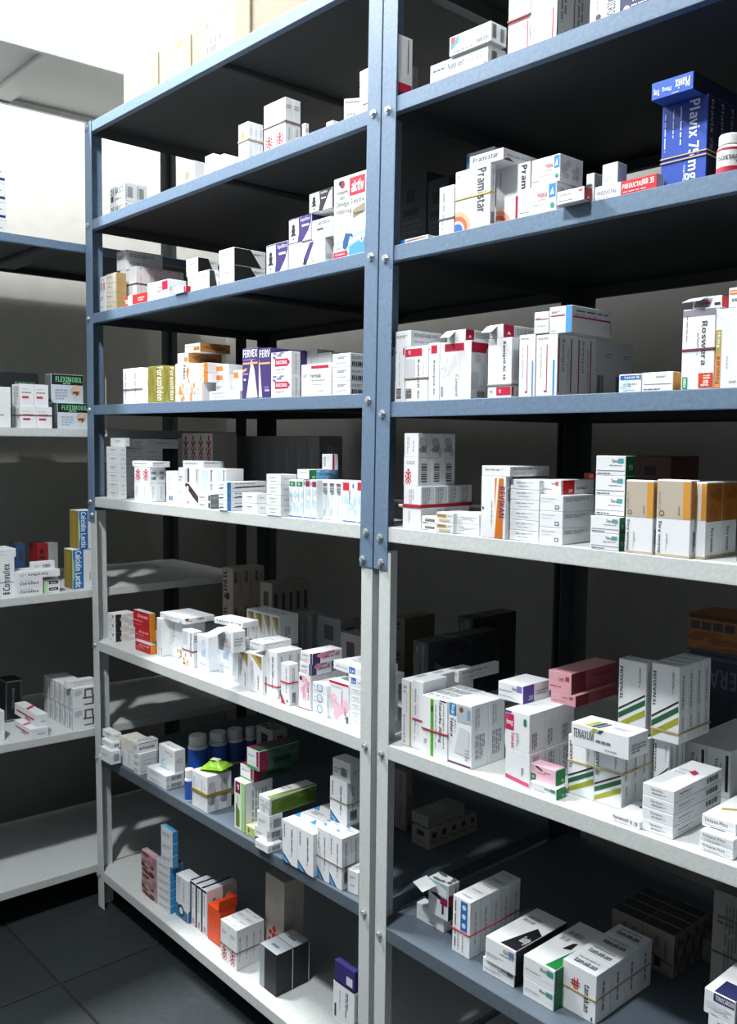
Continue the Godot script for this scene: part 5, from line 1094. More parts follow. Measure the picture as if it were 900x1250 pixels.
	carton(0.2798, 1.2009, -0.2550, 0.0, 0.0396, 0.1814, 0.0794, "d6cfc8", "emblemtop", "tall carton with red coral emblem rightmost of four at back, left bay fifth shelf", "tall carton with red coral emblem left bay fifth shelf")
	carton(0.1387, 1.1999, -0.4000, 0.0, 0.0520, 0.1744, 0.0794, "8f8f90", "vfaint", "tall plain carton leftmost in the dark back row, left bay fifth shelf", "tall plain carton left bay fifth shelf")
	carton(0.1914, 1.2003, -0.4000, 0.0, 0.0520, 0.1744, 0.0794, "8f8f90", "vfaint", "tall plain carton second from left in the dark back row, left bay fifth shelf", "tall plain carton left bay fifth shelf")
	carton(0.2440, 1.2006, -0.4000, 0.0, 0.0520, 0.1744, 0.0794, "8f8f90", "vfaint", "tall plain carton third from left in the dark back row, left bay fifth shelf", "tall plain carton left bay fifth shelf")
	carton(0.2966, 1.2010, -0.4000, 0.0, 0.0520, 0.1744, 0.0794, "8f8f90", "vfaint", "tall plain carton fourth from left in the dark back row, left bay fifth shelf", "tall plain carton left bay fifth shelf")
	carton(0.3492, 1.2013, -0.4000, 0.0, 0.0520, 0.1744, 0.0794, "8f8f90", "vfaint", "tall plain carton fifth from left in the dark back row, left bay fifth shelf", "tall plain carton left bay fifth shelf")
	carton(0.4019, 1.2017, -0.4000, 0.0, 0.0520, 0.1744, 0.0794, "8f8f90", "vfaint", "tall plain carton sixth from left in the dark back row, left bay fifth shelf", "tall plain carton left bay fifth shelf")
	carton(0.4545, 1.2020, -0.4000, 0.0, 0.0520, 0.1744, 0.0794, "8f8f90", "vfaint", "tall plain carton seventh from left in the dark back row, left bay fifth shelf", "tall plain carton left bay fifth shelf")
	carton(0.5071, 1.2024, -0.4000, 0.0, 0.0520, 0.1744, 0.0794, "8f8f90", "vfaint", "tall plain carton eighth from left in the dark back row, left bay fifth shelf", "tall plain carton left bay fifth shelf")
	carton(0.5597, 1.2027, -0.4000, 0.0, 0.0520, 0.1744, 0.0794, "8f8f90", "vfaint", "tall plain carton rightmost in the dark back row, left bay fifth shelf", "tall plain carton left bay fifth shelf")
	carton(0.6829, 1.2036, -0.0529, 0.0, 0.0336, 0.0217, 0.1100, "e3e6e9", "bluestripe", "white carton with blue stripe, bottom of three-high stack, left bay fifth shelf", "white carton with blue stripe left bay fifth shelf")
	carton(0.6829, 1.2256, -0.0529, 0.0, 0.0336, 0.0217, 0.1100, "e3e6e9", "bluestripe", "white carton with blue stripe, second from bottom of three-high stack, left bay fifth shelf", "white carton with blue stripe left bay fifth shelf")
	carton(0.6829, 1.2477, -0.0529, 0.0, 0.0336, 0.0217, 0.1100, "e3e6e9", "bluestripe", "white carton with blue stripe, top of three-high stack, left bay fifth shelf", "white carton with blue stripe left bay fifth shelf")
	carton(0.7809, 1.2042, -0.0172, 0.0, 0.0566, 0.0217, 0.0268, "e3e6e9", "tiny", "small white carton in front of the blue-stripe stack, bottom, left bay fifth shelf", "small white carton in front of the blue-stripe stack left bay fifth shelf")
	carton(0.7809, 1.2263, -0.0172, 0.0, 0.0566, 0.0217, 0.0268, "e3e6e9", "tiny", "small white carton in front of the blue-stripe stack, top, left bay fifth shelf", "small white carton in front of the blue-stripe stack left bay fifth shelf")
	carton(0.8770, 1.2049, -0.0203, 0.0, 0.0515, 0.0217, 0.0426, "e3e6e9", "tiny2", "white carton with faint grey print, bottom of four-high stack, left bay fifth shelf", "white carton with faint grey print left bay fifth shelf")
	carton(0.8770, 1.2270, -0.0203, 0.0, 0.0515, 0.0217, 0.0426, "e3e6e9", "tiny2", "white carton with faint grey print, second from bottom of four-high stack, left bay fifth shelf", "white carton with faint grey print left bay fifth shelf")
	carton(0.8770, 1.2492, -0.0203, 0.0, 0.0515, 0.0217, 0.0426, "e3e6e9", "tiny2", "white carton with faint grey print, third from bottom of four-high stack, left bay fifth shelf", "white carton with faint grey print left bay fifth shelf")
	carton(0.8770, 1.2713, -0.0203, 0.0, 0.0515, 0.0217, 0.0426, "e3e6e9", "tiny2", "white carton with faint grey print, top of four-high stack, left bay fifth shelf", "white carton with faint grey print left bay fifth shelf")
	carton(0.9273, 1.2052, -0.0360, 0.0, 0.0239, 0.0774, 0.0494, "e3e6e9", "bluegreen", "pale blue carton with green tab leftmost, left bay fifth shelf", "pale blue carton with green tab left bay fifth shelf")
	carton(0.9517, 1.2054, -0.0360, 0.0, 0.0239, 0.0774, 0.0494, "e3e6e9", "bluegreen", "pale blue carton with green tab rightmost, left bay fifth shelf", "pale blue carton with green tab left bay fifth shelf")
	carton(0.9759, 1.2056, -0.0361, 0.0, 0.0210, 0.0801, 0.0494, "e3e6e9", "bluered", "pale blue carton with red tab leftmost, left bay fifth shelf", "pale blue carton with red tab left bay fifth shelf")
	carton(0.9975, 1.2057, -0.0361, 0.0, 0.0210, 0.0801, 0.0494, "e3e6e9", "bluered", "pale blue carton with red tab rightmost, left bay fifth shelf", "pale blue carton with red tab left bay fifth shelf")
	carton(1.0159, 1.2058, -0.0515, 0.0, 0.0205, 0.0802, 0.0494, "e3e6e9", "bluebar", "pale blue carton showing barcodes leftmost, left bay fifth shelf", "pale blue carton showing barcodes left bay fifth shelf")
	carton(1.0370, 1.2060, -0.0515, 0.0, 0.0205, 0.0802, 0.0494, "e3e6e9", "bluebar", "pale blue carton showing barcodes second from left, left bay fifth shelf", "pale blue carton showing barcodes left bay fifth shelf")
	carton(1.0580, 1.2061, -0.0515, 0.0, 0.0205, 0.0802, 0.0494, "e3e6e9", "bluebar", "pale blue carton showing barcodes rightmost, left bay fifth shelf", "pale blue carton showing barcodes left bay fifth shelf")
	carton(1.1018, 1.2064, -0.0433, 0.0, 0.0429, 0.0802, 0.0500, "e3e6e9", "bluered2", "pale blue carton with bright red label, left bay fifth shelf")
	carton(1.1389, 1.2067, -0.0410, 0.0, 0.0241, 0.0819, 0.0500, "e3e6e9", "bluered2", "narrow pale blue carton half behind the double post, left bay fifth shelf")
	carton(0.9640, 1.2857, -0.0493, 0.0, 0.0392, 0.0200, 0.0785, "e3e6e9", "greenblue", "flat white carton with green and blue side, left bay fifth shelf")
	carton(0.9933, 1.3058, -0.0579, 0.0, 0.0330, 0.0323, 0.0157, "e3e6e9", "redstripe", "small white carton with red stripe, standing on the flat one, left bay fifth shelf")

func fill_right_bay_fifth_shelf() -> void:
	lean = Vector3(0, 0, 0.00329)   # right bay fifth shelf
	carton(1.2823, 1.2088, -0.0746, 0.0, 0.0461, 0.0395, 0.1300, "e3e6e9", "vfaint", "white carton at the foot of the coral-emblem tower, right bay fifth shelf")
	carton(1.2831, 1.2483, -0.0267, 0.0, 0.0444, 0.0373, 0.0336, "e3e6e9", "vlines", "white carton front in the second course of the tower, right bay fifth shelf", "white carton right bay fifth shelf")
	carton(1.2831, 1.2483, -0.0608, 0.0, 0.0444, 0.0373, 0.0336, "e3e6e9", "vlines", "white carton second from front in the second course of the tower, right bay fifth shelf", "white carton right bay fifth shelf")
	carton(1.2831, 1.2483, -0.0950, 0.0, 0.0444, 0.0373, 0.0336, "e3e6e9", "vlines", "white carton third from front in the second course of the tower, right bay fifth shelf", "white carton right bay fifth shelf")
	carton(1.2831, 1.2483, -0.1291, 0.0, 0.0444, 0.0373, 0.0336, "e3e6e9", "vlines", "white carton rearmost in the second course of the tower, right bay fifth shelf", "white carton right bay fifth shelf")
	band(1.2831, 1.2501, -0.0779, 0.0, 0.0450, 0.1366, "a3142c", 0.006, "broad red rubber band round the tower, right bay fifth shelf")
	carton(1.2786, 1.2856, -0.0258, 0.0, 0.0368, 0.0519, 0.0319, "e3e6e9", "embbar", "white carton with red coral emblem front in the tower, right bay fifth shelf", "white carton with red coral emblem right bay fifth shelf")
	carton(1.2786, 1.2856, -0.0583, 0.0, 0.0368, 0.0519, 0.0319, "e3e6e9", "embbar", "white carton with red coral emblem second from front in the tower, right bay fifth shelf", "white carton with red coral emblem right bay fifth shelf")
	carton(1.2786, 1.2856, -0.0908, 0.0, 0.0368, 0.0519, 0.0319, "e3e6e9", "embbar", "white carton with red coral emblem rearmost in the tower, right bay fifth shelf", "white carton with red coral emblem right bay fifth shelf")
	carton(1.2789, 1.3375, -0.0258, 0.0, 0.0362, 0.0427, 0.0318, "e3e6e9", "topcourse", "white carton front in the top course of the tower, right bay fifth shelf", "white carton right bay fifth shelf")
	carton(1.2789, 1.3375, -0.0582, 0.0, 0.0362, 0.0427, 0.0318, "e3e6e9", "topcourse", "white carton second from front in the top course of the tower, right bay fifth shelf", "white carton right bay fifth shelf")
	carton(1.2789, 1.3375, -0.0907, 0.0, 0.0362, 0.0427, 0.0318, "e3e6e9", "topcourse", "white carton rearmost in the top course of the tower, right bay fifth shelf", "white carton right bay fifth shelf")
	carton(1.3278, 1.2089, -0.0376, 0.0, 0.0349, 0.0125, 0.0600, "e3e6e9", "goldlabel", "low white carton with brown label, bottom of left pair, right bay fifth shelf", "low white carton with brown label right bay fifth shelf")
	carton(1.3278, 1.2218, -0.0376, 0.0, 0.0349, 0.0125, 0.0600, "e3e6e9", "goldlabel", "low white carton with brown label, top of left pair, right bay fifth shelf", "low white carton with brown label right bay fifth shelf")
	carton(1.3728, 1.2091, -0.0305, 0.0, 0.0396, 0.0174, 0.0600, "e3e6e9", "goldlabel2", "low white carton with tan label, bottom of middle pair, right bay fifth shelf", "low white carton with tan label right bay fifth shelf")
	carton(1.3728, 1.2268, -0.0305, 0.0, 0.0396, 0.0174, 0.0600, "e3e6e9", "goldlabel2", "low white carton with tan label, top of middle pair, right bay fifth shelf", "low white carton with tan label right bay fifth shelf")
	carton(1.4156, 1.2092, -0.0397, 0.0, 0.0525, 0.0177, 0.0600, "e3e6e9", "cross", "low white carton, bottom of pair against the orange-stripe carton, right bay fifth shelf", "low white carton right bay fifth shelf")
	carton(1.4156, 1.2273, -0.0397, 0.0, 0.0525, 0.0177, 0.0600, "e3e6e9", "cross", "low white carton, top of pair against the orange-stripe carton, right bay fifth shelf", "low white carton right bay fifth shelf")
	carton(1.4803, 1.2094, -0.0084, 0.0, 0.0519, 0.1014, 0.0163, "e3e6e9", "revikan", "tall white carton with broad orange stripe and upright name, right bay fifth shelf")
	carton(1.4841, 1.3108, -0.0521, 0.0, 0.0593, 0.0165, 0.1037, "e3e6e9", "linesside", "flat white carton lying on the orange-stripe carton, right bay fifth shelf")
	carton(1.5369, 1.2096, -0.0391, 0.0, 0.0575, 0.0159, 0.0600, "e3e6e9", "tiny2", "white carton with faint print, bottom of six-high stack, right bay fifth shelf", "white carton with faint print right bay fifth shelf")
	carton(1.5369, 1.2259, -0.0391, 0.0, 0.0575, 0.0159, 0.0600, "e3e6e9", "tiny2", "white carton with faint print, second from bottom of six-high stack, right bay fifth shelf", "white carton with faint print right bay fifth shelf")
	carton(1.5369, 1.2422, -0.0391, 0.0, 0.0575, 0.0159, 0.0600, "e3e6e9", "tiny2", "white carton with faint print, third from bottom of six-high stack, right bay fifth shelf", "white carton with faint print right bay fifth shelf")
	carton(1.5369, 1.2585, -0.0391, 0.0, 0.0575, 0.0159, 0.0600, "e3e6e9", "tiny2", "white carton with faint print, fourth from bottom of six-high stack, right bay fifth shelf", "white carton with faint print right bay fifth shelf")
	carton(1.5369, 1.2748, -0.0391, 0.0, 0.0575, 0.0159, 0.0600, "e3e6e9", "tiny2", "white carton with faint print, fifth from bottom of six-high stack, right bay fifth shelf", "white carton with faint print right bay fifth shelf")
	carton(1.5369, 1.2911, -0.0391, 0.0, 0.0575, 0.0159, 0.0600, "e3e6e9", "tiny2", "white carton with faint print, top of six-high stack, right bay fifth shelf", "white carton with faint print right bay fifth shelf")
	carton(1.5914, 1.2098, -0.0477, 0.0, 0.0437, 0.0249, 0.0825, "e3e6e9", "qrlike", "white carton with small square code, bottom of three-high stack, right bay fifth shelf", "white carton with small square code right bay fifth shelf")
	carton(1.5914, 1.2351, -0.0477, 0.0, 0.0437, 0.0249, 0.0825, "e3e6e9", "qrlike", "white carton with small square code, second from bottom of three-high stack, right bay fifth shelf", "white carton with small square code right bay fifth shelf")
	carton(1.5914, 1.2604, -0.0477, 0.0, 0.0437, 0.0249, 0.0825, "e3e6e9", "qrlike", "white carton with small square code, top of three-high stack, right bay fifth shelf", "white carton with small square code right bay fifth shelf")
	carton(1.5804, 1.2857, -0.0641, 0.0, 0.0360, 0.0226, 0.0882, "e3e6e9", "redcorner", "white carton with bright red corner on the three-high stack, right bay fifth shelf")
	carton(1.5945, 1.3083, -0.1150, 0.0, 0.0190, 0.0102, 0.0300, "b5202c", "redtiny", "tiny red carton behind the red-corner carton, right bay fifth shelf")
	carton(1.6917, 1.2101, -0.0080, 0.0, 0.0487, 0.0244, 0.0141, "e3e6e9", "greenside", "white carton with dark green side, bottom of lower two, right bay fifth shelf", "white carton with dark green side right bay fifth shelf")
	carton(1.6917, 1.2349, -0.0080, 0.0, 0.0487, 0.0244, 0.0141, "e3e6e9", "greenside", "white carton with dark green side, top of lower two, right bay fifth shelf", "white carton with dark green side right bay fifth shelf")
	carton(1.6861, 1.2597, -0.0331, 0.0, 0.0500, 0.0291, 0.0262, "e3e6e9", "greenside", "white carton with dark green side, bottom of upper three, right bay fifth shelf", "white carton with dark green side right bay fifth shelf")
	carton(1.6861, 1.2891, -0.0331, 0.0, 0.0500, 0.0291, 0.0262, "e3e6e9", "greenside", "white carton with dark green side, second from bottom of upper three, right bay fifth shelf", "white carton with dark green side right bay fifth shelf")
	carton(1.6861, 1.3186, -0.0331, 0.0, 0.0500, 0.0291, 0.0262, "e3e6e9", "greenside", "white carton with dark green side, top of upper three, right bay fifth shelf", "white carton with dark green side right bay fifth shelf")
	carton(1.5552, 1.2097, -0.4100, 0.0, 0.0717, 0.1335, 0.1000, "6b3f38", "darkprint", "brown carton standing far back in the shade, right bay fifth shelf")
	carton(1.7458, 1.2103, -0.0109, 0.0, 0.0436, 0.1041, 0.0138, "e3e6e9", "sintrom", "white carton with beige top and script, left of pair, right bay fifth shelf")
	carton(1.7985, 1.2105, -0.0154, 0.0, 0.0510, 0.1064, 0.0229, "e3e6e9", "sintrom", "white carton with beige top and script, right of pair, right bay fifth shelf")
	carton(1.8310, 1.2106, -0.0383, 0.0, 0.0178, 0.1043, 0.0439, "e3e6e9", "sintromside", "white carton with orange-brown top front of the shaded pair, right bay fifth shelf", "white carton with orange-brown top right bay fifth shelf")
	carton(1.8310, 1.2106, -0.0828, 0.0, 0.0178, 0.1043, 0.0439, "e3e6e9", "sintromside", "white carton with orange-brown top rearmost of the shaded pair, right bay fifth shelf", "white carton with orange-brown top right bay fifth shelf")
	carton(1.8933, 1.2108, -0.0523, 0.0, 0.0279, 0.0959, 0.0500, "e3e6e9", "blackfoot", "black and white carton cut by the right frame edge, right bay fifth shelf")

func fill_left_bay_sixth_shelf() -> void:
	lean = Vector3(0, 0, 0.00379)   # left bay sixth shelf
	carton(0.0539, 0.7892, -0.0628, 0.0, 0.0470, 0.0259, 0.0617, "e3e6e9", "blackside", "white carton with black side band, bottom of three-high stack, left bay sixth shelf", "white carton with black side band left bay sixth shelf")
	carton(0.0539, 0.8155, -0.0628, 0.0, 0.0470, 0.0259, 0.0617, "e3e6e9", "blackside", "white carton with black side band, second from bottom of three-high stack, left bay sixth shelf", "white carton with black side band left bay sixth shelf")
	carton(0.0539, 0.8418, -0.0628, 0.0, 0.0470, 0.0259, 0.0617, "e3e6e9", "blackside", "white carton with black side band, top of three-high stack, left bay sixth shelf", "white carton with black side band left bay sixth shelf")
	carton(0.2353, 0.7899, -0.0420, 0.0, 0.0846, 0.0239, 0.0185, "bf1628", "redorange", "red carton with orange side, bottom of three, left bay sixth shelf")
	carton(0.2008, 0.8138, -0.0594, 0.0, 0.0839, 0.0297, 0.0188, "bf1628", "redorange", "red carton with orange side, middle of three, left bay sixth shelf")
	carton(0.1949, 0.8435, -0.0591, 0.0, 0.0910, 0.0482, 0.0183, "bf1628", "redorange", "red carton with orange side, top of three, left bay sixth shelf")
	carton(0.2975, 0.7901, -0.0841, 0.0, 0.0132, 0.1011, 0.0794, "e3e6e9", "burn", "white carton with brown burn mark leftmost right of the red cartons, left bay sixth shelf", "white carton with brown burn mark left bay sixth shelf")
	carton(0.3113, 0.7902, -0.0841, 0.0, 0.0132, 0.1011, 0.0794, "e3e6e9", "burn", "white carton with brown burn mark rightmost right of the red cartons, left bay sixth shelf", "white carton with brown burn mark left bay sixth shelf")
	carton(0.3488, 0.7903, -0.1018, 0.0, 0.0685, 0.1016, 0.0700, "e3e6e9", "burn", "white carton with brown burn mark at the foot, left bay sixth shelf")
	carton(0.3624, 0.8918, -0.0945, 0.0, 0.1262, 0.0151, 0.0889, "e3e6e9", "browncorner", "white carton with brown corner lying across the uprights, left bay sixth shelf")
	carton(0.4520, 0.7907, -0.0560, 0.0, 0.0520, 0.0913, 0.0262, "e3e6e9", "burntext", "white carton with upright script and burn mark, left bay sixth shelf")
	band(0.4520, 0.8314, -0.0560, 0.0, 0.0520, 0.0262, "7a3038", 0.003, "dark red rubber band round the burn-mark carton, left bay sixth shelf")
	carton(0.5117, 0.7909, -0.0746, 0.0, 0.0532, 0.0875, 0.0500, "e3e6e9", "pale", "pale wrapped carton with blurred blue print, left, left bay sixth shelf")
	carton(0.5694, 0.7911, -0.1009, 0.0, 0.0709, 0.0873, 0.0500, "e3e6e9", "pale", "pale wrapped carton with blurred blue print, right, left bay sixth shelf")
	carton(0.6883, 0.8785, -0.0171, 0.0, 0.0663, 0.0500, 0.0341, "e3e6e9", "openflat", "flat white carton with opened end flap on the pale wrapped ones, left bay sixth shelf")
	carton(0.6525, 0.9284, -0.0545, 6.0, 0.1027, 0.0141, 0.0500, "e3e6e9", "lucrin", "flat white carton with bold dose lettering lying on top, left bay sixth shelf")
	carton(0.6521, 0.7915, -0.0835, 0.0, 0.0198, 0.0674, 0.0600, "e3e6e9", "vfaint", "narrow white carton left of the gold-triangle pair, left bay sixth shelf")
	carton(0.7165, 0.7917, -0.0615, 0.0, 0.0408, 0.0867, 0.0600, "e3e6e9", "goldtri", "white carton with gold triangle, left of front pair, left bay sixth shelf")
	carton(0.7638, 0.7919, -0.0627, 0.0, 0.0545, 0.0884, 0.0600, "e3e6e9", "goldtri", "white carton with gold triangle, right of front pair, left bay sixth shelf")
	carton(0.5444, 0.7911, -0.2000, 0.0, 0.0344, 0.1438, 0.0594, "e3e6e9", "goldtri", "tall white carton with gold triangle leftmost of banded four, left bay sixth shelf", "tall white carton with gold triangle left bay sixth shelf")
	carton(0.5794, 0.7912, -0.2000, 0.0, 0.0344, 0.1438, 0.0594, "e3e6e9", "goldtri", "tall white carton with gold triangle second from left of banded four, left bay sixth shelf", "tall white carton with gold triangle left bay sixth shelf")
	carton(0.6143, 0.7913, -0.2000, 0.0, 0.0344, 0.1438, 0.0594, "e3e6e9", "goldtri", "tall white carton with gold triangle third from left of banded four, left bay sixth shelf", "tall white carton with gold triangle left bay sixth shelf")
	carton(0.6493, 0.7914, -0.2000, 0.0, 0.0344, 0.1438, 0.0594, "e3e6e9", "goldtri", "tall white carton with gold triangle rightmost of banded four, left bay sixth shelf", "tall white carton with gold triangle left bay sixth shelf")
	band(0.5969, 0.8586, -0.2000, 0.0, 0.1399, 0.0600, "6f3f35", 0.003, "dark red rubber band round the four gold-triangle cartons, left bay sixth shelf")
	carton(0.8139, 0.7921, -0.0502, 0.0, 0.0480, 0.1037, 0.0229, "e3e6e9", "vbold", "tall white carton with upright black print front of bundle, left bay sixth shelf", "tall white carton with upright black print left bay sixth shelf")
	carton(0.8139, 0.7921, -0.0737, 0.0, 0.0480, 0.1037, 0.0229, "e3e6e9", "vbold", "tall white carton with upright black print second from front of bundle, left bay sixth shelf", "tall white carton with upright black print left bay sixth shelf")
	carton(0.8139, 0.7921, -0.0972, 0.0, 0.0480, 0.1037, 0.0229, "e3e6e9", "vbold", "tall white carton with upright black print rearmost of bundle, left bay sixth shelf", "tall white carton with upright black print left bay sixth shelf")
	band(0.8139, 0.8176, -0.0737, 0.0, 0.0486, 0.0705, "b52a3a", 0.003, "red rubber band round the tall white bundle, left bay sixth shelf")
	carton(0.7714, 0.8957, -0.0695, 0.0, 0.0520, 0.0146, 0.0791, "e3e6e9", "linesside", "flat white carton with opened end lying crosswise, left bay sixth shelf")
	carton(0.8841, 0.7923, -0.0380, 0.0, 0.0300, 0.0901, 0.0250, "e3e6e9", "crimsoncorner", "white carton with crimson corner at its foot, left bay sixth shelf")
	band(0.8841, 0.8415, -0.0380, 0.0, 0.0300, 0.0250, "b52a3a", 0.003, "red rubber band round the crimson-corner carton, left bay sixth shelf")
	carton(0.9393, 0.7925, -0.0858, 0.0, 0.0413, 0.0762, 0.1000, "e3e6e9", "pinkstand", "white and pink carton with dark circle, standing, left bay sixth shelf")
	carton(0.9418, 0.8687, -0.0644, 0.0, 0.0387, 0.0249, 0.0570, "e3e6e9", "pinkflat", "flat pink carton with purple block, lower of two, left bay sixth shelf")
	carton(0.9452, 0.8936, -0.0773, 0.0, 0.0397, 0.0238, 0.0828, "e3e6e9", "pinkflat", "flat pink carton with purple block, upper of two, left bay sixth shelf")
	carton(0.9958, 0.7928, -0.0621, 0.0, 0.0470, 0.0221, 0.0600, "e3e6e9", "ellipse", "small white carton with blue ellipse, bottom of three, left bay sixth shelf", "small white carton with blue ellipse left bay sixth shelf")
	carton(0.9958, 0.8153, -0.0621, 0.0, 0.0470, 0.0221, 0.0600, "e3e6e9", "ellipse", "small white carton with blue ellipse, second from bottom of three, left bay sixth shelf", "small white carton with blue ellipse left bay sixth shelf")
	carton(0.9958, 0.8378, -0.0621, 0.0, 0.0470, 0.0221, 0.0600, "e3e6e9", "ellipse", "small white carton with blue ellipse, top of three, left bay sixth shelf", "small white carton with blue ellipse left bay sixth shelf")
	carton(1.0491, 0.7930, -0.0611, 0.0, 0.0621, 0.0811, 0.0450, "e3e6e9", "pinkred", "white carton with pink cloud and crimson top edge, left bay sixth shelf")
	carton(1.1047, 0.7932, -0.0851, 0.0, 0.0504, 0.0155, 0.0900, "e3e6e9", "tiny2", "white carton, grey line, bottom of stack at double post, left bay sixth shelf", "white carton, grey line left bay sixth shelf")
	carton(1.1047, 0.8091, -0.0851, 0.0, 0.0504, 0.0155, 0.0900, "e3e6e9", "tiny2", "white carton, grey line, second from bottom of stack at double post, left bay sixth shelf", "white carton, grey line left bay sixth shelf")
	carton(1.1047, 0.8251, -0.0851, 0.0, 0.0504, 0.0155, 0.0900, "e3e6e9", "tiny2", "white carton, grey line, third from bottom of stack at double post, left bay sixth shelf", "white carton, grey line left bay sixth shelf")
	carton(1.1047, 0.8410, -0.0851, 0.0, 0.0504, 0.0155, 0.0900, "e3e6e9", "tiny2", "white carton, grey line, fourth from bottom of stack at double post, left bay sixth shelf", "white carton, grey line left bay sixth shelf")
	carton(1.1047, 0.8570, -0.0851, 0.0, 0.0504, 0.0155, 0.0900, "e3e6e9", "tiny2", "white carton, grey line, top of stack at double post, left bay sixth shelf", "white carton, grey line left bay sixth shelf")
	carton(1.1064, 0.8729, -0.0901, 0.0, 0.0601, 0.0218, 0.1000, "e3e6e9", "bluebadge", "white carton with blue square badge beside the double post, left bay sixth shelf")
	carton(1.0725, 0.8946, -0.0901, -6.0, 0.1016, 0.0174, 0.0900, "e3e6e9", "bluebadge2", "flat white carton lying slantwise on the badge carton, left bay sixth shelf")
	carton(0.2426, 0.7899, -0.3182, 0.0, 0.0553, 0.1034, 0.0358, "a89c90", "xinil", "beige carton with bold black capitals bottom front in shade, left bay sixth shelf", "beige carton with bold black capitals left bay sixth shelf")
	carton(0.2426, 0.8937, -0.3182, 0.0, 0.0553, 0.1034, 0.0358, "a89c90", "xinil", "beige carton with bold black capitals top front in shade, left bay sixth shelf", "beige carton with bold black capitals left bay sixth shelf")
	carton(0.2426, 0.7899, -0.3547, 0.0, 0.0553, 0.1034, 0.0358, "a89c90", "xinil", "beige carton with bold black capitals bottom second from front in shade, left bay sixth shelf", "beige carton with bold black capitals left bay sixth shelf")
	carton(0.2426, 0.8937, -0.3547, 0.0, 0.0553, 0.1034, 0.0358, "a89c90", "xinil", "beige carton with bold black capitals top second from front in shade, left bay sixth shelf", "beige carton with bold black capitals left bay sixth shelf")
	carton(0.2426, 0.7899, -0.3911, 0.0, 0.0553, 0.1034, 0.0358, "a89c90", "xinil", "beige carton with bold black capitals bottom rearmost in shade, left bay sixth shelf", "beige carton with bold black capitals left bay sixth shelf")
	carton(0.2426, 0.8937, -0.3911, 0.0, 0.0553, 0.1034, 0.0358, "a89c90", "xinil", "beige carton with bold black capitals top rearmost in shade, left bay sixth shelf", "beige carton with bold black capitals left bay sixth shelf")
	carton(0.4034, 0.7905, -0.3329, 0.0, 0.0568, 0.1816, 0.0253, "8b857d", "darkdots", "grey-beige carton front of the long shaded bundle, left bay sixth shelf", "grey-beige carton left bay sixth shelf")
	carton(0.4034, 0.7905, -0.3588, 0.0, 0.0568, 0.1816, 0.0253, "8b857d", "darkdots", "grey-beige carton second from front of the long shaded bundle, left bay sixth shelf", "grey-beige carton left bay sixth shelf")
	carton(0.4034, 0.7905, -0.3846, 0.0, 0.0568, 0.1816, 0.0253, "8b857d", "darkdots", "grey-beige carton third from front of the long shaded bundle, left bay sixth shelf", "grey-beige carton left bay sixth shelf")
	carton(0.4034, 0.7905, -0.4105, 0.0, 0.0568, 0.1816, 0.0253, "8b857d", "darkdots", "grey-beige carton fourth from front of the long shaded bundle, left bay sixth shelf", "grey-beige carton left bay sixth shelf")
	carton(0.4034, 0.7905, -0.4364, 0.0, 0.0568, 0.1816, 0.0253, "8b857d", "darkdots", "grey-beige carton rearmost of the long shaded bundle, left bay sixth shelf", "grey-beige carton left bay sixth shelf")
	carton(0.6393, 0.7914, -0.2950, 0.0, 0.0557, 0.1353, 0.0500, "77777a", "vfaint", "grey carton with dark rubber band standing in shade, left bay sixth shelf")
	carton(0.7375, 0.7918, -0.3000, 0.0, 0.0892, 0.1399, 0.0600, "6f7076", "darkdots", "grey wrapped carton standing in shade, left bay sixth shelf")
	carton(0.8993, 0.7924, -0.2250, 0.0, 0.0695, 0.1333, 0.0500, "8d8d8c", "darkdots", "grey-white carton with dark figure print in shade, left bay sixth shelf")

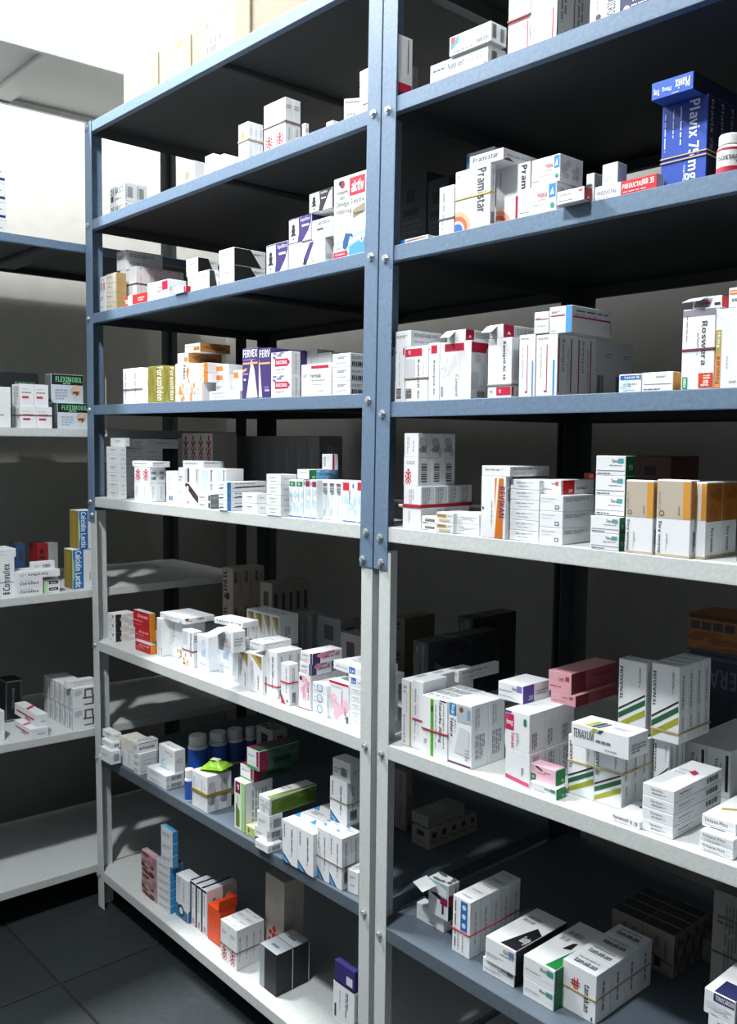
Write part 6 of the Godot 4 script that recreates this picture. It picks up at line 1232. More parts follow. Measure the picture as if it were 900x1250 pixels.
func fill_right_bay_sixth_shelf() -> void:
	lean = Vector3(0, 0, 0.01358)   # right bay sixth shelf
	carton(1.2639, 0.8003, -0.1082, 0.0, 0.0284, 0.1242, 0.1700, "e3e6e9", "goldstripe", "white carton with gold stripe, left of banded pair, right bay sixth shelf")
	carton(1.2910, 0.8007, -0.0568, 0.0, 0.0272, 0.1272, 0.0645, "e3e6e9", "vtext", "white carton with faint stripe, right of banded pair, right bay sixth shelf")
	band(1.2910, 0.8551, -0.0568, 0.0, 0.0272, 0.0645, "9c2f3f", 0.003, "red rubber band round the gold-stripe pair, right bay sixth shelf")
	carton(1.3444, 0.8014, -0.0260, 0.0, 0.0621, 0.1085, 0.0249, "e3e6e9", "tansif", "white carton with green stripe and upright name front, right bay sixth shelf", "white carton with green stripe and upright name right bay sixth shelf")
	carton(1.3444, 0.8014, -0.0514, 0.0, 0.0621, 0.1085, 0.0249, "e3e6e9", "tansif", "white carton with green stripe and upright name second from front, right bay sixth shelf", "white carton with green stripe and upright name right bay sixth shelf")
	carton(1.3444, 0.8014, -0.0769, 0.0, 0.0621, 0.1085, 0.0249, "e3e6e9", "tansif", "white carton with green stripe and upright name third from front, right bay sixth shelf", "white carton with green stripe and upright name right bay sixth shelf")
	carton(1.3444, 0.8014, -0.1024, 0.0, 0.0621, 0.1085, 0.0249, "e3e6e9", "tansif", "white carton with green stripe and upright name rearmost, right bay sixth shelf", "white carton with green stripe and upright name right bay sixth shelf")
	band(1.3444, 0.8491, -0.0642, 0.0, 0.0627, 0.1019, "9c2f3f", 0.003, "red rubber band round the green-stripe cartons, right bay sixth shelf")
	carton(1.4031, 0.8022, -0.0372, 0.0, 0.0549, 0.1113, 0.0443, "e3e6e9", "telur", "white carton with blue panel and purple foot front, right bay sixth shelf", "white carton with blue panel and purple foot right bay sixth shelf")
	carton(1.4031, 0.8022, -0.0821, 0.0, 0.0549, 0.1113, 0.0443, "e3e6e9", "telur", "white carton with blue panel and purple foot rearmost, right bay sixth shelf", "white carton with blue panel and purple foot right bay sixth shelf")
	carton(1.5299, 0.8039, -0.0363, 0.0, 0.0503, 0.0573, 0.0406, "e3e6e9", "tanaxlow", "white carton with pink foot stripe front, right bay sixth shelf", "white carton with pink foot stripe right bay sixth shelf")
	carton(1.5299, 0.8039, -0.0774, 0.0, 0.0503, 0.0573, 0.0406, "e3e6e9", "tanaxlow", "white carton with pink foot stripe second from front, right bay sixth shelf", "white carton with pink foot stripe right bay sixth shelf")
	carton(1.5299, 0.8039, -0.1186, 0.0, 0.0503, 0.0573, 0.0406, "e3e6e9", "tanaxlow", "white carton with pink foot stripe rearmost, right bay sixth shelf", "white carton with pink foot stripe right bay sixth shelf")
	carton(1.5282, 0.8612, -0.0362, 0.0, 0.0502, 0.0659, 0.0405, "e3e6e9", "tanax", "white carton with pink dose panel and green badge front, right bay sixth shelf", "white carton with pink dose panel and green badge right bay sixth shelf")
	carton(1.5282, 0.8612, -0.0773, 0.0, 0.0502, 0.0659, 0.0405, "e3e6e9", "tanax", "white carton with pink dose panel and green badge second from front, right bay sixth shelf", "white carton with pink dose panel and green badge right bay sixth shelf")
	carton(1.5282, 0.8612, -0.1184, 0.0, 0.0502, 0.0659, 0.0405, "e3e6e9", "tanax", "white carton with pink dose panel and green badge rearmost, right bay sixth shelf", "white carton with pink dose panel and green badge right bay sixth shelf")
	carton(1.2981, 0.9103, -0.1792, 0.0, 0.0107, 0.0231, 0.1184, "e3e6e9", "linesside", "white carton lying lengthwise on the green-stripe cartons, right bay sixth shelf")
	carton(1.4817, 0.9271, -0.0910, 0.0, 0.0530, 0.0306, 0.0750, "e3e6e9", "violet", "white carton with violet end lying on pink-panel cartons, right bay sixth shelf")
	carton(1.5510, 0.9271, -0.1683, 0.0, 0.0498, 0.0188, 0.1230, "dba3ab", "pinkbox", "pink carton with dark side, lower of two, right bay sixth shelf")
	carton(1.5438, 0.9459, -0.1755, 0.0, 0.0460, 0.0356, 0.1375, "dba3ab", "pinkbox", "pink carton with dark side, upper of two, right bay sixth shelf")
	carton(1.5860, 0.8047, -0.0231, 0.0, 0.0514, 0.0175, 0.0242, "e3e6e9", "greenend", "white and green carton, lower of the green-ended two, right bay sixth shelf")
	carton(1.5780, 0.8222, -0.0325, 0.0, 0.0505, 0.0252, 0.0250, "e3e6e9", "pinkgreen", "pink and green carton, upper of the green-ended two, right bay sixth shelf")
	carton(1.6272, 0.8052, -0.0665, 0.0, 0.0491, 0.0956, 0.0253, "e3e6e9", "tenax", "white carton with green slanting stripes leftmost front of front bundle, right bay sixth shelf", "white carton with green slanting stripes right bay sixth shelf")
	carton(1.6768, 0.8059, -0.0665, 0.0, 0.0491, 0.0956, 0.0253, "e3e6e9", "tenax", "white carton with green slanting stripes rightmost front of front bundle, right bay sixth shelf", "white carton with green slanting stripes right bay sixth shelf")
	carton(1.6272, 0.8052, -0.0924, 0.0, 0.0491, 0.0956, 0.0253, "e3e6e9", "tenax", "white carton with green stripes left second from front of front bundle, right bay sixth shelf", "white carton with green slanting stripes right bay sixth shelf")
	carton(1.6768, 0.8059, -0.0924, 0.0, 0.0491, 0.0956, 0.0253, "e3e6e9", "tenax", "white carton with green stripes right second from front of front bundle, right bay sixth shelf", "white carton with green slanting stripes right bay sixth shelf")
	carton(1.6272, 0.8052, -0.1183, 0.0, 0.0491, 0.0956, 0.0253, "e3e6e9", "tenax", "white carton with green stripes left third from front of front bundle, right bay sixth shelf", "white carton with green slanting stripes right bay sixth shelf")
	carton(1.6768, 0.8059, -0.1183, 0.0, 0.0491, 0.0956, 0.0253, "e3e6e9", "tenax", "white carton with green stripes right third from front of front bundle, right bay sixth shelf", "white carton with green slanting stripes right bay sixth shelf")
	carton(1.6272, 0.8052, -0.1442, 0.0, 0.0491, 0.0956, 0.0253, "e3e6e9", "tenax", "white carton with green slanting stripes leftmost rearmost of front bundle, right bay sixth shelf", "white carton with green slanting stripes right bay sixth shelf")
	carton(1.6768, 0.8059, -0.1442, 0.0, 0.0491, 0.0956, 0.0253, "e3e6e9", "tenax", "white carton with green slanting stripes rightmost rearmost of front bundle, right bay sixth shelf", "white carton with green slanting stripes right bay sixth shelf")
	band(1.6520, 0.8602, -0.1054, 0.0, 0.0993, 0.1036, "c4b084", 0.003, "tan rubber band round the front green-stripe bundle, right bay sixth shelf")
	carton(1.6845, 0.9011, -0.0418, 0.0, 0.1011, 0.0355, 0.0536, "e3e6e9", "tenaxflat", "white carton with green stripes lying on the front bundle, right bay sixth shelf")
	carton(1.7204, 0.8065, -0.1432, 0.0, 0.0265, 0.0986, 0.0158, "e3e6e9", "tenax", "white carton with green stripes front under the tall back pair, right bay sixth shelf", "white carton with green stripes right bay sixth shelf")
	carton(1.7204, 0.8065, -0.1596, 0.0, 0.0265, 0.0986, 0.0158, "e3e6e9", "tenax", "white carton with green stripes second from front under tall back pair, right bay sixth shelf", "white carton with green stripes right bay sixth shelf")
	carton(1.7204, 0.8065, -0.1760, 0.0, 0.0265, 0.0986, 0.0158, "e3e6e9", "tenax", "white carton with green stripes rearmost under the tall back pair, right bay sixth shelf", "white carton with green stripes right bay sixth shelf")
	carton(1.7287, 0.9049, -0.1372, 0.0, 0.0473, 0.1210, 0.0237, "e3e6e9", "tenax", "tall white carton with green stripes front of right back pile, right bay sixth shelf", "tall white carton with green stripes right bay sixth shelf")
	carton(1.7287, 0.9049, -0.1615, 0.0, 0.0473, 0.1210, 0.0237, "e3e6e9", "tenax", "tall white carton, green stripes second from front of right back pile, right bay sixth shelf", "tall white carton with green stripes right bay sixth shelf")
	carton(1.7287, 0.9049, -0.1858, 0.0, 0.0473, 0.1210, 0.0237, "e3e6e9", "tenax", "tall white carton, green stripes third from front of right back pile, right bay sixth shelf", "tall white carton with green stripes right bay sixth shelf")
	carton(1.7287, 0.9049, -0.2101, 0.0, 0.0473, 0.1210, 0.0237, "e3e6e9", "tenax", "tall white carton with green stripes rearmost of right back pile, right bay sixth shelf", "tall white carton with green stripes right bay sixth shelf")
	carton(1.6707, 0.9049, -0.1326, 0.0, 0.0495, 0.1163, 0.0146, "e3e6e9", "tenax", "tall white carton with green stripes front of left back pile, right bay sixth shelf", "tall white carton with green stripes right bay sixth shelf")
	carton(1.6707, 0.9049, -0.1479, 0.0, 0.0495, 0.1163, 0.0146, "e3e6e9", "tenax", "tall white carton with green stripes rearmost of left back pile, right bay sixth shelf", "tall white carton with green stripes right bay sixth shelf")
	band(1.7287, 0.9217, -0.1736, 0.0, 0.0479, 0.0973, "b09a6e", 0.003, "tan rubber band round the right back pile, right bay sixth shelf")
	carton(1.7306, 0.8066, -0.2649, 0.0, 0.0400, 0.0759, 0.0894, "e3e6e9", "blackbar", "white carton with black upright bar leftmost front of wide bundle, right bay sixth shelf", "white carton with black upright bar right bay sixth shelf")
	carton(1.7712, 0.8072, -0.2649, 0.0, 0.0400, 0.0759, 0.0894, "e3e6e9", "blackbar", "white carton with black upright bar rightmost front of wide bundle, right bay sixth shelf", "white carton with black upright bar right bay sixth shelf")
	carton(1.7306, 0.8066, -0.3549, 0.0, 0.0400, 0.0759, 0.0894, "e3e6e9", "blackbar", "white carton with black upright bar leftmost rearmost of wide bundle, right bay sixth shelf", "white carton with black upright bar right bay sixth shelf")
	carton(1.7712, 0.8072, -0.3549, 0.0, 0.0400, 0.0759, 0.0894, "e3e6e9", "blackbar", "white carton with black upright bar rightmost rearmost of wide bundle, right bay sixth shelf", "white carton with black upright bar right bay sixth shelf")
	carton(1.7844, 0.8074, -0.0856, 0.0, 0.0496, 0.0171, 0.1403, "e3e6e9", "flat4", "white carton with black print and barcode, bottom of four flat ones, right bay sixth shelf", "white carton with black print and barcode right bay sixth shelf")
	carton(1.7844, 0.8248, -0.0856, 0.0, 0.0496, 0.0171, 0.1403, "e3e6e9", "flat4", "white carton with black print, second from bottom of four flat ones, right bay sixth shelf", "white carton with black print and barcode right bay sixth shelf")
	carton(1.7844, 0.8423, -0.0856, 0.0, 0.0496, 0.0171, 0.1403, "e3e6e9", "flat4", "white carton with black print, third from bottom of four flat ones, right bay sixth shelf", "white carton with black print and barcode right bay sixth shelf")
	carton(1.7844, 0.8598, -0.0856, 0.0, 0.0496, 0.0171, 0.1403, "e3e6e9", "flat4", "white carton with black print and barcode, top of four flat ones, right bay sixth shelf", "white carton with black print and barcode right bay sixth shelf")
	carton(1.7369, 0.8067, -0.0447, 0.0, 0.0466, 0.0115, 0.0700, "e3e6e9", "redscript", "low white carton with red script, alone at the lip, right bay sixth shelf")
	carton(1.8739, 0.8086, -0.0595, 0.0, 0.0478, 0.0136, 0.0900, "e3e6e9", "triplus", "white carton with grey script name, bottom of lower two at right, right bay sixth shelf", "white carton with grey script name right bay sixth shelf")
	carton(1.8739, 0.8226, -0.0595, 0.0, 0.0478, 0.0136, 0.0900, "e3e6e9", "triplus", "white carton with grey script name, top of lower two at right, right bay sixth shelf", "white carton with grey script name right bay sixth shelf")
	carton(1.8687, 0.8365, -0.0800, 0.0, 0.0495, 0.0166, 0.1000, "e3e6e9", "triplus2", "white carton with grey script name and gold mark, topmost at right, right bay sixth shelf")
	carton(1.9132, 0.8091, -0.0759, 0.0, 0.0343, 0.0273, 0.0800, "e3e6e9", "tiny2", "white carton cut by the right frame edge, right bay sixth shelf")
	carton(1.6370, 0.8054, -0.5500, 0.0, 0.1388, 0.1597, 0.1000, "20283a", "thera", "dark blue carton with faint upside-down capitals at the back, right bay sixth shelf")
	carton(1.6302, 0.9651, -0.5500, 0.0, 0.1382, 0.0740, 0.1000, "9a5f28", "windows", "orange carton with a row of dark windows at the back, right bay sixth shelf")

func fill_left_bay_seventh_shelf() -> void:
	lean = Vector3(0, 0, 0.00211)   # left bay seventh shelf
	carton(0.0965, 0.4597, 0.0004, 0.0, 0.0702, 0.0115, 0.0320, "e3e6e9", "barR2", "small white carton with barcode end, bottom of stepped stack, left bay seventh shelf")
	carton(0.1344, 0.4712, 0.0156, 0.0, 0.0656, 0.0375, 0.0289, "e3e6e9", "barR2", "small white carton with barcode end, second of stepped stack, left bay seventh shelf")
	carton(0.1206, 0.5087, 0.0068, 0.0, 0.0614, 0.0174, 0.0263, "e3e6e9", "barR2", "small white carton with barcode end, third of stepped stack, left bay seventh shelf")
	carton(0.1090, 0.5261, -0.0021, 0.0, 0.0672, 0.0207, 0.0242, "e3e6e9", "tiny", "white carton on top of the stepped stack, left bay seventh shelf")
	carton(0.1618, 0.4598, -0.0499, 0.0, 0.0368, 0.0471, 0.0794, "e3e6e9", "vfaint", "white carton leftmost between stepped stack and grey stack, left bay seventh shelf", "white carton left bay seventh shelf")
	carton(0.1992, 0.4599, -0.0499, 0.0, 0.0368, 0.0471, 0.0794, "e3e6e9", "vfaint", "white carton rightmost between stepped stack and grey stack, left bay seventh shelf", "white carton left bay seventh shelf")
	carton(0.1795, 0.5070, -0.0349, 0.0, 0.0705, 0.0338, 0.0500, "dcd8cc", "tapeonly", "cream-tinted white carton lying on two upright ones, left bay seventh shelf")
	carton(0.2447, 0.4600, -0.0334, 0.0, 0.0330, 0.0191, 0.0557, "e3e6e9", "ruled", "white carton with ruled side, bottom of grey stack, left bay seventh shelf", "white carton with ruled side left bay seventh shelf")
	carton(0.2447, 0.4795, -0.0334, 0.0, 0.0330, 0.0191, 0.0557, "e3e6e9", "ruled", "white carton with ruled side, second from bottom of grey stack, left bay seventh shelf", "white carton with ruled side left bay seventh shelf")
	carton(0.2447, 0.4991, -0.0334, 0.0, 0.0330, 0.0191, 0.0557, "e3e6e9", "ruled", "white carton with ruled side, top of grey stack, left bay seventh shelf", "white carton with ruled side left bay seventh shelf")
	carton(0.2372, 0.5186, -0.0359, 0.0, 0.0341, 0.0285, 0.0607, "e3e6e9", "prosta", "white carton with printed name on its side, atop grey stack, left bay seventh shelf")
	carton(0.3494, 0.4602, -0.0341, 0.0, 0.1005, 0.0182, 0.0535, "e3e6e9", "barR2", "flat grey-white carton with barcode, bottom of two, left bay seventh shelf", "flat grey-white carton with barcode left bay seventh shelf")
	carton(0.3494, 0.4788, -0.0341, 0.0, 0.1005, 0.0182, 0.0535, "e3e6e9", "barR2", "flat grey-white carton with barcode, top of two, left bay seventh shelf", "flat grey-white carton with barcode left bay seventh shelf")
	carton(0.3555, 0.4975, -0.0504, 0.0, 0.0821, 0.0589, 0.0316, "e3e6e9", "swirl", "white carton with pale blue swirl standing on flat pair, left bay seventh shelf")
	carton(0.5428, 0.4606, -0.0256, 0.0, 0.0349, 0.0901, 0.0342, "e3e6e9", "topcourse", "white carton leftmost front of bundle with gold band, left bay seventh shelf", "white carton left bay seventh shelf")
	carton(0.5783, 0.4607, -0.0256, 0.0, 0.0349, 0.0901, 0.0342, "e3e6e9", "topcourse", "white carton rightmost front of bundle with gold band, left bay seventh shelf", "white carton left bay seventh shelf")
	carton(0.5428, 0.4606, -0.0604, 0.0, 0.0349, 0.0901, 0.0342, "e3e6e9", "topcourse", "white carton leftmost rearmost of bundle with gold band, left bay seventh shelf", "white carton left bay seventh shelf")
	carton(0.5783, 0.4607, -0.0604, 0.0, 0.0349, 0.0901, 0.0342, "e3e6e9", "topcourse", "white carton rightmost rearmost of bundle with gold band, left bay seventh shelf", "white carton left bay seventh shelf")
	band(0.5606, 0.5035, -0.0430, 0.0, 0.0709, 0.0697, "8d7a25", 0.008, "broad gold band round the white bundle, left bay seventh shelf")
	carton(0.7285, 0.4610, -0.0515, 0.0, 0.0454, 0.1169, 0.0760, "e3e6e9", "greenmaroon", "white and green carton with maroon square, left bay seventh shelf")
	carton(0.7307, 0.5780, -0.0874, 0.0, 0.0520, 0.0330, 0.1147, "e0e4e2", "maroongreen", "green carton with maroon corner, lower of crosswise two, left bay seventh shelf")
	carton(0.7558, 0.6110, -0.0884, 0.0, 0.0469, 0.0462, 0.1168, "e0e4e2", "maroongreen", "green carton with maroon corner, upper of crosswise two, left bay seventh shelf")
	carton(0.7700, 0.4611, -0.0377, 0.0, 0.0338, 0.0226, 0.0500, "aebf6a", "limebox", "small yellow-green carton at the lip, left bay seventh shelf")
	carton(0.8452, 0.4613, -0.0105, 0.0, 0.0485, 0.0179, 0.0395, "e3e6e9", "barR2", "white carton with barcode side, bottom of three, left bay seventh shelf")
	carton(0.8289, 0.4792, -0.0213, 0.0, 0.0476, 0.0252, 0.0427, "e3e6e9", "barR2", "white carton with barcode side, middle of three, left bay seventh shelf")
	carton(0.8391, 0.5043, -0.0179, 0.0, 0.0479, 0.0364, 0.0359, "e3e6e9", "barR2", "white carton with barcode side, top of three, left bay seventh shelf")
	carton(0.8421, 0.5407, -0.0667, 0.0, 0.0392, 0.0396, 0.1334, "e3e6e9", "greenlong", "flat white carton with olive green side, left bay seventh shelf")
	carton(0.9397, 0.4615, -0.0233, 0.0, 0.0535, 0.0924, 0.0527, "e3e6e9", "bluetri", "white carton with blue triangle leftmost front of left bundle, left bay seventh shelf", "white carton with blue triangle left bay seventh shelf")
	carton(0.9938, 0.4616, -0.0233, 0.0, 0.0535, 0.0924, 0.0527, "e3e6e9", "bluetri", "white carton with blue triangle rightmost front of left bundle, left bay seventh shelf", "white carton with blue triangle left bay seventh shelf")
	carton(0.9397, 0.4615, -0.0767, 0.0, 0.0535, 0.0924, 0.0527, "e3e6e9", "bluetri", "white carton with blue triangle leftmost second from front of left bundle, left bay seventh shelf", "white carton with blue triangle left bay seventh shelf")
	carton(0.9938, 0.4616, -0.0767, 0.0, 0.0535, 0.0924, 0.0527, "e3e6e9", "bluetri", "white carton with blue triangle rightmost second from front of left bundle, left bay seventh shelf", "white carton with blue triangle left bay seventh shelf")
	carton(0.9397, 0.4615, -0.1300, 0.0, 0.0535, 0.0924, 0.0527, "e3e6e9", "bluetri", "white carton with blue triangle leftmost rearmost of left bundle, left bay seventh shelf", "white carton with blue triangle left bay seventh shelf")
	carton(0.9938, 0.4616, -0.1300, 0.0, 0.0535, 0.0924, 0.0527, "e3e6e9", "bluetri", "white carton with blue triangle rightmost rearmost of left bundle, left bay seventh shelf", "white carton with blue triangle left bay seventh shelf")
	carton(1.0406, 0.4617, -0.0192, 0.0, 0.0399, 0.1079, 0.0262, "e3e6e9", "bluetri", "white carton with blue triangle leftmost front of right bundle, left bay seventh shelf", "white carton with blue triangle left bay seventh shelf")
	carton(1.0810, 0.4618, -0.0192, 0.0, 0.0399, 0.1079, 0.0262, "e3e6e9", "bluetri", "white carton with blue triangle rightmost front of right bundle, left bay seventh shelf", "white carton with blue triangle left bay seventh shelf")
	carton(1.0406, 0.4617, -0.0460, 0.0, 0.0399, 0.1079, 0.0262, "e3e6e9", "bluetri", "white carton with blue triangle leftmost rearmost of right bundle, left bay seventh shelf", "white carton with blue triangle left bay seventh shelf")
	carton(1.0810, 0.4618, -0.0460, 0.0, 0.0399, 0.1079, 0.0262, "e3e6e9", "bluetri", "white carton with blue triangle rightmost rearmost of right bundle, left bay seventh shelf", "white carton with blue triangle left bay seventh shelf")
	band(1.0608, 0.5099, -0.0326, 0.0, 0.0810, 0.0536, "9a8f86", 0.003, "thin rubber band round the right blue-triangle bundle, left bay seventh shelf")
	carton(1.0369, 0.5697, -0.0703, 0.0, 0.0554, 0.0936, 0.0406, "e3e6e9", "bluetri", "tall white carton with blue triangle standing on right bundle, left bay seventh shelf")
	band(1.0369, 0.6161, -0.0703, 0.0, 0.0554, 0.0406, "8a7d72", 0.003, "thin rubber band round the standing blue-triangle carton, left bay seventh shelf")
	carton(1.0459, 0.6633, -0.0678, 0.0, 0.0570, 0.0421, 0.0356, "e3e6e9", "barF", "grey-white carton lying on the standing blue-triangle one, left bay seventh shelf")
	carton(1.1212, 0.4619, -0.0331, 8.0, 0.0284, 0.0473, 0.0350, "e3e6e9", "tiny2", "tilted white carton at the lip beside the double post, left bay seventh shelf")

func fill_left_bay_bottom_shelf() -> void:
	lean = Vector3(0, 0, -0.01686)   # left bay bottom shelf
	carton(0.2618, 0.1097, -0.0389, 0.0, 0.0845, 0.0619, 0.0178, "b8989c", "pinkbrown", "pink and brown carton, bottom of pair, left bay bottom shelf", "pink and brown carton left bay bottom shelf")
	carton(0.2618, 0.1720, -0.0389, 0.0, 0.0845, 0.0619, 0.0178, "b8989c", "pinkbrown", "pink and brown carton, top of pair, left bay bottom shelf", "pink and brown carton left bay bottom shelf")
	carton(0.3405, 0.1083, -0.0499, 0.0, 0.0675, 0.0216, 0.0392, "e3e6e9", "whiteblue", "white carton with bright blue side, bottom of broad stack, left bay bottom shelf", "white carton with bright blue side left bay bottom shelf")
	carton(0.3405, 0.1303, -0.0499, 0.0, 0.0675, 0.0216, 0.0392, "e3e6e9", "whiteblue", "white carton with bright blue side, second from bottom of broad stack, left bay bottom shelf", "white carton with bright blue side left bay bottom shelf")
	carton(0.3405, 0.1523, -0.0499, 0.0, 0.0675, 0.0216, 0.0392, "e3e6e9", "whiteblue", "white carton with bright blue side, third from bottom of broad stack, left bay bottom shelf", "white carton with bright blue side left bay bottom shelf")
	carton(0.3405, 0.1744, -0.0499, 0.0, 0.0675, 0.0216, 0.0392, "e3e6e9", "whiteblue", "white carton with bright blue side, fourth from bottom of broad stack, left bay bottom shelf", "white carton with bright blue side left bay bottom shelf")
	carton(0.3405, 0.1964, -0.0499, 0.0, 0.0675, 0.0216, 0.0392, "e3e6e9", "whiteblue", "white carton with bright blue side, fifth from bottom of broad stack, left bay bottom shelf", "white carton with bright blue side left bay bottom shelf")
	carton(0.3405, 0.2184, -0.0499, 0.0, 0.0675, 0.0216, 0.0392, "e3e6e9", "whiteblue", "white carton with bright blue side, top of broad stack, left bay bottom shelf", "white carton with bright blue side left bay bottom shelf")
	carton(0.3595, 0.2403, -0.0383, 0.0, 0.0600, 0.0325, 0.0166, "e3e6e9", "whiteblue", "white carton with bright blue side, bottom of upper narrow stack, left bay bottom shelf", "white carton with bright blue side left bay bottom shelf")
	carton(0.3595, 0.2732, -0.0383, 0.0, 0.0600, 0.0325, 0.0166, "e3e6e9", "whiteblue", "white carton, bright blue side, second from bottom of upper narrow stack, left bay bottom shelf", "white carton with bright blue side left bay bottom shelf")
	carton(0.3595, 0.3061, -0.0383, 0.0, 0.0600, 0.0325, 0.0166, "e3e6e9", "whiteblue", "white carton with bright blue side, top of upper narrow stack, left bay bottom shelf", "white carton with bright blue side left bay bottom shelf")
	carton(0.4147, 0.1071, -0.0622, 0.0, 0.0611, 0.1150, 0.0400, "e3e6e9", "ring", "white carton with dark ring on blue foot, left bay bottom shelf")
	carton(0.4571, 0.1064, -0.0737, 0.0, 0.0264, 0.1180, 0.0494, "e3e6e9", "navyedge", "white carton with navy edge leftmost of three upright ones, left bay bottom shelf", "white carton with navy edge left bay bottom shelf")
	carton(0.4841, 0.1059, -0.0737, 0.0, 0.0264, 0.1180, 0.0494, "e3e6e9", "navyedge", "white carton with navy edge second from left of three upright ones, left bay bottom shelf", "white carton with navy edge left bay bottom shelf")
	carton(0.5111, 0.1054, -0.0737, 0.0, 0.0264, 0.1180, 0.0494, "e3e6e9", "navyedge", "white carton with navy edge rightmost of three upright ones, left bay bottom shelf", "white carton with navy edge left bay bottom shelf")
	carton(0.5619, 0.1046, -0.0684, 0.0, 0.0557, 0.0931, 0.0440, "e04a14", "orangeflap", "orange-red carton with raised flap, left bay bottom shelf")
	carton(0.5028, 0.1056, -0.1194, 0.0, 0.0308, 0.1127, 0.0500, "e3e6e9", "navyedge", "white carton with navy edge and red mark behind the orange-red one, left bay bottom shelf")
	carton(0.6465, 0.1032, -0.0321, 0.0, 0.0349, 0.1011, 0.0194, "e3e6e9", "emblemlow", "white carton with red coral emblem leftmost front of low bundle, left bay bottom shelf", "white carton with red coral emblem left bay bottom shelf")
	carton(0.6820, 0.1026, -0.0321, 0.0, 0.0349, 0.1011, 0.0194, "e3e6e9", "emblemlow", "white carton with red coral emblem rightmost front of low bundle, left bay bottom shelf", "white carton with red coral emblem left bay bottom shelf")
	carton(0.6465, 0.1032, -0.0521, 0.0, 0.0349, 0.1011, 0.0194, "e3e6e9", "emblemlow", "white carton, red coral emblem left second from front of low bundle, left bay bottom shelf", "white carton with red coral emblem left bay bottom shelf")
	carton(0.6820, 0.1026, -0.0521, 0.0, 0.0349, 0.1011, 0.0194, "e3e6e9", "emblemlow", "white carton, red coral emblem right second from front of low bundle, left bay bottom shelf", "white carton with red coral emblem left bay bottom shelf")
	carton(0.6465, 0.1032, -0.0722, 0.0, 0.0349, 0.1011, 0.0194, "e3e6e9", "emblemlow", "white carton, red coral emblem left third from front of low bundle, left bay bottom shelf", "white carton with red coral emblem left bay bottom shelf")
	carton(0.6820, 0.1026, -0.0722, 0.0, 0.0349, 0.1011, 0.0194, "e3e6e9", "emblemlow", "white carton, red coral emblem right third from front of low bundle, left bay bottom shelf", "white carton with red coral emblem left bay bottom shelf")
	carton(0.6465, 0.1032, -0.0922, 0.0, 0.0349, 0.1011, 0.0194, "e3e6e9", "emblemlow", "white carton with red coral emblem leftmost rearmost of low bundle, left bay bottom shelf", "white carton with red coral emblem left bay bottom shelf")
	carton(0.6820, 0.1026, -0.0922, 0.0, 0.0349, 0.1011, 0.0194, "e3e6e9", "emblemlow", "white carton with red coral emblem rightmost rearmost of low bundle, left bay bottom shelf", "white carton with red coral emblem left bay bottom shelf")
	band(0.6643, 0.1473, -0.0621, 0.0, 0.0711, 0.0801, "7c6f66", 0.003, "thin rubber band round the low coral-emblem bundle, left bay bottom shelf")
	carton(0.8076, 0.1004, -0.0589, 0.0, 0.0661, 0.0997, 0.0474, "1e2226", "blackbox", "black carton with white edge front of pair, left bay bottom shelf", "black carton with white edge left bay bottom shelf")
	carton(0.8076, 0.1004, -0.1068, 0.0, 0.0661, 0.0997, 0.0474, "1e2226", "blackbox", "black carton with white edge rearmost of pair, left bay bottom shelf", "black carton with white edge left bay bottom shelf")
	carton(0.7264, 0.1018, -0.1422, 0.0, 0.0759, 0.2153, 0.0600, "b9b0a4", "emblemlow", "tall beige carton with red coral emblem standing behind the low bundle, left bay bottom shelf")
	carton(1.0924, 0.0956, -0.0276, 0.0, 0.0668, 0.0770, 0.0151, "e3e6e9", "vbold", "white carton bottom of stack below the purple carton, left bay bottom shelf", "white carton left bay bottom shelf")
	carton(1.0924, 0.1731, -0.0276, 0.0, 0.0668, 0.0770, 0.0151, "e3e6e9", "vbold", "white carton top of stack below the purple carton, left bay bottom shelf", "white carton left bay bottom shelf")
	carton(1.0950, 0.2505, -0.0263, 0.0, 0.0633, 0.0456, 0.0125, "30266a", "purplemark", "dark purple carton on the stack at the double post, left bay bottom shelf")

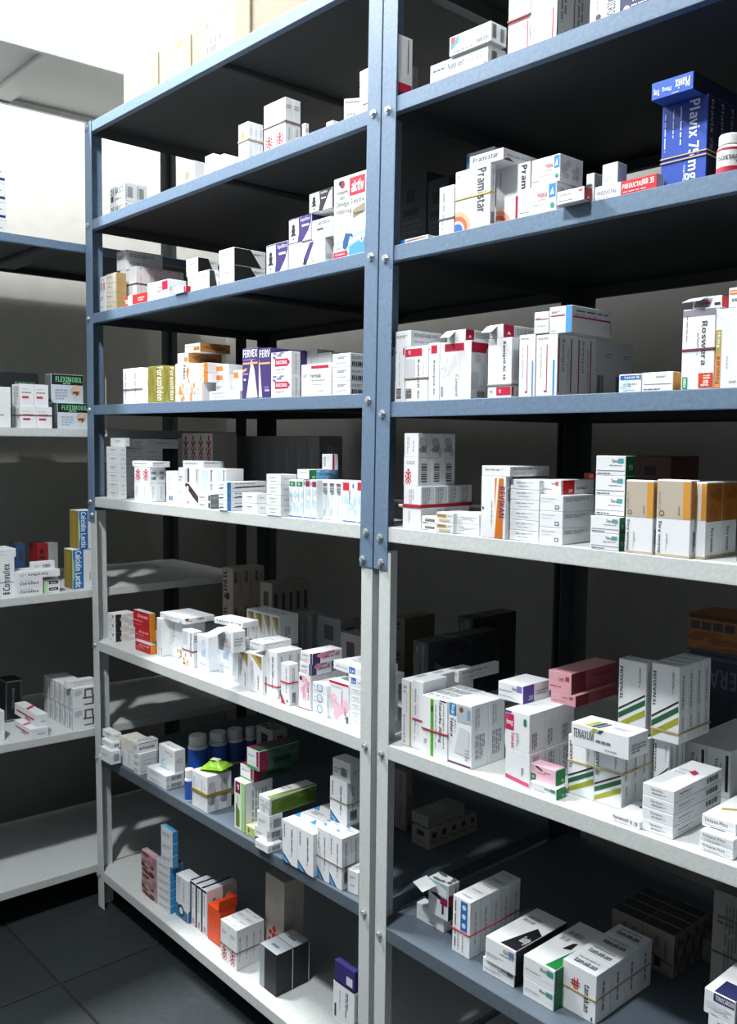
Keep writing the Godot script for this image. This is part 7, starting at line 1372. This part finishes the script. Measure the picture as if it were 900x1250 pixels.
func fill_right_bay_seventh_shelf() -> void:
	lean = Vector3(0, 0, -0.00946)   # right bay seventh shelf
	carton(1.2865, 0.4442, -0.0803, 0.0, 0.0722, 0.0324, 0.0222, "e3e6e9", "smallmark", "plain white carton under the opened one, right bay seventh shelf")
	carton(1.3154, 0.4765, -0.0753, 0.0, 0.0507, 0.0692, 0.0306, "e3e6e9", "opencrimson", "opened white carton with crimson corner and teal print, right bay seventh shelf")
	carton(1.3914, 0.4432, -0.0542, 0.0, 0.0421, 0.1053, 0.0278, "e3e6e9", "bubbles", "white carton with blue bubble panel front of banded five, right bay seventh shelf", "white carton with blue bubble panel right bay seventh shelf")
	carton(1.3914, 0.4432, -0.0826, 0.0, 0.0421, 0.1053, 0.0278, "e3e6e9", "bubbles", "white carton with blue bubble panel second from front of banded five, right bay seventh shelf", "white carton with blue bubble panel right bay seventh shelf")
	carton(1.3914, 0.4432, -0.1110, 0.0, 0.0421, 0.1053, 0.0278, "e3e6e9", "bubbles", "white carton with blue bubble panel third from front of banded five, right bay seventh shelf", "white carton with blue bubble panel right bay seventh shelf")
	carton(1.3914, 0.4432, -0.1394, 0.0, 0.0421, 0.1053, 0.0278, "e3e6e9", "bubbles", "white carton with blue bubble panel fourth from front of banded five, right bay seventh shelf", "white carton with blue bubble panel right bay seventh shelf")
	carton(1.3914, 0.4432, -0.1678, 0.0, 0.0421, 0.1053, 0.0278, "e3e6e9", "bubbles", "white carton with blue bubble panel rearmost of banded five, right bay seventh shelf", "white carton with blue bubble panel right bay seventh shelf")
	band(1.3914, 0.4868, -0.1110, 0.0, 0.0427, 0.1420, "c24a58", 0.003, "pink-red rubber band round the bubble-panel five, right bay seventh shelf")
	carton(1.4838, 0.4424, -0.1054, 0.0, 0.0695, 0.0256, 0.1422, "e3e6e9", "blackend", "white carton with black side, lower of two flat ones, right bay seventh shelf")
	carton(1.4907, 0.4679, -0.1025, 0.0, 0.0659, 0.0427, 0.1449, "e3e6e9", "blackend", "white carton with black side, upper of two flat ones, right bay seventh shelf")
	carton(1.5700, 0.4415, -0.1131, 0.0, 0.0621, 0.0309, 0.1600, "e3e6e9", "greencorner", "white carton with green corner, lower of two flat ones, right bay seventh shelf")
	carton(1.5702, 0.4724, -0.1131, 0.0, 0.0633, 0.0388, 0.1600, "e3e6e9", "greencorner", "white carton with green corner, upper of two flat ones, right bay seventh shelf")
	carton(1.6325, 0.4410, -0.0767, 0.0, 0.0651, 0.0816, 0.0409, "e3e6e9", "tanakan", "white carton with red comb emblem and upright name front, right bay seventh shelf", "white carton with red comb emblem and upright name right bay seventh shelf")
	carton(1.6325, 0.4410, -0.1181, 0.0, 0.0651, 0.0816, 0.0409, "e3e6e9", "tanakan", "white carton with red comb emblem and upright name second from front, right bay seventh shelf", "white carton with red comb emblem and upright name right bay seventh shelf")
	carton(1.6325, 0.4410, -0.1596, 0.0, 0.0651, 0.0816, 0.0409, "e3e6e9", "tanakan", "white carton with red comb emblem and upright name third from front, right bay seventh shelf", "white carton with red comb emblem and upright name right bay seventh shelf")
	carton(1.6325, 0.4410, -0.2011, 0.0, 0.0651, 0.0816, 0.0409, "e3e6e9", "tanakan", "white carton with red comb emblem and upright name rearmost, right bay seventh shelf", "white carton with red comb emblem and upright name right bay seventh shelf")
	band(1.6325, 0.4810, -0.1389, 0.0, 0.0657, 0.1659, "b5a07a", 0.003, "tan rubber band round the comb-emblem bundle, right bay seventh shelf")
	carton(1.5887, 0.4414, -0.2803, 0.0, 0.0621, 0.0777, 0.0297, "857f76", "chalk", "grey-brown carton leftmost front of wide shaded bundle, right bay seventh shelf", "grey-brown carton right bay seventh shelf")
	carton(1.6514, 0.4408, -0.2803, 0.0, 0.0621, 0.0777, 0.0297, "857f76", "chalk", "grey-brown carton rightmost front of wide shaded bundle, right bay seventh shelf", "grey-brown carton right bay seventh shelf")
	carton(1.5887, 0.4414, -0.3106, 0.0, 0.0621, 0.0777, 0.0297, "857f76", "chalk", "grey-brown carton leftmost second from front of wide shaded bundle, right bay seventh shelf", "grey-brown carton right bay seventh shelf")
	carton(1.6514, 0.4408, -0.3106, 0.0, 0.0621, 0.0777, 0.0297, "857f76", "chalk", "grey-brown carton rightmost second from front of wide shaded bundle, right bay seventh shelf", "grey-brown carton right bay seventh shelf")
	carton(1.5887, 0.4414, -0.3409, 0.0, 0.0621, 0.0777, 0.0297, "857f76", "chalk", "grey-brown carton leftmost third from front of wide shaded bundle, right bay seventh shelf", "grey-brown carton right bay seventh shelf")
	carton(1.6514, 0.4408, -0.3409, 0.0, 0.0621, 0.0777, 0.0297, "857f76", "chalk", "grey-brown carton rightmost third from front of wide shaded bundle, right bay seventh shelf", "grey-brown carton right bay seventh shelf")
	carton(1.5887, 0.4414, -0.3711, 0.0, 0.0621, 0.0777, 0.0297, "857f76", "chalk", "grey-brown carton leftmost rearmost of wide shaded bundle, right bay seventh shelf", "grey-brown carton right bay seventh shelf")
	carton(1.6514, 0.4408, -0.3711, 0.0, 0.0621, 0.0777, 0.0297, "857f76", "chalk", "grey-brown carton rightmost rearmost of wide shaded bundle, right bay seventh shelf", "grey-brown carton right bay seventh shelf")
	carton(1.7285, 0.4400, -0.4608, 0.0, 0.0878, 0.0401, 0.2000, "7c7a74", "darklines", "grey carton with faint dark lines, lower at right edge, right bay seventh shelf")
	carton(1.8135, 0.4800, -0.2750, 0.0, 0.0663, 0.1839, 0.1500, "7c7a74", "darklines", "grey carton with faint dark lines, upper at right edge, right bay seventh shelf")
	carton(1.9011, 0.4384, -0.0450, 0.0, 0.0454, 0.1522, 0.0900, "e3e6e9", "navyname", "white carton with navy name, lower at frame edge, right bay seventh shelf")
	carton(1.8947, 0.5906, -0.0450, 0.0, 0.0440, 0.0346, 0.0900, "e3e6e9", "navyname", "white carton with navy name, upper at frame edge, right bay seventh shelf")

func fill_left_wall_second_shelf() -> void:
	lean = Vector3(0, 0, 0.00417)   # left-wall second shelf
	carton(-0.1540, 1.9029, 0.2044, 90.0, 0.0485, 0.0491, 0.0800, "e3e6e9", "navyline", "white carton with navy line, bottom of stack at frame edge, left-wall second shelf", "white carton with navy line left-wall second shelf")
	carton(-0.1540, 1.9524, 0.2044, 90.0, 0.0485, 0.0491, 0.0800, "e3e6e9", "navyline", "white carton with navy line, second from bottom of stack at frame edge, left-wall second shelf", "white carton with navy line left-wall second shelf")
	carton(-0.1540, 2.0020, 0.2044, 90.0, 0.0485, 0.0491, 0.0800, "e3e6e9", "navyline", "white carton with navy line, third from bottom of stack at frame edge, left-wall second shelf", "white carton with navy line left-wall second shelf")
	carton(-0.1540, 2.0515, 0.2044, 90.0, 0.0485, 0.0491, 0.0800, "e3e6e9", "navyline", "white carton with navy line, top of stack at frame edge, left-wall second shelf", "white carton with navy line left-wall second shelf")

func fill_left_wall_third_shelf() -> void:
	lean = Vector3(0, 0, -0.00333)   # left-wall third shelf
	carton(-0.0819, 1.3909, 0.0195, 90.0, 0.0923, 0.0728, 0.0358, "c9d3dc", "flexi", "dark-topped carton with mushroom print, lower, left-wall third shelf")
	carton(-0.0939, 1.4636, 0.0310, 90.0, 0.0947, 0.0811, 0.0398, "c9d3dc", "flexi", "dark-topped carton with mushroom print, upper, left-wall third shelf")
	carton(-0.2940, 1.3911, 0.0912, 90.0, 0.1013, 0.1646, 0.0800, "23272a", "flexidark", "dark carton with green lettering standing behind, left-wall third shelf")
	carton(-0.0658, 1.3913, 0.1594, 90.0, 0.0433, 0.0585, 0.0630, "e3e6e9", "redtab", "white carton with red tab leftmost of lower banded row, left-wall third shelf", "white carton with red tab left-wall third shelf")
	carton(-0.0658, 1.3912, 0.1155, 90.0, 0.0433, 0.0585, 0.0630, "e3e6e9", "redtab", "white carton with red tab rightmost of lower banded row, left-wall third shelf", "white carton with red tab left-wall third shelf")
	carton(-0.0680, 1.4499, 0.1605, 90.0, 0.0391, 0.0609, 0.0574, "e3e6e9", "redtab", "white carton with red tab leftmost of upper banded row, left-wall third shelf", "white carton with red tab left-wall third shelf")
	carton(-0.0680, 1.4498, 0.1207, 90.0, 0.0391, 0.0609, 0.0574, "e3e6e9", "redtab", "white carton with red tab rightmost of upper banded row, left-wall third shelf", "white carton with red tab left-wall third shelf")
	band(-0.0658, 1.4260, 0.1375, 90.0, 0.0877, 0.0636, "8d3a3a", 0.003, "red rubber band round the red-tab cartons, left-wall third shelf")
	carton(-0.0690, 1.3916, 0.2468, 90.0, 0.0772, 0.0535, 0.0700, "e3e6e9", "redtab", "white carton at the frame edge, lower, left-wall third shelf")
	carton(-0.0690, 1.4451, 0.2457, 90.0, 0.0771, 0.0549, 0.0700, "e3e6e9", "vfaint", "white carton at the frame edge, upper, left-wall third shelf")

func fill_left_wall_fourth_shelf() -> void:
	lean = Vector3(0, 0, -0.00292)   # left-wall fourth shelf
	carton(-0.0840, 0.9318, 0.2472, 90.0, 0.0804, 0.1085, 0.1000, "e3e6e9", "convulex", "white carton with upright black name at frame edge, left-wall fourth shelf")
	carton(-0.0740, 1.0403, 0.2397, 90.0, 0.0752, 0.0234, 0.0800, "e3e6e9", "tiny2", "white carton lying on the upright-name carton, left-wall fourth shelf")
	carton(-0.0690, 0.9316, 0.1697, 90.0, 0.0742, 0.0229, 0.0900, "e3e6e9", "coreflux", "white carton with black script name, bottom of two, left-wall fourth shelf", "white carton with black script name left-wall fourth shelf")
	carton(-0.0690, 0.9549, 0.1697, 90.0, 0.0742, 0.0229, 0.0900, "e3e6e9", "coreflux", "white carton with black script name, top of two, left-wall fourth shelf", "white carton with black script name left-wall fourth shelf")
	carton(-0.0640, 0.9782, 0.1444, 90.0, 0.1229, 0.0199, 0.0800, "e3e6e9", "corefluxi", "long white carton with script name lying across two stacks, left-wall fourth shelf")
	carton(-0.0425, 0.9982, 0.1262, 90.0, 0.0649, 0.0230, 0.0170, "e3e6e9", "barF", "white carton with barcode on top of the long one, left-wall fourth shelf")
	carton(-0.0690, 0.9314, 0.1029, 90.0, 0.0455, 0.0182, 0.0700, "e3e6e9", "greenlow", "white carton with green side, bottom of two under the long one, left-wall fourth shelf", "white carton with green side left-wall fourth shelf")
	carton(-0.0690, 0.9500, 0.1029, 90.0, 0.0455, 0.0182, 0.0700, "e3e6e9", "greenlow", "white carton with green side, top of two under the long one, left-wall fourth shelf", "white carton with green side left-wall fourth shelf")
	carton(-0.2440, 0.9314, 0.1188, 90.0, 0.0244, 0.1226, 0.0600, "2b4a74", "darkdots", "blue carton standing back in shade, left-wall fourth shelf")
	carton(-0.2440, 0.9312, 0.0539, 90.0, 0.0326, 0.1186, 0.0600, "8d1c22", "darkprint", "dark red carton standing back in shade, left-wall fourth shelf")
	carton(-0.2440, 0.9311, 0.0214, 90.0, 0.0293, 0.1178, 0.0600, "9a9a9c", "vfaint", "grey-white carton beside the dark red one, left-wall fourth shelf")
	carton(-0.0744, 0.9311, 0.0072, 90.0, 0.0582, 0.1143, 0.0576, "e3e6e9", "calci", "carton with blue strip, white name and gold side, lower, left-wall fourth shelf")
	carton(-0.0741, 1.0454, -0.0074, 90.0, 0.0488, 0.1120, 0.0603, "e3e6e9", "calci", "carton with blue strip, white name and gold side, upper, left-wall fourth shelf")

func fill_left_wall_fifth_shelf() -> void:
	lean = Vector3(0, 0, -0.03166)   # left-wall fifth shelf
	carton(-0.0433, 0.5237, 0.0182, 90.0, 0.0676, 0.0608, 0.0332, "e3e6e9", "pipe", "white carton with black pipe outline bottom front, left-wall fifth shelf", "white carton with black pipe outline left-wall fifth shelf")
	carton(-0.0433, 0.5849, 0.0182, 90.0, 0.0676, 0.0608, 0.0332, "e3e6e9", "pipe", "white carton with black pipe outline top front, left-wall fifth shelf", "white carton with black pipe outline left-wall fifth shelf")
	carton(-0.0771, 0.5237, 0.0182, 90.0, 0.0676, 0.0608, 0.0332, "e3e6e9", "pipe", "white carton with black pipe outline bottom second from front, left-wall fifth shelf", "white carton with black pipe outline left-wall fifth shelf")
	carton(-0.0771, 0.5849, 0.0182, 90.0, 0.0676, 0.0608, 0.0332, "e3e6e9", "pipe", "white carton with black pipe outline top second from front, left-wall fifth shelf", "white carton with black pipe outline left-wall fifth shelf")
	carton(-0.1109, 0.5237, 0.0182, 90.0, 0.0676, 0.0608, 0.0332, "e3e6e9", "pipe", "white carton with black pipe outline bottom third from front, left-wall fifth shelf", "white carton with black pipe outline left-wall fifth shelf")
	carton(-0.1109, 0.5849, 0.0182, 90.0, 0.0676, 0.0608, 0.0332, "e3e6e9", "pipe", "white carton with black pipe outline top third from front, left-wall fifth shelf", "white carton with black pipe outline left-wall fifth shelf")
	carton(-0.1446, 0.5237, 0.0182, 90.0, 0.0676, 0.0608, 0.0332, "e3e6e9", "pipe", "white carton with black pipe outline bottom fourth from front, left-wall fifth shelf", "white carton with black pipe outline left-wall fifth shelf")
	carton(-0.1446, 0.5849, 0.0182, 90.0, 0.0676, 0.0608, 0.0332, "e3e6e9", "pipe", "white carton with black pipe outline top fourth from front, left-wall fifth shelf", "white carton with black pipe outline left-wall fifth shelf")
	carton(-0.1784, 0.5237, 0.0182, 90.0, 0.0676, 0.0608, 0.0332, "e3e6e9", "pipe", "white carton with black pipe outline bottom fifth from front, left-wall fifth shelf", "white carton with black pipe outline left-wall fifth shelf")
	carton(-0.1784, 0.5849, 0.0182, 90.0, 0.0676, 0.0608, 0.0332, "e3e6e9", "pipe", "white carton with black pipe outline top fifth from front, left-wall fifth shelf", "white carton with black pipe outline left-wall fifth shelf")
	carton(-0.2121, 0.5237, 0.0182, 90.0, 0.0676, 0.0608, 0.0332, "e3e6e9", "pipe", "white carton with black pipe outline bottom rearmost, left-wall fifth shelf", "white carton with black pipe outline left-wall fifth shelf")
	carton(-0.2121, 0.5849, 0.0182, 90.0, 0.0676, 0.0608, 0.0332, "e3e6e9", "pipe", "white carton with black pipe outline top rearmost, left-wall fifth shelf", "white carton with black pipe outline left-wall fifth shelf")
	carton(-0.0463, 0.6459, 0.0227, 90.0, 0.0818, 0.0217, 0.0247, "e3e6e9", "tiny2", "flat white carton lying on the pipe-outline cartons, left-wall fifth shelf")
	carton(-0.0791, 0.5279, 0.1523, 90.0, 0.0518, 0.0269, 0.1182, "e3e6e9", "crimsonstripe", "white carton with crimson stripe, lower of loose two, left-wall fifth shelf")
	carton(-0.1140, 0.5551, 0.1389, 90.0, 0.0320, 0.0334, 0.1601, "e3e6e9", "crimsonstripe", "white carton with crimson stripe, upper of loose two, left-wall fifth shelf")
	carton(-0.0990, 0.5314, 0.2620, 90.0, 0.0525, 0.0272, 0.0900, "e3e6e9", "tiny2", "white carton bottom of stack at frame edge, left-wall fifth shelf", "white carton left-wall fifth shelf")
	carton(-0.0990, 0.5589, 0.2620, 90.0, 0.0525, 0.0272, 0.0900, "e3e6e9", "tiny2", "white carton second from bottom of stack at frame edge, left-wall fifth shelf", "white carton left-wall fifth shelf")
	carton(-0.0990, 0.5865, 0.2620, 90.0, 0.0525, 0.0272, 0.0900, "e3e6e9", "tiny2", "white carton top of stack at frame edge, left-wall fifth shelf", "white carton left-wall fifth shelf")
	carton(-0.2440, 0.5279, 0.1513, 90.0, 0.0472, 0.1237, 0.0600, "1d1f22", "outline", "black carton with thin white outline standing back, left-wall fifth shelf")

func fill_left_bay_seventh_shelf_more() -> void:
	lean = Vector3(0, 0, 0.00211)   # left bay seventh shelf
	bottle(0.4955, 0.4605, -0.0184, 0.0113, 0.0814, "e6e8ea", "2f58b0", "eceded", "small white bottle with blue label in front of the larger bottles, left bay seventh shelf")
	bottle(0.3211, 0.4602, -0.1500, 0.0268, 0.0963, "e6e8ea", "2b5fc4", "eceded", "large white-capped bottle with blue label, nearest the gold-banded bundle, left bay seventh shelf")
	bottle(0.3270, 0.4602, -0.2114, 0.0256, 0.0940, "dfe2e6", "2b5fc4", "d8dadc", "large white-capped bottle with blue label, second from front, left bay seventh shelf")
	bottle(0.3351, 0.4602, -0.2624, 0.0234, 0.0940, "dfe2e6", "27508f", "d0d2d5", "large white-capped bottle with dark blue label, third from front, left bay seventh shelf")
	bottle(0.3530, 0.4602, -0.3025, 0.0162, 0.0940, "c9ccd0", "27508f", "c4c6c9", "white-capped bottle standing farthest back, beside the grey card, left bay seventh shelf")
	carton(0.4243, 0.4604, -0.3250, 0.0, 0.0763, 0.1093, 0.0500, "a9aca6", "darkdots", "pale grey carton standing behind the green cartons, left bay seventh shelf")

func fill_right_bay_third_shelf_more() -> void:
	lean = Vector3(0, 0, 0.00247)   # right bay third shelf
	bottle(1.8469, 1.7171, -0.0300, 0.0165, 0.0534, "e9eaea", "e6e7e8", "eceded", "white-capped tub with crimson bands at the right frame edge, right bay third shelf")

func fill_left_bay_seventh_shelf_more_more() -> void:
	lean = Vector3(0, 0, 0.00211)   # left bay seventh shelf
	pouch(0.5691, 0.5523, -0.0514, "crumpled lime green pouch lying on the gold-banded bundle, left bay seventh shelf")

func fill_left_bay_seventh_shelf_more_more_more() -> void:
	lean = Vector3(0, 0, 0.00211)   # left bay seventh shelf
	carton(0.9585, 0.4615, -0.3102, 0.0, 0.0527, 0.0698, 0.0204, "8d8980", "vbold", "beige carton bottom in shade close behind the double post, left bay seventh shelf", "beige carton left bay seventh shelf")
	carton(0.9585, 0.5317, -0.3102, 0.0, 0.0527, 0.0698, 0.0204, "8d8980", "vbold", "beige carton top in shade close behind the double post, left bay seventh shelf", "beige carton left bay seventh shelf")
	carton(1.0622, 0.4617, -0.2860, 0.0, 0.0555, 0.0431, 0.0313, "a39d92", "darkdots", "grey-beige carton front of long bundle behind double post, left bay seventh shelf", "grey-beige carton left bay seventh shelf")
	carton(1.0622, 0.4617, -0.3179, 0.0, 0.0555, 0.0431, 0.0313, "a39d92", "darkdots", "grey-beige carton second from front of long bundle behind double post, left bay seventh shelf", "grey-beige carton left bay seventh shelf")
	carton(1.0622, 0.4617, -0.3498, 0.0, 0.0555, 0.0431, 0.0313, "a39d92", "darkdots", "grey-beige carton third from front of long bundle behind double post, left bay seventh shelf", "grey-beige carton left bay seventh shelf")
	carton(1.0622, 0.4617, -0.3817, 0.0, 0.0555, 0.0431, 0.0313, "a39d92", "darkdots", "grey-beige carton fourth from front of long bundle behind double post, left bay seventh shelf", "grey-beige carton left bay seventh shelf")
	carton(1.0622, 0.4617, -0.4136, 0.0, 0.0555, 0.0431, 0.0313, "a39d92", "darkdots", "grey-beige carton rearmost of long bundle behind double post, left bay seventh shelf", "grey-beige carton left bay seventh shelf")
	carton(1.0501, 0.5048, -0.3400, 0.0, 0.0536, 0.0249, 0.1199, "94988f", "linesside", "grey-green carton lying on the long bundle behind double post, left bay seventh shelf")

func fill_left_bay_third_shelf_more() -> void:
	lean = Vector3(0, 0, 0.00548)   # left bay third shelf
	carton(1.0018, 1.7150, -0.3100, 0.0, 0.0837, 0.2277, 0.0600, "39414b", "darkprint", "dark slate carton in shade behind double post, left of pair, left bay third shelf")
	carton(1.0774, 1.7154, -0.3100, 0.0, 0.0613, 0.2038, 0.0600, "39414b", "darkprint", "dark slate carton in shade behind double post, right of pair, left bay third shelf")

func fill_left_bay_sixth_shelf_more() -> void:
	lean = Vector3(0, 0, 0.00379)   # left bay sixth shelf
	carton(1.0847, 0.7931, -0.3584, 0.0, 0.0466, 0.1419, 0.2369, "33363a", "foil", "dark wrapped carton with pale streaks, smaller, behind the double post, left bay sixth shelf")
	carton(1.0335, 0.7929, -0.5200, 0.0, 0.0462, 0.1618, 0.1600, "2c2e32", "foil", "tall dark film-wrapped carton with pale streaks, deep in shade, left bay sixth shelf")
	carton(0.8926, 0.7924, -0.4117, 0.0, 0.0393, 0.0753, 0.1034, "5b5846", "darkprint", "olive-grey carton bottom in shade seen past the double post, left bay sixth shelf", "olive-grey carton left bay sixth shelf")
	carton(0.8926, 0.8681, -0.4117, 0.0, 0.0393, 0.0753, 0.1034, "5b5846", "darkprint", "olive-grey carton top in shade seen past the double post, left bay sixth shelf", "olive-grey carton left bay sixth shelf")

func fill_left_bay_second_shelf_more() -> void:
	lean = Vector3(0, 0, 0.00506)   # left bay second shelf
	carton(1.1294, 1.9692, -0.1372, 0.0, 0.0400, 0.1175, 0.0143, "8d939a", "plain", "grey carton close behind the crimson-footed one, left bay second shelf")

func fill_left_bay_second_shelf_more_more() -> void:
	lean = Vector3(0, 0, 0.00506)   # left bay second shelf

func fill_right_bay_second_shelf_more() -> void:
	lean = Vector3(0, 0, -0.00905)   # right bay second shelf
	carton(1.2278, 1.9743, -0.0205, 0.0, 0.0240, 0.1062, 0.0349, "e3e6e9", "crimsonfoot", "white carton with crimson and navy foot, just right of double post, right bay second shelf")
	dress_tub()

const TUB_R := 0.0165
const TUB_H := 0.0534

func build_extras() -> void:
	var o := thing("hanging_cord", "thin pale cord with a small bead end hanging at the left post", "cord", Vector3(0.045, 1.372, -0.028))
	part("cord", slab(Vector3(-0.001, 0.0, -0.001), Vector3(0.001, 0.16, 0.001), 0.0003), flat_material("b9bcb9", 0.8), o)
	part("bead", lathe([Vector2(0.0005, -0.004), Vector2(0.004, -0.002), Vector2(0.0045, 0.001), Vector2(0.002, 0.005), Vector2(0.0005, 0.006)], 12), flat_material("b0b3b0", 0.6), o)
	var clip := thing("wire_clip", "small white plastic loop sticking out beside the double post, right bay fifth shelf", "clip", Vector3(1.2385, 1.248, -0.02))
	part("loop", slab(Vector3(0, -0.003, -0.002), Vector3(0.022, 0.003, 0.002), 0.0012), flat_material("d0d3d4", 0.5), clip)

# coloured bands and curved lettering on the tub at the right frame edge
func dress_tub() -> void:
	var o: Node3D = null
	for c in get_children():
		if String(c.name).begins_with("pill_bottle"):
			o = c
	var r := TUB_R + 0.0008
	var h := TUB_H
	for s in [[0.60, 0.65, "b0203f"], [0.06, 0.2, "b0203f"]]:
		part("colour_band", lathe([Vector2(r, h * s[0]), Vector2(r, h * s[1])]), paper_material(s[2]), o)
	for s in [["ISOSTARIUM", 0.36, 0.46, -1.35, 1.15, "3a3f46"], ["10 mg", 0.26, 0.33, 0.1, 0.9, "3a3f46"], ["ML", 0.5, 0.57, 0.2, 0.7, "3a3f46"]]:
		var st := begin()
		var v := letters(s[0])
		for k in range(0, v.size(), 3):
			var p: Array[Vector3] = []
			for j in 3:
				var q: Vector2 = v[k + j]
				var t: float = lerpf(s[3], s[4], q.x) + 0.75
				p.append(Vector3(sin(t) * (r + 0.0004), h * lerpf(s[1], s[2], q.y), cos(t) * (r + 0.0004)))
			st.set_color(Color.html(s[5]).srgb_to_linear())
			tri(st, p[0], p[1], p[2], (p[0] * Vector3(1, 0, 1)).normalized())
		part("lettering", st.commit(), mats.ink, o)
